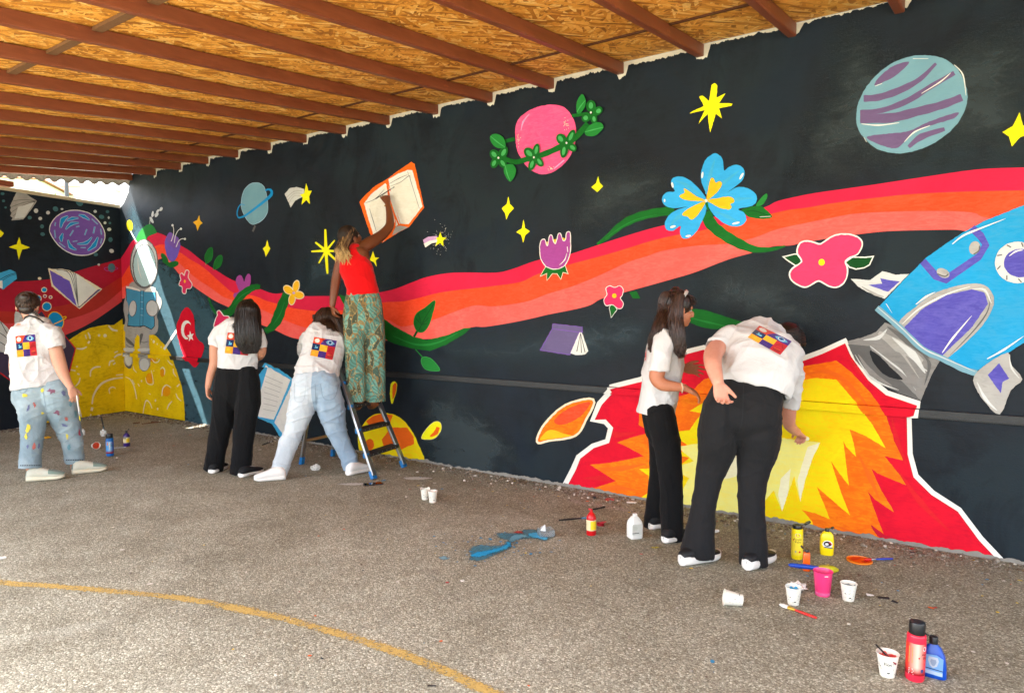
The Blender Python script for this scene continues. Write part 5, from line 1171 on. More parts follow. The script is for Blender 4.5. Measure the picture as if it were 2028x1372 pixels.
def hair_from_tube(rows, n, jitter=.010, wave=.008, shrink=.97, tip_var=.25, ratio=.9, ang=None, top=0.0):
    """Strand paths running down over the hair volume given by tube sections."""
    full = [(r[0], r[1], r[2], r[3] * r[2] / F, r[4] if len(r) > 4 else r[3] * r[2] / F * ratio) for r in rows]
    R = catmull_rows(full, 3); Cp = [P(a, b, c) for a, b, c, _, _ in R]; m = len(R); paths = []
    for _ in range(n):
        a = random.uniform(0, 2 * math.pi) if ang is None else random.uniform(*ang)
        rs = shrink * random.uniform(.86, 1.04); endi = m - 1 - int(random.random() ** 2 * tip_var * m); ph = random.uniform(0, 6.28); pts = []
        da = random.uniform(-.25, .25)
        for i in range(0, endi + 1, 2):
            t = (Cp[min(i + 1, m - 1)] - Cp[max(i - 1, 0)]).normalized(); v = (Cp[i] - EYE).normalized(); s = t.cross(v).normalized(); d = s.cross(t)
            f = i / max(1, m - 1); aa = a + da * f
            w = wave * f * math.sin(ph + f * 9)
            pts.append(Cp[i] + s * (R[i][3] * rs * math.cos(aa) + w) + d * (R[i][4] * rs * math.sin(aa)) + Vector((random.gauss(0, 1), random.gauss(0, 1), random.gauss(0, .5))) * jitter * f * .4)
        if len(pts) > 2: paths.append(pts)
    return paths
def bvh_of(o, base):
    me = o.data; return BVHTree.FromPolygons([v.co + base for v in me.vertices], [p.vertices[:] for p in me.polygons])
class Decal:
    """Print, stitching or paint lying on a garment: flat shapes dropped on its surface."""
    def __init__(s, bvh, base): s.b = bvh; s.base = base; s.V = []; s.F = []; s.M = []; s.mats = []
    def pt(s, px, py, off):
        d = ray(px, py).normalized(); loc, nrm, _, _ = s.b.ray_cast(EYE, d)
        if loc is None: return None
        if nrm.dot(d) > 0: nrm = -nrm
        return loc + nrm * off * .6 - d * off
    def poly(s, pts, mat, off=.003, maxe=3.5):
        if mat not in s.mats: s.mats.append(mat)
        mi = s.mats.index(mat); q = [tuple(p) for p in pts]
        tris = [tuple(q[i] for i in t) for t in tessellate_polygon([[Vector((a, b, 0)) for a, b in q]])]
        while True:
            nt = []; ch = False
            for a, b, c in tris:
                L = [math.dist(a, b), math.dist(b, c), math.dist(c, a)]; k = L.index(max(L))
                if L[k] > maxe:
                    ch = True; v = (a, b, c); p0, p1, p2 = v[k], v[(k + 1) % 3], v[(k + 2) % 3]; m = ((p0[0] + p1[0]) / 2, (p0[1] + p1[1]) / 2); nt += [(p0, m, p2), (m, p1, p2)]
                else: nt.append((a, b, c))
            tris = nt
            if not ch: break
        cache = {}
        for t in tris:
            ids = []
            for p in t:
                k = (round(p[0], 3), round(p[1], 3))
                if k not in cache:
                    w = s.pt(p[0], p[1], off)
                    if w is None: cache[k] = None
                    else: cache[k] = len(s.V); s.V.append(w - s.base)
                ids.append(cache[k])
            if None in ids: continue
            e = max((s.V[ids[0]] - s.V[ids[1]]).length, (s.V[ids[1]] - s.V[ids[2]]).length, (s.V[ids[2]] - s.V[ids[0]]).length)
            if e < .06: s.F.append(tuple(ids)); s.M.append(mi)
        return s
    def line(s, pts, w, mat, off=.003, smooth=True):
        st_ = stroke(pts, w, (1, 1), smooth)
        for i in range(len(st_[1]) - 1): s.poly([st_[1][i], st_[2][i], st_[2][i + 1], st_[1][i + 1]], mat, off)
        return s
    def done(s, name, parent): return mesh_obj(name, s.V, s.F, s.mats, parent, s.M, smooth=True) if s.F else None
PR = {k: cloth('print_' + k, v, .8, .05, rough=.75, bump=.12) for k, v in dict(red=(222, 70, 40), orange=(236, 108, 48), white=(240, 236, 226), purple=(78, 48, 132), violet=(70, 44, 120), sky=(110, 190, 224), navy=(28, 46, 92), yellow=(244, 178, 44), crimson=(196, 40, 48), black=(24, 24, 30), gold=(236, 160, 44), blue=(46, 130, 200), maroon=(160, 34, 40)).items()}
def shirt_print(bvh, base, TL, TR, BR, BL, parent, rows=(0, 1, 2)):
    D = Decal(bvh, base)
    def q(u, v):
        a = (TL[0] + (TR[0] - TL[0]) * u, TL[1] + (TR[1] - TL[1]) * u); b = (BL[0] + (BR[0] - BL[0]) * u, BL[1] + (BR[1] - BL[1]) * u)
        return (a[0] + (b[0] - a[0]) * v, a[1] + (b[1] - a[1]) * v)
    def Q(pts, col, off): D.poly([q(u / 3, v / 3) for u, v in pts], PR[col], off)
    def rect(u, v, w=1, h=1): return [(u, v), (u + w, v), (u + w, v + h), (u, v + h)]
    def circ(u, v, r, ry=None, n=14): return [(u + r * math.cos(6.2832 * i / n), v + (ry or r) * math.sin(6.2832 * i / n)) for i in range(n)]
    if 0 in rows:
        Q(rect(0, 0), 'red', .0022); Q(circ(.5, .5, .40), 'orange', .0030); Q(circ(.5, .5, .33), 'white', .0036)
        Q(rect(1, 0, 2, 1), 'purple', .0022); Q([(1, 0), (1.55, 0), (1.3, .3), (1.12, .62), (1, 1)], 'red', .0028)
        Q([(1.62, .5), (1.85, .22), (2.2, .12), (2.55, .28), (2.82, .55), (2.5, .8), (2.15, .86), (1.82, .72)], 'sky', .0030); Q(circ(2.2, .48, .3, .32), 'white', .0036); Q(circ(2.2, .48, .23, .26), 'blue', .0041); Q(circ(2.2, .48, .11, .13), 'black', .0046)
    if 1 in rows:
        Q(rect(0, 1), 'navy', .0022); Q([(.35, 1.3), (.55, 1.25), (.5, 1.5), (.78, 1.42), (.75, 1.72), (.3, 1.75), (.42, 1.55)], 'sky', .0030); Q(rect(1, 1), 'yellow', .0022); Q(rect(2, 1), 'crimson', .0022)
        Q([(2.1, 1.9), (2.45, 1.2), (2.52, 1.22), (2.2, 1.92)], 'maroon', .0030); Q([(2.5, 1.2), (2.56, 1.2), (2.9, 1.9), (2.8, 1.9)], 'maroon', .0030); Q([(2.25, 1.6), (2.75, 1.58), (2.76, 1.66), (2.24, 1.68)], 'maroon', .0034)
    if 2 in rows:
        Q(rect(0, 2), 'gold', .0022); Q(circ(.4, 2.45, .22), 'yellow', .0030); Q(rect(1, 2), 'violet', .0022); Q([(1.2, 2.8), (1.5, 2.3), (1.8, 2.8)], 'purple', .0030); Q(rect(2, 2), 'crimson', .0022); Q(circ(2.5, 2.55, .34, .3), 'maroon', .0030); Q([(2.2, 2.35), (2.8, 2.3), (2.8, 2.38), (2.2, 2.43)], 'orange', .0034)
    return D.done('print', parent)
def shoe(heel, d, L, parent, base, upper, sole, accent=None, h=.085, w=.045, lift=0.0, sole_h=.03, wave=0.0, roll=0.0):
    """Upper and sole lofted from heel to toe."""
    d = Vector((d[0], d[1], 0)).normalized(); s = Vector((d.y, -d.x, 0)); M = frame(heel, d, Z.cross(d))
    def P3(x, y, z): return heel + d * (x * L) + s * y + Z * (z + lift * max(0, 1 - x * 1.5))
    prof = [(-.065, .002, .36), (-.055, .017, .48), (-.03, .030, .70), (.06, .040, .95), (.22, .040, 1.0), (.42, .038, .86), (.60, .044, .66), (.78, .047, .52), (.92, .038, .40), (1.0, .018, .28)]
    xs = np.concatenate(([-.065, -.058, -.048, -.03], np.linspace(0, 1.0, 15))); wi = np.interp(xs, [p[0] for p in prof], [p[1] for p in prof]) * w / .045; hi = np.interp(xs, [p[0] for p in prof], [p[2] for p in prof]) * h
    def body(zb, zt, grow, seg=16):
        V, Fc = [], []
        for i, x in enumerate(xs):
            z0, z1 = zb(x), zt(x, hi[i])
            for k in range(seg):
                a = 2 * math.pi * k / seg; ca, sa = math.cos(a), math.sin(a)
                yy = (wi[i] + grow) * math.copysign(abs(ca) ** .75, ca); zz = (z0 + z1) / 2 + (z1 - z0) / 2 * math.copysign(abs(sa) ** .7, sa)
                V.append(P3(x + (.012 if i == len(xs) - 1 else 0), yy * (1 - .18 * max(0, sa) if grow == 0 else 1), zz) - base)
        for i in range(len(xs) - 1):
            for k in range(seg): a = i * seg; Fc.append((a + k, a + seg + k, a + seg + (k + 1) % seg, a + (k + 1) % seg))
        Fc.append(tuple(range(seg))); Fc.append(tuple(range((len(xs) - 1) * seg, len(xs) * seg))[::-1])
        return V, Fc
    V, Fc = body(lambda x: sole_h * .7, lambda x, hh: sole_h * .6 + hh, 0); up = mesh_obj('shoe', V, Fc, upper, parent, smooth=True)
    toe = lambda x: .012 * max(0, (x - .75) / .25) ** 2
    V, Fc = body(lambda x: .001 + toe(x), lambda x, hh: sole_h * (1.25 - .45 * min(1, max(0, x))) + toe(x) + wave * math.sin(x * 26), .005); mesh_obj('sole', V, Fc, sole, up, smooth=True)
    if accent:
        V, Fc = body(lambda x: sole_h * .8 + .012, lambda x, hh: sole_h * .62 + hh + .002, .0015)
        n = 16; keep = [f for f in Fc if len(f) == 4 and (min(f) // n < 3 or min(f) // n > 11)]; mesh_obj('overlay', V, keep, accent, up, smooth=True)
    for i in range(4):
        x = .42 + i * .07; z = sole_h * .6 + np.interp(x, xs, hi) * .98
        V, Fc = loft([P3(x, -.022, z - .006) - base, P3(x + .01, 0, z + .001) - base, P3(x, .022, z - .006) - base], [.004] * 3, [.003] * 3, 6); mesh_obj('lace', V, Fc, simple('lace_white', (225, 222, 214), .8), up, smooth=True)
    return up
def person(px, py, label):
    b = gnd(px, py); return thing('person', label, 'person', Matrix.Translation(b)), b
# ------------------------------------------------------------------ people: the six painters
M_shirt = cloth('white_cotton', (230, 228, 228), .70, .03, 500, .30, .5, .9, sheen=.1)
M_jean1 = cloth('washed_denim', (132, 152, 162), .8, .14, 420, .25, .4, fade=(186, 200, 204))
M_jean3a = cloth('bleached_denim', (190, 200, 208), .8, .08, 420, .25, .4, fade=(220, 226, 230)); M_jean3b = cloth('pale_blue_denim', (142, 164, 184), .8, .1, 420, .25, .4, fade=(182, 198, 210))
M_black = cloth('black_trousers', (19, 19, 21), .8, .2, 420, .40, .6, .85, sheen=.04); M_black6 = cloth('charcoal_leggings', (31, 31, 33), .85, .15, 500, .35, .5, .8, sheen=.05)
M_tank = cloth('red_vest', (216, 10, 16), .9, .08, 460, .25, .4)
SK1, SK2, SK3 = skin('skin_fair', (216, 164, 138)), skin('skin_light', (206, 150, 122)), skin('skin_medium', (204, 150, 124))
SK4, SK5, SK6 = skin('skin_dark', (122, 72, 44), .42), skin('skin_tan', (192, 128, 96)), skin('skin_pink', (218, 158, 136))
W_sole = simple('white_rubber', (232, 230, 224), .6, .9, .06); W_lea = simple('white_leather', (236, 234, 230), .55, .9, .05)
stitch = simple('denim_stitch', (116, 136, 148), .8, .8)

# ---- 1: far left, back view, paint-splashed jeans
p1, b1 = person(110, 945, 'person at far left seen from behind in white printed T-shirt and paint-splashed light jeans')
Y = 6.33
hc = P(54, 604, Y); hf = (-.42, .88, -.18)
fuse('body', head_parts(hc, hf) + [tube([(57, 615, Y, 13), (60, 632, Y, 12), (64, 650, Y, 16)]), tube([(65, 648, Y, 30, .09), (66, 690, Y, 32, .10), (74, 738, Y, 34, .09), (80, 765, Y, 28, .07)]),
    tube([(41, 662, Y, 9), (32, 690, 6.36, 9.5), (29, 725, 6.38, 10), (31, 752, 6.38, 8), (34, 776, 6.36, 6)]), tube([(100, 664, Y, 11), (110, 690, 6.31, 12), (116, 713, 6.30, 12.5), (125, 739, 6.28, 10.5), (134, 757, 6.26, 7.6), (141, 768, 6.25, 6.4)])]
    + hand_parts(P(34, 776, 6.36), (.12, .1, -1), (1, .2, 0), (0, 1, -.2), 1.0) + hand_parts(P(140, 767, 6.25), (.30, .05, -.95), (-.8, .5, 0), (.3, .6, 0), 1.04, (.4, .55, .4))
    + [tube([(66, 812, 6.27, 13), (65, 860, 6.23, 13), (62, 905, 6.20, 11), (63, 940, 6.18, 8.5)]), tube([(122, 812, 6.39, 13), (134, 845, 6.43, 13), (146, 895, 6.47, 10), (150, 930, 6.49, 8.5)])],
    b1, SK1, p1, .0062, 3)
eyes(hc, hf, (0, 0, 1), 1, p1, b1)
s1 = fuse('t_shirt', [tube([(61, 630, Y, 13, .062), (63, 636, Y, 22, .078), (66, 643, Y, 32, .095), (66, 656, Y, 39, .115), (65, 680, Y, 38.5, .125), (66, 705, Y, 38, .125), (71, 730, Y, 43, .13), (77, 750, Y, 49, .142), (80, 765, Y, 50, .146)], ex=2.4, end='hem'),
    tube([(44, 650, Y, 14), (33, 668, 6.34, 15), (26, 690, 6.34, 13.5), (22.5, 703, 6.34, 11.5)], end='hem'), tube([(92, 652, Y, 16), (103, 664, Y, 20), (110, 678, 6.31, 18.5), (113, 690, 6.30, 16.5)], end='hem')], b1, M_shirt, p1, .0065, 4, SHIRT_F(1.3))
j1 = fuse('jeans', [tube([(80, 742, Y, 41, .10), (82, 756, Y, 43, .112), (84, 774, Y, 51, .132), (88, 788, Y, 46, .11), (90, 804, Y, 30, .07)], ex=2.3), tube([(62, 768, 6.32, 31, .122), (62, 782, 6.31, 33, .130), (65, 812, 6.26, 27.5, .115), (64.5, 860, 6.22, 20.5), (61, 893, 6.2, 19.5), (59.5, 927, 6.18, 20.5)], ex=2.3, end='hem'),
    tube([(111, 768, 6.34, 29, .122), (115, 782, 6.35, 31, .130), (122, 812, 6.39, 28.5, .118), (134, 845, 6.43, 23.5), (144, 877, 6.45, 19.5), (148, 915, 6.48, 17.5)], ex=2.3, end='hem')], b1, M_jean1, p1, .0065, 8, JEAN_F(2.1))
bv = bvh_of(s1, b1); shirt_print(bv, b1, (30.5, 665.7), (69, 661.8), (73.7, 703.5), (34.3, 707.4), s1)
bj = bvh_of(j1, b1); D = Decal(bj, b1)
stn = {k: cloth('dried_' + k, c, .8, .2, rough=.9) for k, c in dict(yel=(222, 208, 84), red=(196, 112, 104), blue=(112, 118, 158), plum=(136, 92, 112), crim=(168, 70, 90), teal=(108, 152, 164)).items()}
r1_ = random.Random(4)
for x, y, a, b_, rot, c in ((49, 783, 9, 4.5, -8, 'yel'), (56, 808, 3.6, 10, 18, 'blue'), (68, 802, 4.2, 7, 5, 'red'), (55, 848, 7, 12, 15, 'yel'), (51, 864, 5, 8, 5, 'yel'), (67, 884, 4, 9, 8, 'red'), (55, 884, 3.5, 6, 15, 'blue'), (77, 882, 2.6, 8, 10, 'blue'), (84, 818, 4, 4, 40, 'yel'), (84, 773, 4, 7, 0, 'yel'), (101, 774, 12, 7, 10, 'plum'), (126, 778, 6, 6, 0, 'blue'), (113, 817, 10, 5, 35, 'plum'), (131, 830, 4.2, 6, -15, 'red'), (128, 842, 8, 3, 25, 'blue'), (133, 864, 4, 7, 0, 'yel'), (157, 856, 2.4, 9, -8, 'crim'), (137, 885, 5, 8, 0, 'teal'), (150, 820, 5, 10, 0, 'teal'), (140, 800, 5, 6, 0, 'teal')):
    D = Decal(bj, b1); el = [(p[0] + r1_.gauss(0, a * .2), p[1] + r1_.gauss(0, b_ * .13)) for p in ell(x, y, a * .66, b_ * .72, rot, 16)]; D.poly(el, stn[c], .003)
    D.done('paint_stain', j1)
for nm_, ln_, w_ in (('pocket', [(37, 757), (39, 774), (46, 778), (54, 771), (55, 757)], .7), ('seam', [(85, 772), (92, 812)], .7)): Decal(bj, b1).line(ln_, w_, stitch).done(nm_, j1)
dn = simple('dark_hem', (52, 62, 74), .9)
for x0, x1, y0 in ((40, 79, 921.5), (131, 165, 910.5)):
    x = x0; D = Decal(bj, b1)
    while x < x1: D.line([(x, y0 + (x - x0) * -.02), (x + 2.2, y0)], 2.0, dn, smooth=False); x += 3.4
    o_ = D.done('hem_stitching', j1); o_['kind'] = 'stuff'
hm1 = hair_mat('hair_dark_brown', (34, 22, 17), (74, 50, 36))
mass = head_parts(hc, hf)[:1]
f_, s_, u_ = orient(hf, (0, 0, 1))
hr = fuse('hair', [ellipsoid(hc - f_ * .016 + u_ * .030, f_, s_, u_, .102, .088, .092), ellipsoid(hc - f_ * .050 - u_ * .040, f_, s_, u_, .050, .062, .055), ellipsoid(hc - f_ * .118 + u_ * .046, f_, s_, u_, .034, .042, .036)], b1, hm1, p1, .0065, 2)
pa = []
for _ in range(260):
    a = random.uniform(0, 6.283); e = random.uniform(-.55, .55); bun = hc - f_ * .125 + u_ * .046
    st0 = hc - f_ * .016 + u_ * .030 + (f_ * (.5 - .2 * math.cos(a)) + s_ * math.cos(a) * .9 + u_ * math.sin(a)).normalized() * .103 if random.random() < .6 else hc - f_ * .03 + u_ * .01 + (s_ * math.cos(a) - u_ * abs(math.sin(a)) * .9 - f_ * .25).normalized() * .085
    md = (st0 + bun) / 2; md = hc + (md - hc).normalized() * .112; pa.append([st0, (st0 + md) / 2 + (md - hc).normalized() * .012, md, bun + Vector((random.gauss(0, .012), random.gauss(0, .012), random.gauss(0, .012)))])
for _ in range(60):
    bun = hc - f_ * .122 + u_ * .046; a0 = random.uniform(0, 6.28); R_ = random.uniform(.022, .040)
    pa.append([bun + (s_ * math.cos(a0 + t) + u_ * math.sin(a0 + t)) * R_ - f_ * (.03 - R_ * .5) for t in (0, .7, 1.4, 2.1, 2.8)])
for _ in range(14): pa.append([hc + s_ * .06 - f_ * .05 - u_ * .06 + s_ * random.gauss(0, .02), hc + s_ * .07 - f_ * .04 - u_ * .10 + s_ * random.gauss(0, .015), hc + s_ * (.055 * random.choice((-1, 1))) - f_ * .03 - u_ * random.uniform(.12, .16)])
locks('strand', pa, b1, hm1, hr, .0031)
V, Fc = loft([P(x, y, yy) - b1 for x, y, yy in ((46, 636, 6.33), (50, 628, 6.26), (58, 625, 6.23), (70, 628, 6.22), (80, 633, 6.25), (88, 640, 6.32))], [.007] * 6, [.006] * 6, 8); mesh_obj('neck_strap', V, Fc, simple('black_strap', (22, 22, 24), .7), p1, smooth=True)
cream = simple('cream_rubber', (222, 214, 188), .6, .9, .08); sage = cloth('sage_mesh', (128, 146, 134), .9, .15)
shoe(gnd(56, 953), (1, .42), .275, p1, b1, simple('cream_knit', (206, 204, 186), .85, .9, .1, 60), cream, sage, .100, .047, 0, .040)
shoe(gnd(146, 939), (1, .75), .265, p1, b1, simple('cream_knit', (206, 204, 186)), cream, sage, .100, .047, 0, .040)
for a, b_ in (((60, 942), 6.19), ((150, 928), 6.49)):
    V, Fc = loft([P(a[0] + dx, a[1] + dy, b_) - b1 for dx, dy in ((6, -6), (7, 2), (9, 8))], [.044, .044, .046], [.044, .044, .046], 12); mesh_obj('sock', V, Fc, simple('white_sock', (228, 222, 216), .9), p1, smooth=True)

# ---- 2: long black hair, black trousers
p2, b2 = person(452, 938, 'person with very long black hair in white T-shirt and loose black trousers facing the wall')
Y = 6.5; hc = P(490, 617, 6.55); hf = (.12, .95, -.25)
fuse('body', head_parts(hc, hf) + [tube([(486, 628, 6.53, 12), (478, 640, 6.52, 12), (474, 655, Y, 15)]), tube([(473, 650, Y, 30, .09), (472, 690, Y, 31, .10), (470, 735, Y, 28, .085), (470, 760, Y, 24, .07)]),
    tube([(443, 654, Y, 13), (427, 682, 6.49, 10.5), (424.5, 700, 6.49, 9.5), (424, 719, 6.49, 9), (416.5, 744, 6.46, 7.6), (411.5, 767, 6.44, 5.6)]), tube([(506, 656, Y, 12), (518, 688, 6.5, 9.5), (514, 704, 6.6, 9), (504, 708, 6.8, 7.5), (494, 702, 6.98, 5.5)])]
    + hand_parts(P(411, 767, 6.44), (.05, -.02, -1), (.95, .1, 0), (.2, 1, 0), .98, (.45, .5, .4)) + hand_parts(P(494, 702, 6.98), (-.2, 1, .15), (-.2, .1, -1), (-1, 0, 0), .95, (.5, .7, .5))
    + [tube([(445, 800, 6.5, 13), (440, 835, 6.52, 14), (428, 890, 6.54, 10), (422, 930, 6.56, 8)]), tube([(490, 800, 6.48, 13), (486, 835, 6.45, 14), (479, 890, 6.42, 10), (476, 938, 6.41, 8)])], b2, SK2, p2, .0062, 3)
eyes(hc, hf, (0, 0, 1), 1, p2, b2)
s2 = fuse('t_shirt', [tube([(477, 636, Y, 13, .06), (474, 641, Y, 27, .085), (473, 648, Y, 36, .105), (472, 662, Y, 40, .115), (472, 690, Y, 37, .118), (471, 712, Y, 37, .118), (470, 729, Y, 38, .12)], ex=2.4, end='hem'),
    tube([(450, 648, Y, 13), (437, 660, Y, 15), (429, 674, 6.5, 14), (424, 687, 6.49, 12.5)], end='hem'), tube([(500, 650, Y, 13), (510, 664, Y, 14), (516, 678, 6.5, 12.5), (518.5, 690, 6.5, 11)], end='hem')], b2, M_shirt, p2, .0065, 4, SHIRT_F(4.7))
t2 = fuse('trousers', [tube([(470, 727, Y, 37, .112), (470, 758, Y, 43.5, .126), (470, 785, Y, 38, .105), (470, 803, Y, 24, .06)], ex=2.3), tube([(452, 735, 6.5, 19, .11), (447, 760, 6.5, 22, .125), (444, 795, 6.5, 23, .122), (440, 835, 6.52, 22), (431, 881, 6.53, 18.5), (422, 930, 6.55, 19.5)], ex=2.3, end='hem'),
    tube([(487, 735, 6.49, 19, .11), (491.5, 760, 6.49, 22.5, .125), (491, 795, 6.48, 24, .122), (486, 835, 6.45, 22), (481, 881, 6.42, 20), (475, 939, 6.4, 20)], ex=2.3, end='hem')], b2, M_black, p2, .0065, 8, SLACK_F(5.5))
shirt_print(bvh_of(s2, b2), b2, (451, 658.5), (493, 661), (491, 704), (445, 699), s2)
hm2 = hair_mat('hair_black', (13, 10, 9), (40, 28, 22), rough=.42)
rows = [(496, 597, 6.54, 7, .05), (494, 602, 6.53, 14, .085), (492, 610, 6.51, 20, .115), (491, 622, 6.49, 23, .12), (491, 640, 6.44, 23.5, .085), (492, 660, 6.40, 23.5, .05), (493, 678, 6.39, 22.5, .035), (495, 690, 6.39, 18, .025)]
h2 = fuse('hair', [tube(rows[:6] + [(494, 678, 6.385, 12, .02)], ex=2.0)], b2, hm2, p2, .0065, 3)
pa = hair_from_tube(rows + [(496, 700, 6.385, 11, .015)], 900, .012, .006, 1.0, .34)
for _ in range(26): x = random.uniform(452, 474); pa.append([P(480, 612, 6.44), P(474, 625, 6.42), P((x + 474) / 2, 640, 6.40), P(x, random.uniform(645, 662), 6.39)])
locks('strand', pa, b2, hm2, h2, .0031)
shoe(gnd(420, 937), (.1, 1), .25, p2, b2, simple('black_canvas', (26, 26, 28), .85), W_sole, None, .075, .046, 0, .032)
shoe(gnd(478, 945), (.45, 1), .25, p2, b2, simple('black_canvas', (26, 26, 28)), W_sole, None, .075, .046, 0, .032)

# ---- 3: leaning forward, two-tone jeans, feet wide apart
p3, b3 = person(625, 945, 'person leaning forward with feet wide apart in white T-shirt and two-tone pale jeans')
hc = P(648, 634, 6.78); hf = (.15, .85, -.6)
fuse('body', head_parts(hc, hf) + [tube([(648, 645, 6.72, 12), (645, 655, 6.66, 12), (642, 668, 6.6, 16)]), tube([(641, 668, 6.60, 30, .095), (637, 700, 6.53, 32, .10), (628, 738, 6.46, 30, .09), (626, 765, 6.42, 26, .08)]),
    tube([(612, 672, 6.64, 8), (604, 686, 6.78, 8.5), (606, 700, 6.95, 8), (622, 700, 7.12, 6), (634, 694, 7.2, 5)]), tube([(671, 672, 6.62, 12), (678, 690, 6.75, 10), (677, 704, 6.9, 8.5), (668, 702, 7.08, 6), (662, 696, 7.18, 5)])]
    + hand_parts(P(634, 694, 7.2), (.3, 1, .1), (.1, 0, -1), (1, 0, 0), .95, (.4, .6, .5)) + hand_parts(P(662, 696, 7.18), (-.2, 1, .1), (0, 0, -1), (-1, 0, 0), .95, (.4, .6, .5))
    + [tube([(597, 805, 6.38, 14), (583, 851, 6.33, 14), (564, 905, 6.28, 10), (552, 938, 6.25, 8)]), tube([(656, 805, 6.42, 14), (666, 851, 6.43, 14), (686, 900, 6.45, 10), (696, 928, 6.46, 8)])], b3, SK3, p3, .0062, 3)
eyes(hc, hf, (0, 0, 1), 1, p3, b3)
s3 = fuse('t_shirt', [tube([(646, 651, 6.66, 15, .07), (644, 655, 6.65, 26, .09), (641, 662, 6.62, 35, .11), (640, 672, 6.59, 40, .125), (640, 690, 6.55, 41, .132), (635, 712, 6.5, 40, .132), (628, 735, 6.46, 42.5, .138), (625.5, 757, 6.42, 44, .14)], ex=2.4, end='hem'),
    tube([(614, 664, 6.61, 14), (606, 675, 6.70, 14), (602, 687, 6.80, 12.5), (602, 697, 6.88, 11)], end='hem'), tube([(668, 668, 6.61, 13), (676, 681, 6.68, 13), (679, 693, 6.77, 12), (679, 702, 6.85, 10.5)], end='hem')], b3, M_shirt, p3, .0065, 4, folds(.012, [(4.0, 9, .25, 1.0), (7, 2.4, .5, .8), (5, 12, -.15, .6)], 9.2))
jl = [tube([(606, 752, 6.4, 22, .13), (602, 776, 6.39, 25, .138), (595, 815, 6.36, 26, .12), (583, 851, 6.33, 20), (571, 881, 6.3, 19), (560, 912, 6.28, 18), (551, 940, 6.26, 16.5)], ex=2.3, end='hem')]
jr = [tube([(647, 752, 6.41, 22, .13), (650, 776, 6.41, 25, .138), (656, 815, 6.42, 27, .12), (666, 851, 6.43, 21), (678, 881, 6.44, 17.5), (690, 903, 6.45, 17), (696, 928, 6.46, 16)], ex=2.3, end='hem')]
j3 = fuse('jeans', [tube([(626, 748, 6.41, 45, .13), (626, 772, 6.4, 48, .142), (626, 790, 6.4, 36, .11), (626, 802, 6.4, 22, .07)], ex=2.3)] + jl + jr, b3, M_jean3a, p3, .0065, 8, JEAN_F(3.6))
j3.data.materials.append(M_jean3b)
mid_ = [(P(624, 745, 6.4) - b3).x, (P(626, 800, 6.4) - b3).x]
for pl in j3.data.polygons:
    c = pl.center; z = c.z + b3.z
    if c.x > (mid_[0] + mid_[1]) / 2: pl.material_index = 1
bj = bvh_of(j3, b3); D = Decal(bj, b3)
ps_ = simple('pale_stitch', (178, 188, 196), .8)
for nm_, ln_, w_, m_ in (('pocket', [(583, 760), (584, 790), (592, 796), (602, 790), (606, 761)], .8, ps_), ('pocket', [(635, 760), (640, 786), (652, 792), (664, 785), (670, 762)], .7, stitch), ('seam', [(624, 760), (625, 780), (626, 800)], .8, stitch)): Decal(bj, b3).line(ln_, w_, m_).done(nm_, j3)
shirt_print(bvh_of(s3, b3), b3, (622.4, 667), (667, 674.8), (658.5, 713), (614, 703.8), s3)
hm3 = hair_mat('hair_brown', (28, 18, 14), (76, 50, 34))
rows = [(650, 613, 6.80, 7, .05), (648, 618, 6.79, 14, .085), (646, 627, 6.76, 20, .11), (645, 638, 6.73, 22.5, .11), (645, 648, 6.68, 21, .09), (648, 656, 6.60, 18, .06), (654, 664, 6.56, 12, .03)]
rows2 = [(662, 622, 6.74, 9, .06), (668, 640, 6.70, 12, .06), (676, 660, 6.66, 10, .045), (683, 682, 6.64, 7.5, .035), (687, 700, 6.64, 5, .025), (688, 712, 6.64, 2.5, .012)]
h3 = fuse('hair', [tube(rows, ex=2.0), tube(rows2, ex=2.0)], b3, hm3, p3, .0065, 3)
pa = hair_from_tube(rows, 480, .012, .008, 1.0, .2) + hair_from_tube(rows2, 260, .010, .012, 1.05, .25)
for _ in range(40): x = random.uniform(622, 662); pa.append([P(640 + (x - 642) * .5, 632, 6.68), P((x + 640) / 2, 644, 6.62), P(x, random.uniform(652, 672), 6.50)])
locks('strand', pa, b3, hm3, h3, .0031)
shoe(gnd(563, 949), (-1, -.30), .25, p3, b3, W_lea, W_sole, None, .10, .050, 0, .038)
shoe(gnd(690, 941), (.6, .8), .25, p3, b3, W_lea, W_sole, None, .10, .050, 0, .038)

# ---- stepladder (under person 4)
FL, FR, RL, RR = gnd(741, 948), gnd(801, 925), gnd(597, 919), gnd(659, 903)
apx = ((FL + FR) / 2).lerp((RL + RR) / 2, .745); wdir = (FR - FL).normalized(); HT = 1.45
AL, AR = apx - wdir * .17 + Z * HT, apx + wdir * .17 + Z * HT
M_alu = simple('ladder_aluminium', (170, 172, 174), .32, .8, .12, 20, .1, 90, metal=.85); M_lblue = simple('ladder_blue_plastic', (28, 118, 186), .45, .85, .1); M_tread = simple('ladder_tread', (58, 56, 54), .6, .8, .2, 40, .3, 120, metal=.3)
lad = thing('stepladder', 'aluminium folding stepladder with blue plastic feet under the person in patterned trousers', 'stepladder', Matrix.Translation(apx)); bl = Vector(apx)
def beam(name, a, b, w, h, mat, parent, ref=Z):
    t = (b - a).normalized(); s = t.cross(ref).normalized(); d = s.cross(t); bm = bmesh.new(); L = (b - a).length
    M = Matrix(((s.x, d.x, t.x, a.x - bl.x), (s.y, d.y, t.y, a.y - bl.y), (s.z, d.z, t.z, a.z - bl.z), (0, 0, 0, 1)))
    box(bm, (0, 0, L / 2), (w, h, L), M, min(w, h) * .18); return bm_obj(name, bm, mat, parent)
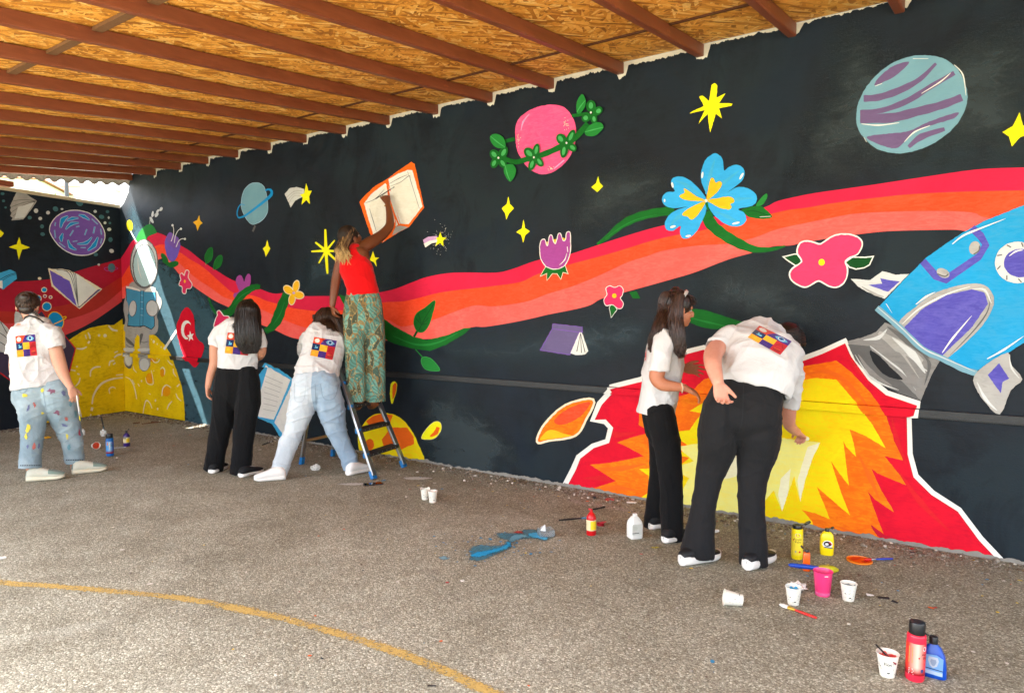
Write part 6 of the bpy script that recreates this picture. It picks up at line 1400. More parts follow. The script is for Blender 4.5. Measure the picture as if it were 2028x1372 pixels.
for a, b in ((FL, AL), (FR, AR)): 
    o_ = beam('front_rail', a + Z * .03, b, .024, .055, M_alu, lad, wdir); beam('foot', a + Z * .0, a.lerp(b, .045), .034, .064, M_lblue, o_, wdir)
for a, b in ((RL, AL - wdir * .0), (RR, AR)):
    o_ = beam('rear_leg', a + Z * .03, b - Z * .06, .022, .040, M_alu, lad, wdir); beam('foot', a, a.lerp(b, .05), .032, .050, M_lblue, o_, wdir)
beam('brace', RL.lerp(AL, .16), RR.lerp(AR, .16), .012, .028, M_alu, lad)
dep_dir = ((FL + FR) / 2 - (RL + RR) / 2); dep_dir.z = 0; dep_dir.normalize()
for z in (.20, .41, .62, .83, 1.04):
    f = z / HT; a, b = FL.lerp(AL, f), FR.lerp(AR, f)
    st_ = beam('step', a + dep_dir * -.01, b + dep_dir * -.01, .095, .034, M_tread, lad, Z)
    for e, k in ((a, -1), (b, 1)): beam('step_bracket', e + wdir * (-.022 * 1) - Z * .004, e + wdir * .022 - Z * .004, .050, .048, M_lblue, lad, Z)
    for i in range(6):
        e = a.lerp(b, .12 + .152 * i) + dep_dir * .037; bm = bmesh.new(); bmesh.ops.create_uvsphere(bm, u_segments=6, v_segments=4, radius=.005, matrix=Matrix.Translation(e - bl)); bm_obj('rivet', bm, M_alu, st_)
beam('top_platform', AL - wdir * .02 - Z * .01, AR + wdir * .02 - Z * .01, .20, .045, simple('ladder_black_plastic', (30, 30, 32), .5), lad, Z)
for a in (AL, AR): beam('hinge', a - wdir * .018 - Z * .055, a + wdir * .018 - Z * .055, .07, .06, M_lblue, lad, Z)

# ---- 4: on the ladder
p4, b4 = person(724, 940, 'person standing on the stepladder in red vest and green patterned trousers painting the orange book')
Y = 6.68; hc = P(694, 471, 6.72); hf = (.66, .62, .38)
arm_r = [(714, 494, 6.72, 12), (728, 484, 6.77, 12.5), (743, 475, 6.84, 11.5), (758, 464, 6.92, 10), (771, 448, 6.99, 8.6), (772, 428, 7.04, 7.4), (768, 404, 7.09, 5.2)]
bare = [tube([(712, 780, 6.60, 9), (712, 797, 6.59, 9)]), tube([(741, 780, 6.70, 9), (741, 797, 6.69, 9)])]
fuse('body', head_parts(hc, hf) + [tube([(697, 484, 6.72, 11), (700, 492, 6.70, 11), (702, 503, 6.70, 15)]), tube([(703, 500, 6.70, 27, .085), (706, 530, 6.69, 29, .095), (715, 560, Y, 26, .09), (718, 590, Y, 24, .08), (719, 625, Y, 22, .07)]),
    tube([(679, 508, 6.70, 11), (671, 530, 6.69, 9.6), (666, 550, 6.68, 9), (663, 570, 6.66, 8.6), (660, 590, 6.64, 7.2), (658, 606, 6.63, 5.6)]), tube(arm_r)]
    + hand_parts(P(658, 606, 6.63), (.18, -.05, -1), (.6, .4, -.2), (.6, -.8, 0), .95, (.5, .6, .4)) + hand_parts(P(768, 404, 7.09), (-.18, .12, 1), (-.3, .9, 0), (-.9, -.2, .1), .98, (1.0, .9, .6), thumb=.5, thumb_curl=.9)
    + [tube([(707, 630, 6.65, 14), (704, 700, 6.61, 14), (708, 770, 6.60, 10), (711, 795, 6.60, 8.5)]), tube([(736, 630, 6.68, 14), (741, 700, 6.69, 14), (742, 770, 6.70, 10), (742, 795, 6.70, 8.5)])] + bare
    + [tube([(711, 799, 6.60, 9, .045), (706, 803, 6.66, 10, .035), (700, 804, 6.74, 9, .025)]), tube([(743, 797, 6.70, 9, .045), (737, 800, 6.76, 10, .035), (731, 801, 6.83, 9, .025)])], b4, SK4, p4, .006, 3)
eyes(hc, hf, (0, 0, 1), 1, p4, b4)
v4 = fuse('vest', [tube([(704, 491, 6.70, 12, .06), (703, 499, 6.70, 18, .085), (702, 511, 6.70, 26, .105), (705, 530, 6.69, 32.5, .115), (712, 550, Y, 30.5, .11), (717, 568, Y, 30.5, .108), (719, 584, Y, 32.5, .112)], ex=2.3, end='hem'),
    tube([(708, 486, 6.70, 4, .03), (711, 494, 6.70, 6, .06)])], b4, M_tank, p4, .006, 4, folds(.008, [(6, 3, .5, .8), (4, 10, .2, .7)], 2.2))
def pattern():
    t = NT('wax_print_cotton'); v = t.coord((1, 1, 1))
    n1 = t.new('ShaderNodeTexNoise', i_Scale=5.0, i_Detail=1.0); t.link(v, n1.inputs['Vector'])
    ma = t.new('ShaderNodeVectorMath', operation='MULTIPLY_ADD'); t.link(n1.outputs['Color'], ma.inputs[0]); ma.inputs[1].default_value = (.16, .16, .16); t.link(v, ma.inputs[2])
    def leaf(sx, sz, rot):
        mp = t.new('ShaderNodeMapping'); mp.inputs['Scale'].default_value = (sx, sx, sz); mp.inputs['Rotation'].default_value = (0, rot, 0); t.link(ma.outputs[0], mp.inputs['Vector']); return mp.outputs[0]
    vo = t.new('ShaderNodeTexVoronoi', i_Scale=1.0, feature='DISTANCE_TO_EDGE'); t.link(leaf(20, 8, .75), vo.inputs['Vector'])
    vc = t.new('ShaderNodeTexVoronoi', i_Scale=1.0); t.link(leaf(20, 8, .75), vc.inputs['Vector']); sc = t.new('ShaderNodeSeparateColor'); t.link(vc.outputs['Color'], sc.inputs[0])
    vein = t.new('ShaderNodeTexWave', i_Scale=13.0, i_Distortion=3.0, i_Detail=1.0); vein.bands_direction = 'DIAGONAL'; t.link(ma.outputs[0], vein.inputs['Vector'])
    c = t.ramp(sc.outputs[0], [(0, (.075, .20, .165)), (.4, (.14, .33, .27)), (.62, (.10, .26, .22)), (.8, (.055, .07, .05)), (1, (.16, .12, .05))])
    c = t.mix(t.rng(vein.outputs['Fac'], .62, .8, 0, .55), c, (.05, .075, .055))
    c = t.mix(t.rng(vo.outputs['Distance'], .02, .06, .9, 0), c, (.27, .155, .05))
    c = t.mix(t.rng(t.noise(46, 3, .6, v), .60, .64, 0, .8), c, (.40, .36, .18))
    t.color(c); t.rough(.85); t.b.inputs['Specular IOR Level'].default_value = .15; t.bump(t.noise(300, 2, .6, v), .15, .003); return t.m
M_pat = pattern()
t4 = fuse('trousers', [tube([(719, 580, Y, 32, .105), (719, 595, Y, 36, .118), (719, 620, Y, 38.5, .128), (720, 650, Y, 38, .115)], ex=2.3), tube([(704, 600, 6.66, 18), (701.5, 648, 6.62, 20), (703, 700, 6.61, 20.5), (704.5, 757, 6.60, 19.5), (706.5, 795, 6.60, 18.5)], ex=2.4, end='hem'),
    tube([(736, 600, 6.68, 19), (740.5, 648, 6.69, 20.5), (742, 700, 6.70, 20), (743.5, 757, 6.70, 19.8), (745, 795, 6.70, 19)], ex=2.4, end='hem')], b4, M_pat, p4, .0062, 3, SLACK_F(8.1))
hm4 = hair_mat('braids_bleached', (44, 29, 20), (128, 92, 56), tip=(206, 168, 108), rough=.65)
f_, s_, u_ = orient(hf, (0, 0, 1)); pa = []; tail = P(678, 494, 6.58)
h4 = fuse('hair', [ellipsoid(hc - f_ * .018 + u_ * .032, f_, s_, u_, .104, .089, .094), ellipsoid(hc - f_ * .075 - u_ * .035, f_, s_, u_, .045, .058, .06)], b4, simple('braid_root', (38, 26, 18), .7), p4, .0065, 2)
for i in range(120):
    a = random.uniform(-2.4, 2.4); e = random.uniform(-.35, 1.1)
    dr = (-f_ * math.cos(a * .6) * .8 + s_ * math.sin(a) + u_ * e).normalized() if random.random() < .6 else (f_ * random.uniform(-.2, .5) + s_ * random.uniform(-1, 1) + u_ * .8).normalized()
    st0 = hc + dr * .096 + u_ * .015; tl = tail + Vector((random.gauss(0, .022), random.gauss(0, .016), random.gauss(0, .018)))
    md = (st0 + tl) / 2; md = hc + u_ * .01 + (md - hc - u_ * .01).normalized() * random.uniform(.102, .114)
    end = P(random.gauss(682, 7), random.uniform(503, 526), random.uniform(6.55, 6.60)) if random.random() < .75 else P(random.gauss(674, 6), random.uniform(500, 518), 6.57)
    pa.append([st0, (st0 * .6 + md * .4) + dr * .008, md, tl, tl.lerp(end, .35) + Vector((random.gauss(0, .016), random.gauss(0, .01), 0)), tl.lerp(end, .7) + Vector((random.gauss(0, .018), 0, 0)), end])
locks('braid', pa, b4, hm4, h4, .0056, 6, beads=70)
V, Fc = loft([P(x, y, 7.07) - b4 for x, y in ((762, 407), (768, 409), (775, 407))], [.004] * 3, [.012] * 3, 8); mesh_obj('bracelet', V, Fc, simple('bracelet_gold', (176, 132, 60), .35, .8, metal=.7), p4, smooth=True)

# ---- 5: profile, hairband
p5, b5 = person(1312, 1060, 'person in profile with long dark hair, hairband, white T-shirt and black flared trousers')
Y = 4.66; hc = P(1344, 611, 4.66); hf = (.96, .12, -.16); K5 = .98
fuse('body', head_parts(hc, hf, (0, 0, 1), K5) + [tube([(1336, 630, Y, 15), (1328, 645, Y, 15), (1320, 660, Y, 20)]), tube([(1317, 660, Y, 22, .12), (1315, 710, Y, 29, .14), (1306, 770, Y, 26, .11), (1303, 815, Y, 20, .09)]),
    tube([(1314, 685, 4.51, 13), (1309, 708, 4.47, 15), (1303, 732, 4.45, 15.5), (1301, 748, 4.44, 15), (1312, 761, 4.42, 13), (1335, 765, 4.41, 10.2), (1357, 768, 4.40, 7.6)]), tube([(1322, 672, 4.82, 16), (1326, 715, 4.84, 13), (1338, 732, 4.84, 11), (1352, 729, 4.85, 8)])]
    + hand_parts(P(1357, 768, 4.40), (.86, .15, -.42), (-.35, .25, -.8), (.3, .9, 0), 1.0, (.35, .45, .3), .16) + hand_parts(P(1352, 729, 4.85), (1, .05, -.1), (.1, -.9, -.3), (.1, 0, 1), 1.0, (.25, .3, .2), .28)
    + [tube([(1304, 850, 4.74, 18), (1307, 900, 4.76, 16), (1300, 980, 4.82, 13), (1296, 1046, 4.86, 10)]), tube([(1314, 850, 4.58, 18), (1322, 900, 4.57, 17), (1329, 980, 4.56, 13), (1331, 1066, 4.57, 10)])], b5, SK5, p5, .0058, 3)
eyes(hc, hf, (0, 0, 1), K5, p5, b5)
s5 = fuse('t_shirt', [tube([(1323, 646, Y, 15, .065), (1319, 653, Y, 21, .11), (1317, 664, Y, 27, .155), (1316, 682, Y, 33, .17), (1315, 712, Y, 37, .165), (1312, 742, Y, 39, .155), (1306, 772, Y, 38, .148), (1301, 800, Y, 37.5, .148), (1298, 820, Y, 38.5, .15)], ex=2.4, end='hem'),
    tube([(1318, 662, 4.54, 18), (1313, 684, 4.49, 21), (1309, 708, 4.46, 21.5), (1306.5, 735, 4.45, 20.5)], end='hem'), tube([(1322, 664, 4.80, 17), (1325, 690, 4.84, 18), (1328, 720, 4.85, 16)], end='hem')], b5, M_shirt, p5, .0065, 4, folds(.011, [(8, 1.8, .3, 1.0), (4.5, 8, .4, .6), (12, 5, -.4, .3)], 12.7))
t5 = fuse('trousers', [tube([(1301, 805, Y, 33, .15), (1306, 845, Y, 31, .15), (1312, 868, Y, 26, .12)], ex=2.3), tube([(1302, 815, 4.75, 28), (1308, 877, 4.76, 24), (1305, 949, 4.80, 18.5), (1297, 1000, 4.83, 17.5), (1292, 1044, 4.85, 18.5)], ex=2.3, end='hem'),
    tube([(1305, 812, 4.58, 30, .10), (1313, 845, 4.57, 30, .10), (1320, 877, 4.57, 27), (1328, 949, 4.56, 23.5), (1330, 1000, 4.56, 22.5), (1331, 1069, 4.57, 22)], ex=2.3, end='hem')], b5, M_black, p5, .0065, 7, SLACK_F(14.2))
D = Decal(bvh_of(s5, b5), b5); D.poly([(1277.5, 690), (1281, 688), (1280, 716), (1276, 716)], PR['crimson']); D.done('print', s5)
hm5 = hair_mat('hair_dark_chestnut', (26, 17, 14), (70, 44, 34))
rows = [(1338, 574, 4.66, 9, .05), (1338, 581, 4.66, 20, .08), (1334, 594, 4.66, 26, .098), (1329, 612, 4.66, 25, .10), (1322, 632, 4.64, 20, .10), (1313, 650, 4.60, 19, .10), (1306, 668, 4.58, 17, .09), (1298, 684, 4.58, 13, .06), (1291, 696, 4.58, 6, .03)]
rows2 = [(1346, 584, 4.52, 9, .03), (1342, 605, 4.50, 10, .03), (1339, 630, 4.49, 12, .035), (1340, 655, 4.46, 12, .03), (1344, 680, 4.45, 10, .025), (1348, 698, 4.45, 6, .02), (1350, 708, 4.45, 2.5, .01)]
f_, s_, u_ = orient(hf, (0, 0, 1))
h5 = fuse('hair', [ellipsoid(hc - f_ * .018 + u_ * .030, f_, s_, u_, .103, .088, .096), tube(rows, ex=2.0), tube(rows2, ex=2.0)], b5, hm5, p5, .0062, 3)
pa = hair_from_tube(rows, 600, .014, .010, 1.0, .25) + hair_from_tube(rows2, 300, .012, .012, 1.08, .3)
for _ in range(60): pa.append([P(1342 + random.gauss(0, 5), 577 + random.random() * 4, random.uniform(4.58, 4.74)), P(1362, 583, random.uniform(4.58, 4.72)), P(1372 + random.gauss(0, 2), 592, random.uniform(4.60, 4.70)), P(1374 + random.gauss(0, 3), random.uniform(598, 606), random.uniform(4.60, 4.70))])
locks('strand', pa, b5, hm5, h5, .0031)
V, Fc = loft([P(x, y, yy) - b5 for x, y, yy in ((1346, 602, 4.55), (1352, 590, 4.54), (1358, 581, 4.56), (1361, 577, 4.62), (1360, 576, 4.70), (1354, 582, 4.77))], [.011] * 6, [.006] * 6, 10); mesh_obj('hairband', V, Fc, simple('hairband_silver', (206, 202, 196), .4, .8, .3, 60), p5, smooth=True)
V, Fc = loft([P(x, y, yy) - b5 for x, y, yy in ((1350, 759, 4.385), (1353, 768, 4.365), (1351, 777, 4.40))], [.005] * 3, [.006] * 3, 8); mesh_obj('bracelet', V, Fc, simple('bracelet_pale', (214, 180, 150), .5), p5, smooth=True)
shoe(gnd(1318, 1074), (.8, .5), .25, p5, b5, simple('black_canvas', (26, 26, 28)), W_sole, None, .075, .046, 0, .034)
shoe(gnd(1290, 1047), (.8, .5), .25, p5, b5, simple('black_canvas', (26, 26, 28)), W_sole, None, .075, .046, 0, .034)

# ---- 6: bending over, hand behind the back
p6, b6 = person(1430, 1122, 'person bending far over to paint the flame with one hand held behind the back')
Y = 4.2; hc = P(1560, 676, 4.66); hf = (.52, .55, -.66); hu = (.35, .35, .6)
fuse('body', head_parts(hc, hf, hu) + [tube([(1552, 684, 4.60, 19), (1540, 682, 4.52, 18), (1525, 688, 4.42, 22)]), tube([(1518, 690, 4.42, 50, .11), (1508, 722, 4.30, 60, .13), (1495, 765, 4.22, 48, .11), (1480, 805, 4.19, 44, .10)]),
    tube([(1446, 672, 4.38, 19), (1426, 684, 4.32, 18.5), (1413, 700, 4.20, 18.5), (1412, 720, 4.08, 17), (1417, 740, 4.02, 14.5), (1422, 758, 3.98, 11.5)]), tube([(1560, 706, 4.36, 20), (1567, 750, 4.40, 17), (1564, 800, 4.46, 14), (1562, 824, 4.52, 13.5), (1563, 840, 4.58, 12), (1571, 850, 4.66, 9.8), (1579, 856, 4.73, 8)])]
    + hand_parts(P(1422, 757, 3.98), (.20, -.12, -1), (.10, -1, .15), (1, -.2, 0), 1.10, (.55, .85, .6), .06, .6, .5) + hand_parts(P(1579, 856, 4.73), (.62, .62, -.38), (-.2, .2, -1), (-.5, .8, 0), 1.0, (.7, .8, .6), .06, .5, .8)
    + [tube([(1424, 870, 4.19, 20), (1408, 940, 4.19, 20), (1392, 1020, 4.18, 15), (1382, 1095, 4.17, 11)]), tube([(1500, 870, 4.17, 22), (1490, 940, 4.14, 22), (1489, 1020, 4.12, 16), (1492, 1112, 4.10, 11)])], b6, SK6, p6, .0058, 3)
eyes(hc, hf, hu, 1, p6, b6)
s6 = fuse('t_shirt', [tube([(1491, 774, 4.2, 72, .172), (1497, 752, 4.22, 75, .18), (1503, 726, 4.27, 77, .18), (1508, 702, 4.33, 77, .165), (1512, 684, 4.40, 70, .14), (1518, 671, 4.46, 53, .115), (1527, 664, 4.51, 32, .08), (1537, 662, 4.55, 17, .06)], ex=2.4, start='hem'),
    tube([(1456, 666, 4.40, 20), (1440, 671, 4.37, 22), (1426, 681, 4.33, 22), (1414, 692, 4.28, 21)], end='hem'), tube([(1556, 698, 4.38, 22), (1568, 728, 4.38, 22), (1570, 765, 4.41, 19), (1567, 795, 4.45, 17), (1565, 809, 4.46, 16)], end='hem')], b6, M_shirt, p6, .0068, 4, folds(.012, [(6, 2.2, 1.0, 1.0), (3.5, 8, .5, .8), (9, 4, -.6, .4)], 21.4))
t6 = fuse('trousers', [tube([(1500, 748, 4.2, 50, .14), (1490, 772, 4.2, 64, .165), (1476, 800, 4.19, 74, .18), (1467, 830, 4.18, 76, .18), (1464, 850, 4.18, 62, .14), (1463, 866, 4.18, 40, .09)], ex=2.2), tube([(1428, 800, 4.19, 34, .16), (1421, 845, 4.19, 38, .165), (1420, 885, 4.19, 37, .14), (1412, 920, 4.19, 31.5), (1403, 953, 4.19, 25.5), (1394, 995, 4.18, 24.5), (1389, 1038, 4.18, 28), (1384.5, 1067, 4.17, 31.5), (1381, 1100, 4.17, 34.5)], ex=2.2, end='hem'),
    tube([(1508, 800, 4.18, 38, .16), (1506, 845, 4.17, 41, .165), (1501, 885, 4.16, 41, .14), (1494, 920, 4.15, 34), (1489.5, 953, 4.14, 28.5), (1487, 991, 4.13, 26), (1489.5, 1038, 4.12, 26.5), (1491.5, 1076, 4.11, 28), (1492, 1119, 4.10, 28.5)], ex=2.2, end='hem')], b6, M_black6, p6, .0068, 9, folds(.0055, [(3.0, 9, .4, .8), (3.2, 10, -.4, .6), (8, 1.6, .05, .6)], 17.0))
sm6 = simple('legging_seam', (32, 33, 36), .8)
bt6 = bvh_of(t6, b6)
for ln_, w_ in (([(1474, 735), (1472, 780), (1470, 830), (1462, 858)], 1.6), ([(1462, 856), (1475, 852), (1490, 848)], 1.2), ([(1462, 856), (1448, 853), (1436, 848)], 1.2)): Decal(bt6, b6).line(ln_, w_, sm6).done('seam', t6)
shirt_print(bvh_of(s6, b6), b6, (1504, 645), (1568, 676), (1545, 703), (1481, 668), s6)
hm6 = hair_mat('hair_short_black', (14, 11, 10), (42, 30, 25))
f_, s_, u_ = orient(hf, hu)
h6 = fuse('hair', [ellipsoid(hc - f_ * .014 + u_ * .028, f_, s_, u_, .106, .090, .096), ellipsoid(hc - f_ * .062 - u_ * .03, f_, s_, u_, .05, .068, .062)], b6, hm6, p6, .0065, 2)
pa = []
for _ in range(560):
    dr = (f_ * random.gauss(-.2, .6) + s_ * random.gauss(0, .7) + u_ * random.gauss(.4, .6)).normalized(); st0 = hc + u_ * .028 - f_ * .014 + Vector(dr) * .092
    e = hc - f_ * .10 - u_ * .05; pts = [st0]
    for q in (.3, .6, 1.0): m_ = st0.lerp(e, q * .8); pts.append(hc + (m_ - hc).normalized() * random.uniform(.106, .114))
    pa.append(pts)
locks('strand', pa, b6, hm6, h6, .0031)
blk = simple('black_trainer', (24, 25, 28), .6)
shoe(gnd(1352, 1119), (1, .48), .27, p6, b6, blk, W_sole, None, .066, .048, 0, .056, .005)
shoe(gnd(1481, 1128), (.9, .78), .27, p6, b6, blk, W_sole, None, .066, .048, 0, .056, .005)
# ------------------------------------------------------------------ things on the ground
def facing(px, py, turn=0.0, lean=(0, 0), z=0.0):
    """Frame standing on the ground, -y towards the viewer, turned about the vertical."""
    b = gnd(px, py); v = Vector((b.x, b.y, 0)).normalized(); x = Vector((v.y, -v.x, 0))
    return frame(b + Z * z, x, v) @ Matrix.Rotation(turn, 4, 'Z') @ Matrix.Rotation(lean[0], 4, 'X') @ Matrix.Rotation(lean[1], 4, 'Y')
def lathe(name, prof, mat, parent, seg=28, sy=1.0, ex=2.0, dx=None, closed=False, jag=None):
    V, Fc = [], []
    for r, z in prof:
        for k in range(seg):
            a = 2 * math.pi * k / seg; ca, sa = math.cos(a), math.sin(a)
            V.append(((dx(z) if dx else 0) + r * math.copysign(abs(ca) ** (2 / ex), ca), r * sy * math.copysign(abs(sa) ** (2 / ex), sa), z + (jag(a, z) if jag else 0)))
    n = len(prof)
    for i in range(n - 1):
        for k in range(seg): Fc.append((i * seg + k, i * seg + (k + 1) % seg, (i + 1) * seg + (k + 1) % seg, (i + 1) * seg + k))
    Fc.append(tuple(range(seg))[::-1]); Fc.append(tuple(range((n - 1) * seg, n * seg)))
    o = mesh_obj(name, V, Fc, mat, parent, smooth=True)
    try: o.data.set_sharp_from_angle(angle=.7)
    except Exception: pass
    return o
def wrap_patch(name, rf, a0, a1, z0, z1, mat, parent, off=.0006, sy=1.0, nu=14, nv=4, shape=None, ex=2.0):
    """Label lying on a bottle: angle 0 faces the viewer."""
    V, Fc = [], []
    for j in range(nv + 1):
        for i in range(nu + 1):
            u, v = i / nu, j / nv; a = a0 + (a1 - a0) * u; z = z0 + (z1 - z0) * v
            V.append(surf(rf, a, z, off, sy, ex))
    for j in range(nv):
        for i in range(nu): o = j * (nu + 1) + i; Fc.append((o, o + 1, o + nu + 2, o + nu + 1))
    return mesh_obj(name, V, Fc, mat, parent, smooth=True)
def surf(rf, a, z, off, sy=1.0, ex=2.0):
    r = rf(z); ca, sa = math.sin(a), -math.cos(a)
    return ((r + off) * math.copysign(abs(ca) ** (2 / ex), ca), (r * sy + off) * math.copysign(abs(sa) ** (2 / ex), sa), z)
def wrap_shape(name, pts, rf, mat, parent, off=.0010, sy=1.0, a0=0.0, ex=2.0):
    """Flat shape in (arc length, height) bent onto the bottle."""
    q = [tuple(p) for p in pts]; tris = tessellate_polygon([[Vector((a, b, 0)) for a, b in q]])
    V = [surf(rf, a0 + x / rf(z), z, off, sy, ex) for x, z in q]
    return mesh_obj(name, V, [tuple(t) for t in tris], mat, parent)
def text_mesh(s_, size):
    cu = bpy.data.curves.new('t', 'FONT'); cu.body = s_; cu.size = size; cu.align_x = 'CENTER'; cu.resolution_u = 2
    o = bpy.data.objects.new('t', cu); COL.objects.link(o); dg = bpy.context.evaluated_depsgraph_get()
    me = bpy.data.meshes.new_from_object(o.evaluated_get(dg)); V = [v.co.copy() for v in me.vertices]; Fc = [tuple(p.vertices) for p in me.polygons]
    bpy.data.objects.remove(o); bpy.data.curves.remove(cu); bpy.data.meshes.remove(me); return V, Fc
def wrap_text(s_, size, x, z, rf, mat, parent, off=.0014, sy=1.0, a0=0.0, rot=0.0, bold=0.0):
    V, Fc = text_mesh(s_, size); c, s = math.cos(rot), math.sin(rot)
    Q = [(x + p.x * c - p.y * s, z + p.x * s + p.y * c) for p in V]
    return mesh_obj('lettering', [surf(rf, a0 + a / rf(b), b, off, sy) for a, b in Q], Fc, mat, parent)
ink = simple('print_ink', (26, 26, 30), .6); ink_w = simple('print_white', (238, 236, 230), .6); M_cap = simple('black_cap', (22, 22, 24), .38, .85, .1, 40, spec=.5)
M_paper = simple('paper_cup', (236, 232, 218), .65, .9, .04, 40)
def rfun(prof):
    zs = [p[1] for p in prof]; rs = [p[0] for p in prof]
    return lambda z: float(np.interp(z, zs, rs))
def cup(px, py, label, r1=.039, r0=.027, h=.086, inside=None, M=None, group='printed paper cups on the ground', body=None, marks=True, word=None, seed=0, jag=None, fill=.35):
    t = thing('paper_cup', label, 'cup', M or facing(px, py), group)
    m = body or M_paper; w = .0012
    lathe('cup_wall', [(r0 - .002, .004), (r0, .0), (r0 + .0004, .001), (r1, h), (r1 + .0028, h + .0005), (r1 + .0030, h + .003), (r1 + .0005, h + .0035), (r1 - w, h - .001), (r0 - w + (r1 - r0) * .1, h * .1), (r0 * .6, h * .07)], m, t, jag=jag)
    rf = lambda z: r0 + (r1 - r0) * z / h
    if inside:
        lathe('paint', [(r0 * .9, h * fill - .003), (rf(h * fill) - w - .0006, h * fill)], inside, t)
        V, Fc = [], []; n = 28; rr = random.Random(seed)
        for k in range(n + 1):
            a = 2 * math.pi * k / n; zt = h * (.92 - .16 * rr.random())
            for z in (h * fill, zt): V.append(((rf(z) - w - .0007) * math.cos(a), (rf(z) - w - .0007) * math.sin(a), z))
            if k: Fc.append((2 * k - 2, 2 * k, 2 * k + 1, 2 * k - 1))
        mesh_obj('paint_smear', V, Fc, inside, t, smooth=True)
    if marks:
        rr = random.Random(seed + 5); V, Fc = [], []
        for _ in range(46):
            a = rr.uniform(-1.5, 1.5); z = rr.uniform(.10, .84) * h; L = rr.uniform(.003, .010); hh = rr.choice((.0008, .0012, .0018)); vert = rr.random() < .35
            for k in range(int(L / .0022)):
                e = k * .0024; x0, z0 = (0, e) if vert else (e, 0); ww, zz = (hh, .0015) if vert else (.0015, hh * rr.uniform(.6, 1.4))
                if z + z0 + zz > .92 * h: continue
                o = len(V); V += [surf(rf, a + (x0 + dx_) / rf(z), z + z0 + dz_, .0006) for dx_, dz_ in ((0, 0), (ww, 0), (ww, zz), (0, zz))]; Fc.append((o, o + 1, o + 2, o + 3))
        o = mesh_obj('small_print', V, Fc, simple('cup_print_grey', (70, 70, 74), .7), t); o['kind'] = 'stuff'
        for a, z, s in ((rr.uniform(.1, .6), .26 * h, .006), (rr.uniform(-.8, -.3), .5 * h, .004)):
            wrap_shape('cup_icon', [(s * math.cos(q), z + s * .8 * math.sin(q)) for q in np.linspace(math.pi, 2 * math.pi, 9)] + [(s * .9, z + .001)], rf, ink, t, .0008, a0=a)
    if word: wrap_text(word, .022, .002, .58 * h, rf, ink, t, .0010)
    return t
def flip_lid(t, cx, cz, r, ang, mat, side=1):
    bm = bmesh.new(); M = Matrix.Translation((cx, 0, cz)) @ Matrix.Rotation(-ang * side, 4, 'Y')
    box(bm, (side * r * .55, 0, 0), (r * 1.1, r * .5, .003), M, .001)
    bmesh.ops.create_cone(bm, cap_ends=True, segments=18, radius1=r, radius2=r * .94, depth=.009, matrix=M @ Matrix.Translation((side * r * 1.7, 0, 0)))
    return bm_obj('flip_lid', bm, mat, t)
def tube_bottle(px, py, label, body, label_m, h=.238, r=.0345, lid=None, turn=0.0, deco=None, lean=(0, 0), name='paint_bottle', group=None):
    t = thing(name, label, 'bottle', facing(px, py, turn, lean), group)
    prof = [(r * .90, 0), (r, .006), (r, h * .74), (r * .99, h * .765), (r * .95, h * .785), (r * .80, h * .80)]
    lathe('bottle_body', prof, body, t); rc = r * .83; rf = rfun(prof)
    top = h if lid is None else h * .86
    if lid is None: lathe('cap', [(rc, h * .79), (rc * 1.01, h * .80), (rc * 1.02, h * .975), (rc * .95, h * .995), (rc * .6, h)], M_cap, t)
    else:
        lathe('cap', [(rc, h * .79), (rc * 1.02, h * .80), (rc * 1.02, h * .87), (rc * .95, h * .885), (rc * .55, h * .885), (rc * .5, h * .875)], M_cap, t)
        flip_lid(t, rc * .9 * (1 if lid > 0 else -1), h * .885, rc * .75, abs(lid), M_cap, 1 if lid > 0 else -1)
    if label_m: wrap_patch('label', rf, -2.2, 2.2, h * .12, h * .66, label_m, t, nu=26, nv=6)
    if deco: deco(t, rf, h, r)
    return t
plastic = lambda n, c, r=.32: simple(n, c, r, .9, .05, 20, spec=.5)
def grad_label(name, c0, c1, c2):
    t = NT(name); tc = t.new('ShaderNodeTexCoord'); s = t.new('ShaderNodeSeparateXYZ'); t.link(tc.outputs['Object'], s.inputs[0])
    c = t.ramp(t.rng(s.outputs['X'], -.03, .03, 0, 1), [(0, lin(c0)), (.55, lin(c1)), (1, lin(c2))]); z = t.rng(s.outputs['Z'], .035, .062, 1, 0)
    t.color(t.mix(z, c, [v * .5 for v in lin((200, 20, 44))])); t.rough(.35); return t.m
def red_deco(t, rf, h, r):
    for i in range(5):
        z = .078 + i * .0135
        wrap_shape('label_brick', [(-.030, z), (-.0145 - .001 * (i % 2), z), (-.0145 - .001 * (i % 2), z + .0125), (-.030, z + .0125)], rf, simple('label_orange', (246, 150, 70), .4), t, .0010)
    wrap_text('Acrylic', .0165, .040, .112, rf, ink, t); wrap_text('Paint', .0165, .040, .097, rf, ink, t)
    wrap_shape('label_brush', [(.004, .102), (.012, .108), (.010, .098), (.016, .094)], rf, simple('label_red', (214, 24, 40), .4), t, .0012)
    for i in range(4): wrap_shape('label_line', [(-.028, .052 - i * .007), (-.012 + .003 * (i % 2), .052 - i * .007), (-.012 + .003 * (i % 2), .0548 - i * .007), (-.028, .0548 - i * .007)], rf, ink_w, t, .0012)
    wrap_shape('label_badge', [(.022 + .006 * math.cos(a), .050 + .008 * math.sin(a)) for a in np.linspace(0, 6.28, 12)[:-1]], rf, simple('label_badge_blue', (60, 70, 130), .4), t, .0012)
    wrap_shape('label_face', [(.030 + .008 * math.cos(a), .140 + .010 * math.sin(a)) for a in np.linspace(0, 6.28, 12)[:-1]], rf, ink_w, t, .0010); wrap_shape('label_smile', [(.026, .139), (.034, .139), (.030, .134)], rf, ink, t, .0016)
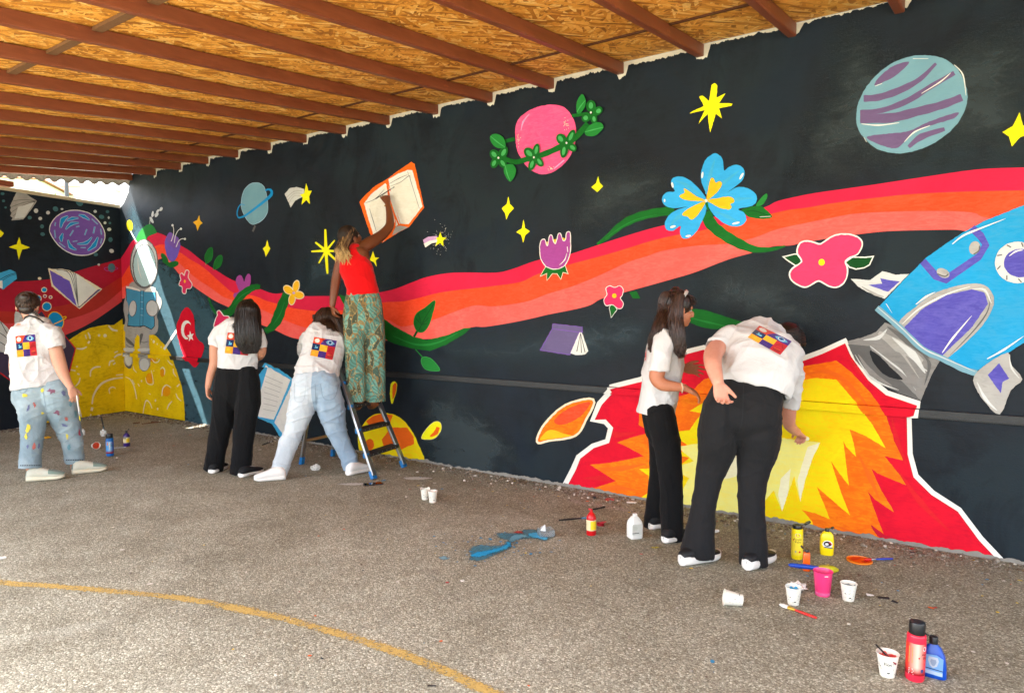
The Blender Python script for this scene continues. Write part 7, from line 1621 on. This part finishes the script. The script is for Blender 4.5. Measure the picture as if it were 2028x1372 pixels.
def yel_deco(t, rf, h, r):
    wrap_shape('label_face', [(.004 + .016 * math.cos(a), .150 + .013 * math.sin(a)) for a in np.linspace(0, 6.28, 16)[:-1]], rf, ink_w, t, .0010)
    wrap_shape('label_smile', [(-.008, .148), (.016, .148), (.010, .141), (-.002, .141)], rf, simple('label_red', (214, 24, 40)), t, .0014)
    for dx_ in (-.004, .010): wrap_shape('label_eye', [(dx_ + .0022 * math.cos(a), .155 + .003 * math.sin(a)) for a in np.linspace(0, 6.28, 9)[:-1]], rf, ink, t, .0014)
    wrap_text('Acrylic', .0175, .004, .120, rf, ink, t); wrap_text('Paint', .0175, .006, .104, rf, ink, t)
    wrap_shape('label_brush', [(-.026, .120), (-.020, .128), (-.018, .112), (-.012, .108)], rf, simple('label_red', (214, 24, 40)), t, .0012)
    for i in range(3): wrap_shape('label_line', [(-.014, .094 - i * .007), (.018, .094 - i * .007), (.018, .0958 - i * .007), (-.014, .0958 - i * .007)], rf, ink, t, .0010)
    wrap_shape('label_dot', [(.016 + .006 * math.cos(a), .050 + .006 * math.sin(a)) for a in np.linspace(0, 6.28, 12)[:-1]], rf, simple('label_red', (214, 24, 40)), t, .0012); wrap_shape('label_shield', [(-.012, .056), (-.002, .056), (-.003, .047), (-.007, .043), (-.011, .047)], rf, simple('label_grey', (176, 180, 160)), t, .0012)
def blu_deco(t, rf, h, r):
    wrap_shape('label_flame', [(-.030, .150), (-.014, .158), (-.016, .120), (-.028, .105)], rf, simple('label_orange', (246, 150, 70)), t, .0012); wrap_shape('label_swash', [(-.010, .13), (.002, .15), (.004, .10), (-.004, .06)], rf, ink_w, t, .0012); wrap_text('Acrylic', .016, .020, .115, rf, ink, t); wrap_text('Paint', .016, .022, .10, rf, ink, t); wrap_shape('label_smile', [(.012, .14), (.028, .14), (.020, .132)], rf, simple('label_red', (214, 24, 40)), t, .0012)
tube_bottle(1811, 1343, 'tall pinkish red paint bottle with shut black cap at the bottom right of the yard', plastic('bottle_red', (236, 40, 68)), grad_label('red_label', (226, 52, 40), (246, 190, 170), (226, 44, 48)), .240, .0355, None, .12, red_deco, (0, .02))
tube_bottle(1578, 1105, 'tall yellow paint bottle with open black flip cap near the flame', plastic('bottle_yellow', (250, 222, 14)), simple('yellow_label', (250, 226, 60), .4), .232, .0335, .55, 0, yel_deco)
tube_bottle(218, 902, 'tall blue paint bottle with black cap in front of the painted yellow moon', plastic('bottle_blue', (16, 112, 196)), grad_label('blue_label', (60, 150, 220), (150, 200, 235), (30, 90, 180)), .232, .0355, None, 0, blu_deco)
def flat_bottle(px, py, label, secs, body, turn=0.0, sy=.55, ex=3.2, cap=None, lid=None, capm=None, dx=None, lean=(0, 0), deco=None):
    """secs: (half width, height) pairs up to the neck."""
    t = thing('paint_bottle', label, 'bottle', facing(px, py, turn, lean)); lathe('bottle_body', secs, body, t, 32, sy, ex, dx); rn, zn = secs[-1]; x0 = dx(zn) if dx else 0
    if cap:
        o = lathe('cap', [(cap[0], zn - .002), (cap[0], zn + cap[1] * .9), (cap[0] * .92, zn + cap[1])], capm or M_cap, t); o.location.x = x0
        if lid is not None: flip_lid(t, x0 + cap[0] * (1 if lid > 0 else -1), zn + cap[1], cap[0] * .8, abs(lid), capm or M_cap, 1 if lid > 0 else -1)
    if deco: deco(t, rfun(secs))
    return t
def by_deco(t, rf):
    wrap_shape('label', [(-.034, .026), (.034, .026), (.036, .088), (-.036, .088)], lambda z: .06, simple('yellow_label2', (252, 232, 60), .4), t, -.0592 + .0225, .0, 0) if False else None
def plate(t, name, pts, y, mat, x0=0.0, z0=0.0):
    q = [(x0 + a, y, z0 + b) for a, b in pts]; return mesh_obj(name, q, [tuple(i for i in tr) for tr in tessellate_polygon([[Vector((a, b, 0)) for a, b in pts]])], mat, t)
def circ(cx, cz, rx, rz, n=16): return [(cx + rx * math.cos(2 * math.pi * i / n), cz + rz * math.sin(2 * math.pi * i / n)) for i in range(n)]
t = flat_bottle(1637, 1098, 'rounded yellow paint bottle with black spout by the wall right of the tall yellow one', [(.034, 0), (.038, .006), (.041, .06), (.040, .10), (.036, .125), (.024, .142), (.013, .148)], plastic('bottle_yellow', (250, 222, 14)), .1, .5, 2.6, (.013, .017), .35)
plate(t, 'label', circ(.002, .072, .029, .024), -.0212, simple('label_white', (238, 236, 228), .5)); plate(t, 'label_face', circ(.002, .074, .022, .016), -.0216, ink); plate(t, 'label_mask', circ(-.002, .072, .010, .008), -.0220, ink_w); plate(t, 'label_brim', [(.010, .086), (.028, .074), (.026, .070), (.008, .082)], -.0220, simple('label_red', (214, 24, 40))); plate(t, 'label_band', [(-.016, .050), (.032, .048), (.032, .054), (-.016, .057)], -.0222, simple('label_band_blue', (70, 90, 120), .5))
t = flat_bottle(1597, 1129, 'small orange paint bottle with open black cap in front of the tall yellow bottle', [(.017, 0), (.0195, .003), (.0195, .098), (.016, .106), (.011, .110)], plastic('bottle_orange', (242, 96, 16)), 0, .9, 5.0, (.0125, .014), -.7)
t = flat_bottle(1849, 1338, 'blue paint bottle with sloping shoulders and shield label leaning close behind the tall red one', [(.040, 0), (.044, .004), (.0455, .055), (.042, .090), (.028, .122), (.016, .134), (.014, .140)], plastic('bottle_royal_blue', (0, 72, 178)), -.05, .52, 4.0, (.0165, .026), -.15, dx=lambda z: -.004 * min(1, z / .12) + (.002 if z < .05 else 0))
plate(t, 'label', [(-.040, .018), (.032, .014), (.034, .088), (.010, .100), (-.036, .096)], -.0245, simple('label_sky', (118, 166, 220), .4)); plate(t, 'label_shield', [(-.018, .090), (.014, .090), (.018, .076), (.012, .054), (-.002, .044), (-.014, .054), (-.020, .076)], -.0249, simple('label_silver', (186, 198, 210), .4)); plate(t, 'label_crest', [(-.010, .080), (.008, .080), (.010, .070), (.004, .056), (-.002, .052), (-.008, .058), (-.012, .070)], -.0253, simple('label_grey_blue', (140, 158, 180), .4)); plate(t, 'label_stripe', [(-.040, .040), (.033, .036), (.033, .0395), (-.040, .0435)], -.0251, simple('label_navy', (16, 40, 90), .4)); plate(t, 'label_strip', [(-.040, .020), (.032, .016), (.032, .030), (-.040, .034)], -.0249, simple('label_pale', (176, 198, 226), .4))
V, Fc = text_mesh('MILK', .0085); mesh_obj('lettering', [(p.x - .002, -.0257, p.y + .083) for p in V], Fc, simple('label_navy', (16, 40, 90)), t) if False else None
t = flat_bottle(1171, 1058, 'red paint bottle with yellow label and flat open lid in the middle of the yard', [(.030, 0), (.033, .004), (.033, .112), (.030, .128), (.018, .146), (.010, .154), (.0095, .168)], plastic('bottle_scarlet', (206, 18, 28)), 0, 1.0, 2.0)
rf = lambda z: .033; wrap_patch('label', rf, -1.9, 1.9, .034, .104, simple('label_cream', (226, 214, 170), .5), t, .0007, nu=20); wrap_patch('label_panel', rf, -.15, 1.25, .040, .098, simple('label_yellow', (248, 214, 40), .5), t, .0012)
bm = bmesh.new(); bmesh.ops.create_cone(bm, cap_ends=True, segments=18, radius1=.015, radius2=.013, depth=.007, matrix=Matrix.Translation((-.006, 0, .172)) @ Matrix.Rotation(.2, 4, 'Y')); bm_obj('flip_lid', bm, plastic('bottle_scarlet', (206, 18, 28)), t)
t = flat_bottle(1257, 1064, 'white square plastic bottle without a cap beside the black-trousered pair', [(.040, 0), (.044, .004), (.045, .088), (.040, .112), (.022, .140), (.0135, .146), (.0135, .160), (.0125, .162)], simple('bottle_white', (232, 232, 226), .35, .9, .04, 30), .5, .9, 6.0)
plate(t, 'label', [(-.040, .030), (.030, .030), (.030, .100), (-.040, .100)], -.0412, simple('label_offwhite', (214, 216, 208), .5)); plate(t, 'label_line', [(-.040, .040), (.010, .040), (.010, .044), (-.040, .044)], -.0416, ink)
for i in range(4): plate(t, 'label_line', [(-.034, .060 + i * .008), (-.006 + .004 * (i % 3), .060 + i * .008), (-.006 + .004 * (i % 3), .0622 + i * .008), (-.034, .0622 + i * .008)], -.0416, simple('label_grey', (150, 152, 150)))
t = flat_bottle(251, 883, 'purple paint bottle with black pump cap near the corner moon', [(.031, 0), (.034, .004), (.034, .110), (.030, .128), (.017, .142), (.011, .148)], plastic('bottle_purple', (60, 34, 116)), 0, 1.0, 2.0, (.012, .024), .9)
rf = lambda z: .034; wrap_patch('label', rf, -1.6, 1.6, .040, .102, simple('label_cream', (226, 214, 170)), t, .0007); wrap_patch('label_panel', rf, -.1, .9, .046, .090, simple('label_yellow', (248, 214, 40)), t, .0012); wrap_patch('label_stripe', rf, -1.2, -.2, .086, .097, ink, t, .0012, nu=6)
t = flat_bottle(165, 861, 'tiny white bottle standing behind the paint-splashed jeans', [(.018, 0), (.020, .003), (.020, .05), (.010, .06)], simple('bottle_white', (232, 232, 226)), 0, 1, 2.0, (.009, .012), None, simple('cap_white', (226, 226, 222), .5))

pb = lambda n, c: simple(n, c, .35, .9, .06, 30, spec=.5)
cup(1757, 1336, 'paper cup printed with the word hot holding red paint and a dark spatula', .0415, .028, .092, pb('wet_red', (226, 72, 66)), word='hot', seed=1, fill=.5)
cup(1680, 1187, 'empty stained paper cup standing right of the pink cup', .039, .027, .086, pb('wet_grey', (150, 158, 160)), seed=2, fill=.12)
cup(1571, 1195, 'paper cup filled with blue paint beside the red paintbrush', .039, .027, .088, pb('wet_blue', (70, 172, 224)), seed=3, fill=.62)
cup(842, 988, 'white torn paper cup, left of the two cups in the middle of the yard', .036, .027, .082, None, seed=4, jag=lambda a, z: (.006 * math.sin(3 * a) if z > .07 else 0))
cup(857, 994, 'paper cup with orange paint, right of the two cups in the middle of the yard', .036, .026, .088, pb('wet_orange', (246, 96, 26)), seed=6, fill=.82)
def lying(px, py, yaw, r1, r0, h): 
    b = gnd(px, py); tilt = math.atan((r1 - r0) / h); x = Vector((math.cos(yaw), math.sin(yaw), 0)); y = Z.cross(x)
    M = frame(b + Z * (r0 + .001), y, Z, x)        # local z runs along the ground
    return M @ Matrix.Rotation(-tilt, 4, 'X')
cup(1470, 1199, 'paper cup lying on its side left of the other cups', .039, .028, .088, None, lying(1470, 1199, math.pi - .15, .039, .028, .088) @ Matrix.Rotation(2.4, 4, 'Z'), seed=8)
cup(190, 888, 'paper cup lying on its side with orange paint inside, behind the blue bottle', .038, .027, .086, pb('wet_orange', (246, 96, 26)), lying(186, 887, -.75, .038, .027, .086), seed=9, fill=.3)
pk = simple('pink_plastic', (240, 60, 124), .35, .9, .05, 20, spec=.5)
t = thing('plastic_cup', 'large pink plastic cup standing among the paint bottles', 'cup', facing(1629, 1177))
lathe('cup_wall', [(.034, .002), (.0355, 0), (.037, .004), (.046, .118), (.050, .126), (.0505, .129), (.049, .1295), (.0445, .118), (.036, .012), (.02, .01)], pk, t); lathe('paint', [(.02, .03), (.037, .032)], pb('wet_pink', (214, 40, 100)), t)
wrap_shape('scuff', [(.008, .112), (.026, .112), (.026, .116), (.008, .116)], lambda z: .046, ink_w, t, .0014)
lathe('crust', [(.0362, .003), (.0375, .006), (.0385, .018), (.0382, .024)], simple('pink_crust', (226, 96, 150), .7), t)

def rod(pts, rad, name, mat, parent, base, seg=10, flat=1.0):
    V, Fc = loft([p - base for p in pts], rad, [r * flat for r in rad], seg, 2.2, axis=Z); return mesh_obj(name, V, Fc, mat, parent, smooth=True)
def brush(label, a, b, hr=.006, handle=None, ferr=None, brist=None, fl=.16, bl_=.20, flat=1.0, wide=1.0, name='paintbrush', group=None):
    """Brush from the handle end a to the bristle tip b."""
    t = thing(name, label, 'brush', Matrix.Translation(a), group); d = b - a; q = lambda f: a + d * f
    f0 = 1 - fl - bl_
    rod([q(0), q(.02), q(f0 * .5), q(f0 * .85), q(f0)], [hr * .6, hr * .9, hr * 1.15, hr * .9, hr * .7], 'handle', handle, t, a, 10, flat)
    rod([q(f0 - .01), q(f0 + fl * .5), q(1 - bl_)], [hr * .85 * (1 + (wide - 1) * .5), hr * wide, hr * wide], 'ferrule', ferr, t, a, 10, flat / max(1, wide * .6)); rod([q(1 - bl_ - .01), q(1 - bl_ * .4), q(1)], [hr * wide * .95, hr * wide * 1.0, hr * wide * .5], 'bristles', brist, t, a, 10, flat / max(1, wide * .6)); return t
G = lambda x, y, z: gnd(x, y) + Z * z
M_fer = simple('ferrule_brass', (206, 170, 72), .35, .85, .2, 60, metal=.6); M_fers = simple('ferrule_steel', (180, 184, 188), .3, .85, .1, 60, metal=.8); M_hblk = simple('handle_black', (24, 24, 26), .4); M_hblue = plastic('handle_blue', (18, 70, 176)); M_hred = plastic('handle_red', (216, 26, 22))
brush('flat brush with red handle and white wet bristles lying in front of the blue cup', G(1617, 1226, .008), G(1545, 1200, .010), .0065, M_hred, M_fer, simple('bristle_white', (226, 226, 220), .6, .9, .2, 80), .16, .24, .9, 2.0)
brush('wide brush with fat blue handle and yellow bristles lying across the orange bottle', G(1563, 1135, .050), G(1658, 1136, .024), .0135, M_hblue, simple('ferrule_gold_black', (196, 170, 50), .4, .9, .5, 26), simple('bristle_yellow', (188, 180, 24), .7, .9, .3, 80), .16, .20, .9, 1.7)
brush('black brush with blue paint on its bristles behind the red bottle', G(1107, 1031, .006), G(1172, 1026, .008), .0055, M_hblk, simple('ferrule_blue', (90, 150, 190), .5), simple('bristle_cream', (214, 206, 180), .7), .18, .12)
brush('short black brush near the wall behind the red bottle', G(1174, 1010, .006), G(1199, 1005, .008), .006, M_hblk, M_hblk, simple('bristle_dark', (40, 34, 34), .7), .2, .2)
brush('thin black brush on the ground behind the pale jeans', G(519, 882, .006), G(541, 874, .008), .006, M_hblk, M_fers, simple('bristle_dark', (40, 34, 34)), .15, .15)
brush('small steel spatula brush lying between the blue and purple bottles', G(225, 888, .006), G(250, 886, .006), .006, M_fers, M_fers, simple('bristle_white', (226, 226, 220)), .2, .2)
cb = gnd(1757, 1336); cm = facing(1757, 1336)
t = thing('spatula', 'dark flat spatula dipped in the red paint of the hot cup', 'spatula', cm @ Matrix.Translation((0, 0, .0)))
for nm, x0, x1, z0, z1, w0, w1, m_ in (('handle', -.044, -.006, .128, .096, .0085, .007, M_hblk), ('blade', -.006, .030, .096, .066, .0075, .0105, pb('wet_crimson', (130, 14, 40)))):
    V, Fc = loft([Vector((x0, -.022, z0)), Vector(((x0 + x1) / 2, -.024, (z0 + z1) / 2)), Vector((x1, -.027, z1))], [.0025] * 3, [w0, (w0 + w1) / 2, w1], 10, 2.4, axis=Vector((0, 1, 0))); mesh_obj(nm, V, Fc, m_, t, smooth=True)
# brushes in hands
h4p = P(765, 381, 7.06)
brush('thin black brush held against the painted orange book', P(744, 394, 6.99), P(783, 369, 7.17), .0045, M_hblk, M_fers, simple('bristle_dark', (40, 34, 34)), .12, .12)
brush('white-tipped brush hanging from the hand of the person in splashed jeans', P(152, 783, 6.22), P(159, 833, 6.24), .006, simple('handle_white', (232, 230, 222), .5), M_fers, simple('bristle_yellow', (188, 180, 24)), .15, .2)
t = thing('sponge', 'small white sponge pressed on the pale part of the painted flame', 'sponge', Matrix.Translation(P(1596, 868, 4.82)))
V, Fc = ellipsoid(Vector((0, 0, 0)), Vector((1, 0, 0)), Vector((0, 1, 0)), Z, .026, .018, .016, 12, 8); V = [v * (1 + .15 * noise.noise(v * 60)) for v in V]; mesh_obj('sponge_body', V, Fc, simple('sponge_foam', (226, 226, 196), .9, .9, .1, 40, .6, 120), t, smooth=True)

def crumple(px, py, label, name, cat, sx, sy, sz, mat, seed=0, parts=None):
    t = thing(name, label, cat, facing(px, py)); bm = bmesh.new(); bmesh.ops.create_icosphere(bm, subdivisions=3, radius=1.0)
    for v in bm.verts:
        p = v.co.copy(); k = 1 + .55 * noise.noise(p * 2.3 + Vector((seed, 0, 0))) + .35 * noise.noise(p * 5.1 + Vector((0, seed, 0)))
        v.co = Vector((p.x * sx * k, p.y * sy * k, max(0.001, (p.z * .9 + .75) * sz * k * .6)))
    bm_obj('crumpled_sheet', bm, mat, t); return t
tis = simple('tissue_paper', (228, 226, 220), .9, .9, .08, 50, .4, 60)
crumple(625, 931, 'crumpled tissue on the ground below the pale jeans', 'tissue', 'tissue', .042, .03, .05, tis, 1)
tt = crumple(1578, 1165, 'crumpled white tissue with blue stains behind the blue paint cup', 'tissue', 'tissue', .046, .032, .028, tis, 2)
V, Fc = ellipsoid(Vector((.002, -.018, .027)), Vector((1, 0, 0)), Vector((0, 1, 0)), Z, .014, .010, .006, 10, 6); mesh_obj('blue_stain', V, Fc, pb('wet_blue_pale', (120, 160, 220)), tt, smooth=True)
crumple(205, 864, 'white crumpled bag with dark paint and a black brush standing in it', 'plastic_bag', 'bag', .034, .03, .075, tis, 5)
brush('black brush standing in the crumpled white bag', P(200, 824, 8.25), P(206, 850, 8.25), .0075, M_hblk, M_hblk, simple('bristle_teal', (60, 100, 110)), .1, .2)
crumple(92, 868, 'flat yellow paint-covered lid behind the splashed jeans', 'paint_dish', 'dish', .045, .03, .018, pb('wet_yellow', (226, 172, 30)), 6)  # loose lid covered in yellow paint
crumple(119, 869, 'small white scrap with black edge between the legs of the splashed jeans', 'scrap', 'scrap', .026, .02, .022, tis, 7)
# palette lid
t = thing('palette', 'round orange paint-smeared lid used as a palette beside the wall', 'palette', facing(1702, 1111)); lathe('lid', [(.068, 0), (.072, .003), (.072, .012), (.069, .013), (.067, .008), (.02, .007)], pb('lid_orange', (240, 130, 30)), t, 32)
def blob_on(t, nm, pts, z, m): 
    q = sm(pts, 4); return mesh_obj(nm, [(a, b, z + .002 * noise.noise(Vector((a * 40, b * 40, 0)))) for a, b in q], [tuple(tr) for tr in tessellate_polygon([[Vector((p[0], p[1], 0)) for p in q]])], m, t)
blob_on(t, 'orange_paint', [(-.06, .0), (-.03, .045), (.03, .05), (.06, .01), (.04, -.04), (-.02, -.055)], .0105, pb('wet_orange2', (246, 84, 16))); blob_on(t, 'red_paint', [(-.05, -.01), (-.02, .02), (.01, .035), (.0, .01), (-.03, -.03)], .0135, pb('wet_red2', (206, 28, 20))); blob_on(t, 'red_paint', [(.01, -.03), (.03, -.01), (.05, .0), (.045, -.02), (.02, -.045)], .0135, pb('wet_red2', (206, 28, 20)))
brush('blue-handled brush resting with its bristles on the orange palette', G(1768, 1109, .010), G(1712, 1114, .020), .0075, M_hblue, M_fers, pb('wet_red2', (206, 28, 20)), .14, .22, .8, 1.4)
# red lid behind the red bottle
t = thing('paint_dish', 'dark red round lid with paint behind the red bottle', 'dish', facing(1189, 1040)); lathe('lid', [(.024, 0), (.026, .003), (.026, .018), (.022, .019), (.02, .008)], pb('lid_red', (160, 18, 40)), t); blob_on(t, 'paint', [(-.02, .01), (.0, .02), (.045, .04), (.03, .01), (.01, -.02)], .020, pb('wet_rose', (196, 40, 70)))
# phone
fm = frame(gnd(739, 959), Vector((.93, .36, 0)).normalized(), Vector((-.36, .93, 0)).normalized())
t = thing('phone', 'black phone lying on the ground beside the ladder foot', 'phone', fm); bm = bmesh.new(); box(bm, (0, 0, .0045), (.158, .078, .009), bevel=.003); bm_obj('phone_body', bm, simple('phone_case', (18, 18, 20), .4), t); bm = bmesh.new(); box(bm, (0, 0, .0093), (.150, .071, .0008)); bm_obj('screen', bm, simple('phone_glass', (6, 6, 8), .05, .6, spec=.8), t)
# clear plastic tray tipped over on the blue spill
t = thing('plastic_tray', 'small clear crushed plastic tray on the blue paint spill', 'tray', facing(1081, 1061, .35)); cl = NT('clear_plastic'); cl.color((.78, .86, .90)); cl.rough(.12); cl.b.inputs['Transmission Weight'].default_value = .88; cl.b.inputs['IOR'].default_value = 1.35
bm = bmesh.new()
for c, sz in (((0, 0, .003), (.10, .07, .004)), ((-.049, 0, .028), (.003, .07, .05)), ((.049, 0, .024), (.003, .07, .044)), ((0, -.034, .022), (.10, .003, .04)), ((0, .034, .026), (.10, .003, .048))): box(bm, c, sz)
for v in bm.verts: v.co += Vector((.006 * noise.noise(v.co * 30), .006 * noise.noise(v.co * 25 + Vector((3, 0, 0))), .006 * noise.noise(v.co * 28))) * (1 if v.co.z > .01 else 0)
bm_obj('tray_box', bm, cl.m, t); mesh_obj('tray_flap', [(-.05, -.03, .05), (-.015, -.035, .045), (-.012, -.02, .085), (-.03, .02, .06)], [(0, 1, 2, 3)], simple('foil_silver', (222, 226, 228), .3, .9, .1, metal=.3), t)
# paint spilled on the asphalt
def spill(name, pts, rgb, lo, hi, z, wet=.4):
    t = NT('spilled_' + name); c = [v * .85 for v in lin(rgb)]; v = t.coord(); t.color(t.mix(t.noise(30, 4, .6, v), [x * .7 for x in c], c)); t.rough(wet)
    vo = t.new('ShaderNodeTexVoronoi', i_Scale=105.0); t.link(v, vo.inputs['Vector']); sep = t.new('ShaderNodeSeparateColor'); t.link(vo.outputs['Color'], sep.inputs[0])
    at = t.new('ShaderNodeAttribute', attribute_name='edge')
    a = t.math('ADD', t.math('MULTIPLY', at.outputs['Fac'], 1.0), t.math('ADD', t.math('MULTIPLY', t.noise(22, 6, .75, v), 1.1), t.math('MULTIPLY', sep.outputs[0], .45)))
    t.link(t.rng(a, lo + .28, hi + .34, 0, 1), t.b.inputs['Alpha']); t.bump(sep.outputs[0], .3, .004)
    q = [gnd(*p, z) for p in sm(pts, 5)]; c0 = sum(q, Vector()) / len(q)
    bm = bmesh.new(); tr = tessellate_polygon([[Vector((p.x, p.y, 0)) for p in q]]); vs = [bm.verts.new(p) for p in q]
    for f in tr:
        try: bm.faces.new([vs[i] for i in f])
        except ValueError: pass
    for _ in range(6):
        L = [e for e in bm.edges if e.calc_length() > .022]
        if not L: break
        bmesh.ops.subdivide_edges(bm, edges=L, cuts=1); bmesh.ops.triangulate(bm, faces=bm.faces)
    bm.verts.index_update(); rim = np.array([v.co[:2] for v in bm.verts if v.is_boundary]); ev = []
    for v in bm.verts: ev.append(min(1.0, float(np.min(np.hypot(rim[:, 0] - v.co.x, rim[:, 1] - v.co.y))) / .035))
    o = bm_obj(name, bm, t.m); o['kind'] = 'structure'; at = o.data.attributes.new('edge', 'FLOAT', 'POINT'); at.data.foreach_set('value', ev); return o
TZ = (880, 1000, 5.965)
zz = lambda L: [(TZ[0] + a / TZ[2], TZ[1] + b / TZ[2]) for a, b in L]
spill('dried_paint_stain', zz([(210, 670), (270, 600), (280, 500), (420, 460), (560, 465), (680, 450), (720, 420), (640, 400), (580, 330), (700, 310), (830, 320), (930, 280), (1080, 275), (1180, 330), (1280, 380), (1180, 425), (1060, 400), (900, 410), (820, 450), (800, 510), (700, 560), (560, 620), (450, 670), (420, 710), (370, 670), (290, 660)]), (84, 140, 158), .70, 1.45, .004, .7)
spill('blue_paint_spill', zz([(290, 590), (350, 555), (470, 535), (600, 505), (700, 470), (720, 430), (785, 435), (775, 495), (680, 535), (560, 575), (440, 610), (330, 612)]), (40, 178, 240), .50, .95, .0055, .45)
spill('blue_paint_spill', zz([(970, 345), (1050, 318), (1130, 333), (1175, 375), (1235, 380), (1190, 412), (1110, 392), (1010, 372)]), (70, 196, 250), .42, .85, .0060, .4)
spill('blue_paint_spill', zz([(735, 405), (790, 350), (920, 335), (1010, 365), (900, 402), (800, 435)]), (112, 176, 200), .6, 1.2, .0048, .6)
spill('red_paint_spill', zz([(800, 310), (850, 300), (920, 310), (940, 330), (880, 335), (830, 328)]), (196, 50, 40), .5, .9, .0065, .4)
spill('blue_paint_spill', [(866, 1102), (880, 1098), (893, 1104), (884, 1109), (870, 1108)], (130, 180, 200), .75, 1.1, .004, .6)
spill('red_paint_spill', [(1196, 988), (1208, 985), (1216, 989), (1205, 992)], (190, 30, 50), .5, .9, .004, .4)
spill('yellow_paint_spill', [(1280, 1083), (1300, 1080), (1318, 1083), (1330, 1082), (1300, 1087)], (214, 200, 60), .9, 1.2, .004, .6)
spill('white_paint_spill', [(795, 945), (830, 943), (860, 946), (840, 950), (805, 950)], (216, 214, 206), .85, 1.15, .004, .7); spill('white_paint_spill', [(1120, 985), (1190, 995), (1260, 1008), (1300, 1022), (1220, 1012), (1140, 1000)], (200, 192, 180), 1.35, 1.6, .004, .8)
spill('white_paint_spill', [(660, 958), (700, 955), (730, 957), (700, 962)], (216, 214, 206), .85, 1.2, .004, .7)
spill('pink_paint_spill', [(1600, 1130), (1680, 1128), (1740, 1140), (1700, 1165), (1640, 1175), (1590, 1160)], (150, 110, 100), 1.45, 1.9, .004, .7)
# scraps
def scrap(px, py, label, name, cat, L, w, mat, yaw, h=.006, group=None):
    t = thing(name, label, cat, facing(px, py, yaw), group); bm = bmesh.new(); box(bm, (0, 0, h / 2), (L, w, h), None, h * .3)
    for v in bm.verts: v.co.z += .004 * noise.noise(v.co * 60 + Vector((px, 0, 0))) + .0
    for v in bm.verts: v.co.z = max(v.co.z, .0005)
    bm_obj('chip' if cat != 'scrap' else 'scrap_sheet', bm, mat, t)
wd = simple('splintered_wood', (110, 70, 44), .8, .8, .4, 30); dk = simple('dark_scrap', (38, 32, 36), .7); gw = 'wood splinters near the corner'
for (x, y, L, a), lb in zip(((297, 838, .20, .3), (309, 836, .12, -.3), (270, 838, .09, .5)), ('long wood splinter on the ground below the moon', 'short wood splinter beside the long one below the moon', 'stubby wood splinter left of the others near the corner')): scrap(x, y, lb, 'wood_splinter', 'splinter', L, .018, wd, a, .010, gw)
scrap(1750, 1184, 'dark torn scrap right of the empty stained cup', 'scrap', 'scrap', .055, .02, dk, .2); scrap(1772, 1192, 'smaller dark scrap on the asphalt farther right', 'scrap', 'scrap', .03, .014, dk, -.5); scrap(1723, 1178, 'small white paper scrap right of the empty stained cup', 'scrap', 'scrap', .035, .02, tis, .3, .004)
scrap(1178, 987, 'small black bottle cap lying near the wall', 'bottle_cap', 'cap', .024, .022, M_cap, .4, .02); scrap(1212, 990, 'small red chip by the wall foot', 'scrap', 'scrap', .03, .02, pb('wet_rose', (196, 40, 70)), .2); scrap(916, 1150, 'tiny white chip alone in the middle of the asphalt', 'scrap', 'scrap', .02, .014, tis, .6, .004)
scrap(1250, 995, 'white flat chip by the foot of the flame', 'scrap', 'scrap', .07, .03, tis, .1, .006); scrap(1418, 1053, 'white paint crumb between the legs of the bending person', 'scrap', 'scrap', .035, .03, tis, .7, .018); scrap(2, 1106, 'white scrap at the left edge of the yard', 'scrap', 'scrap', .05, .03, tis, .2, .01)
scrap(855, 1358, 'dark twig near the bottom of the yard', 'twig', 'twig', .035, .004, dk, -.1, .004)
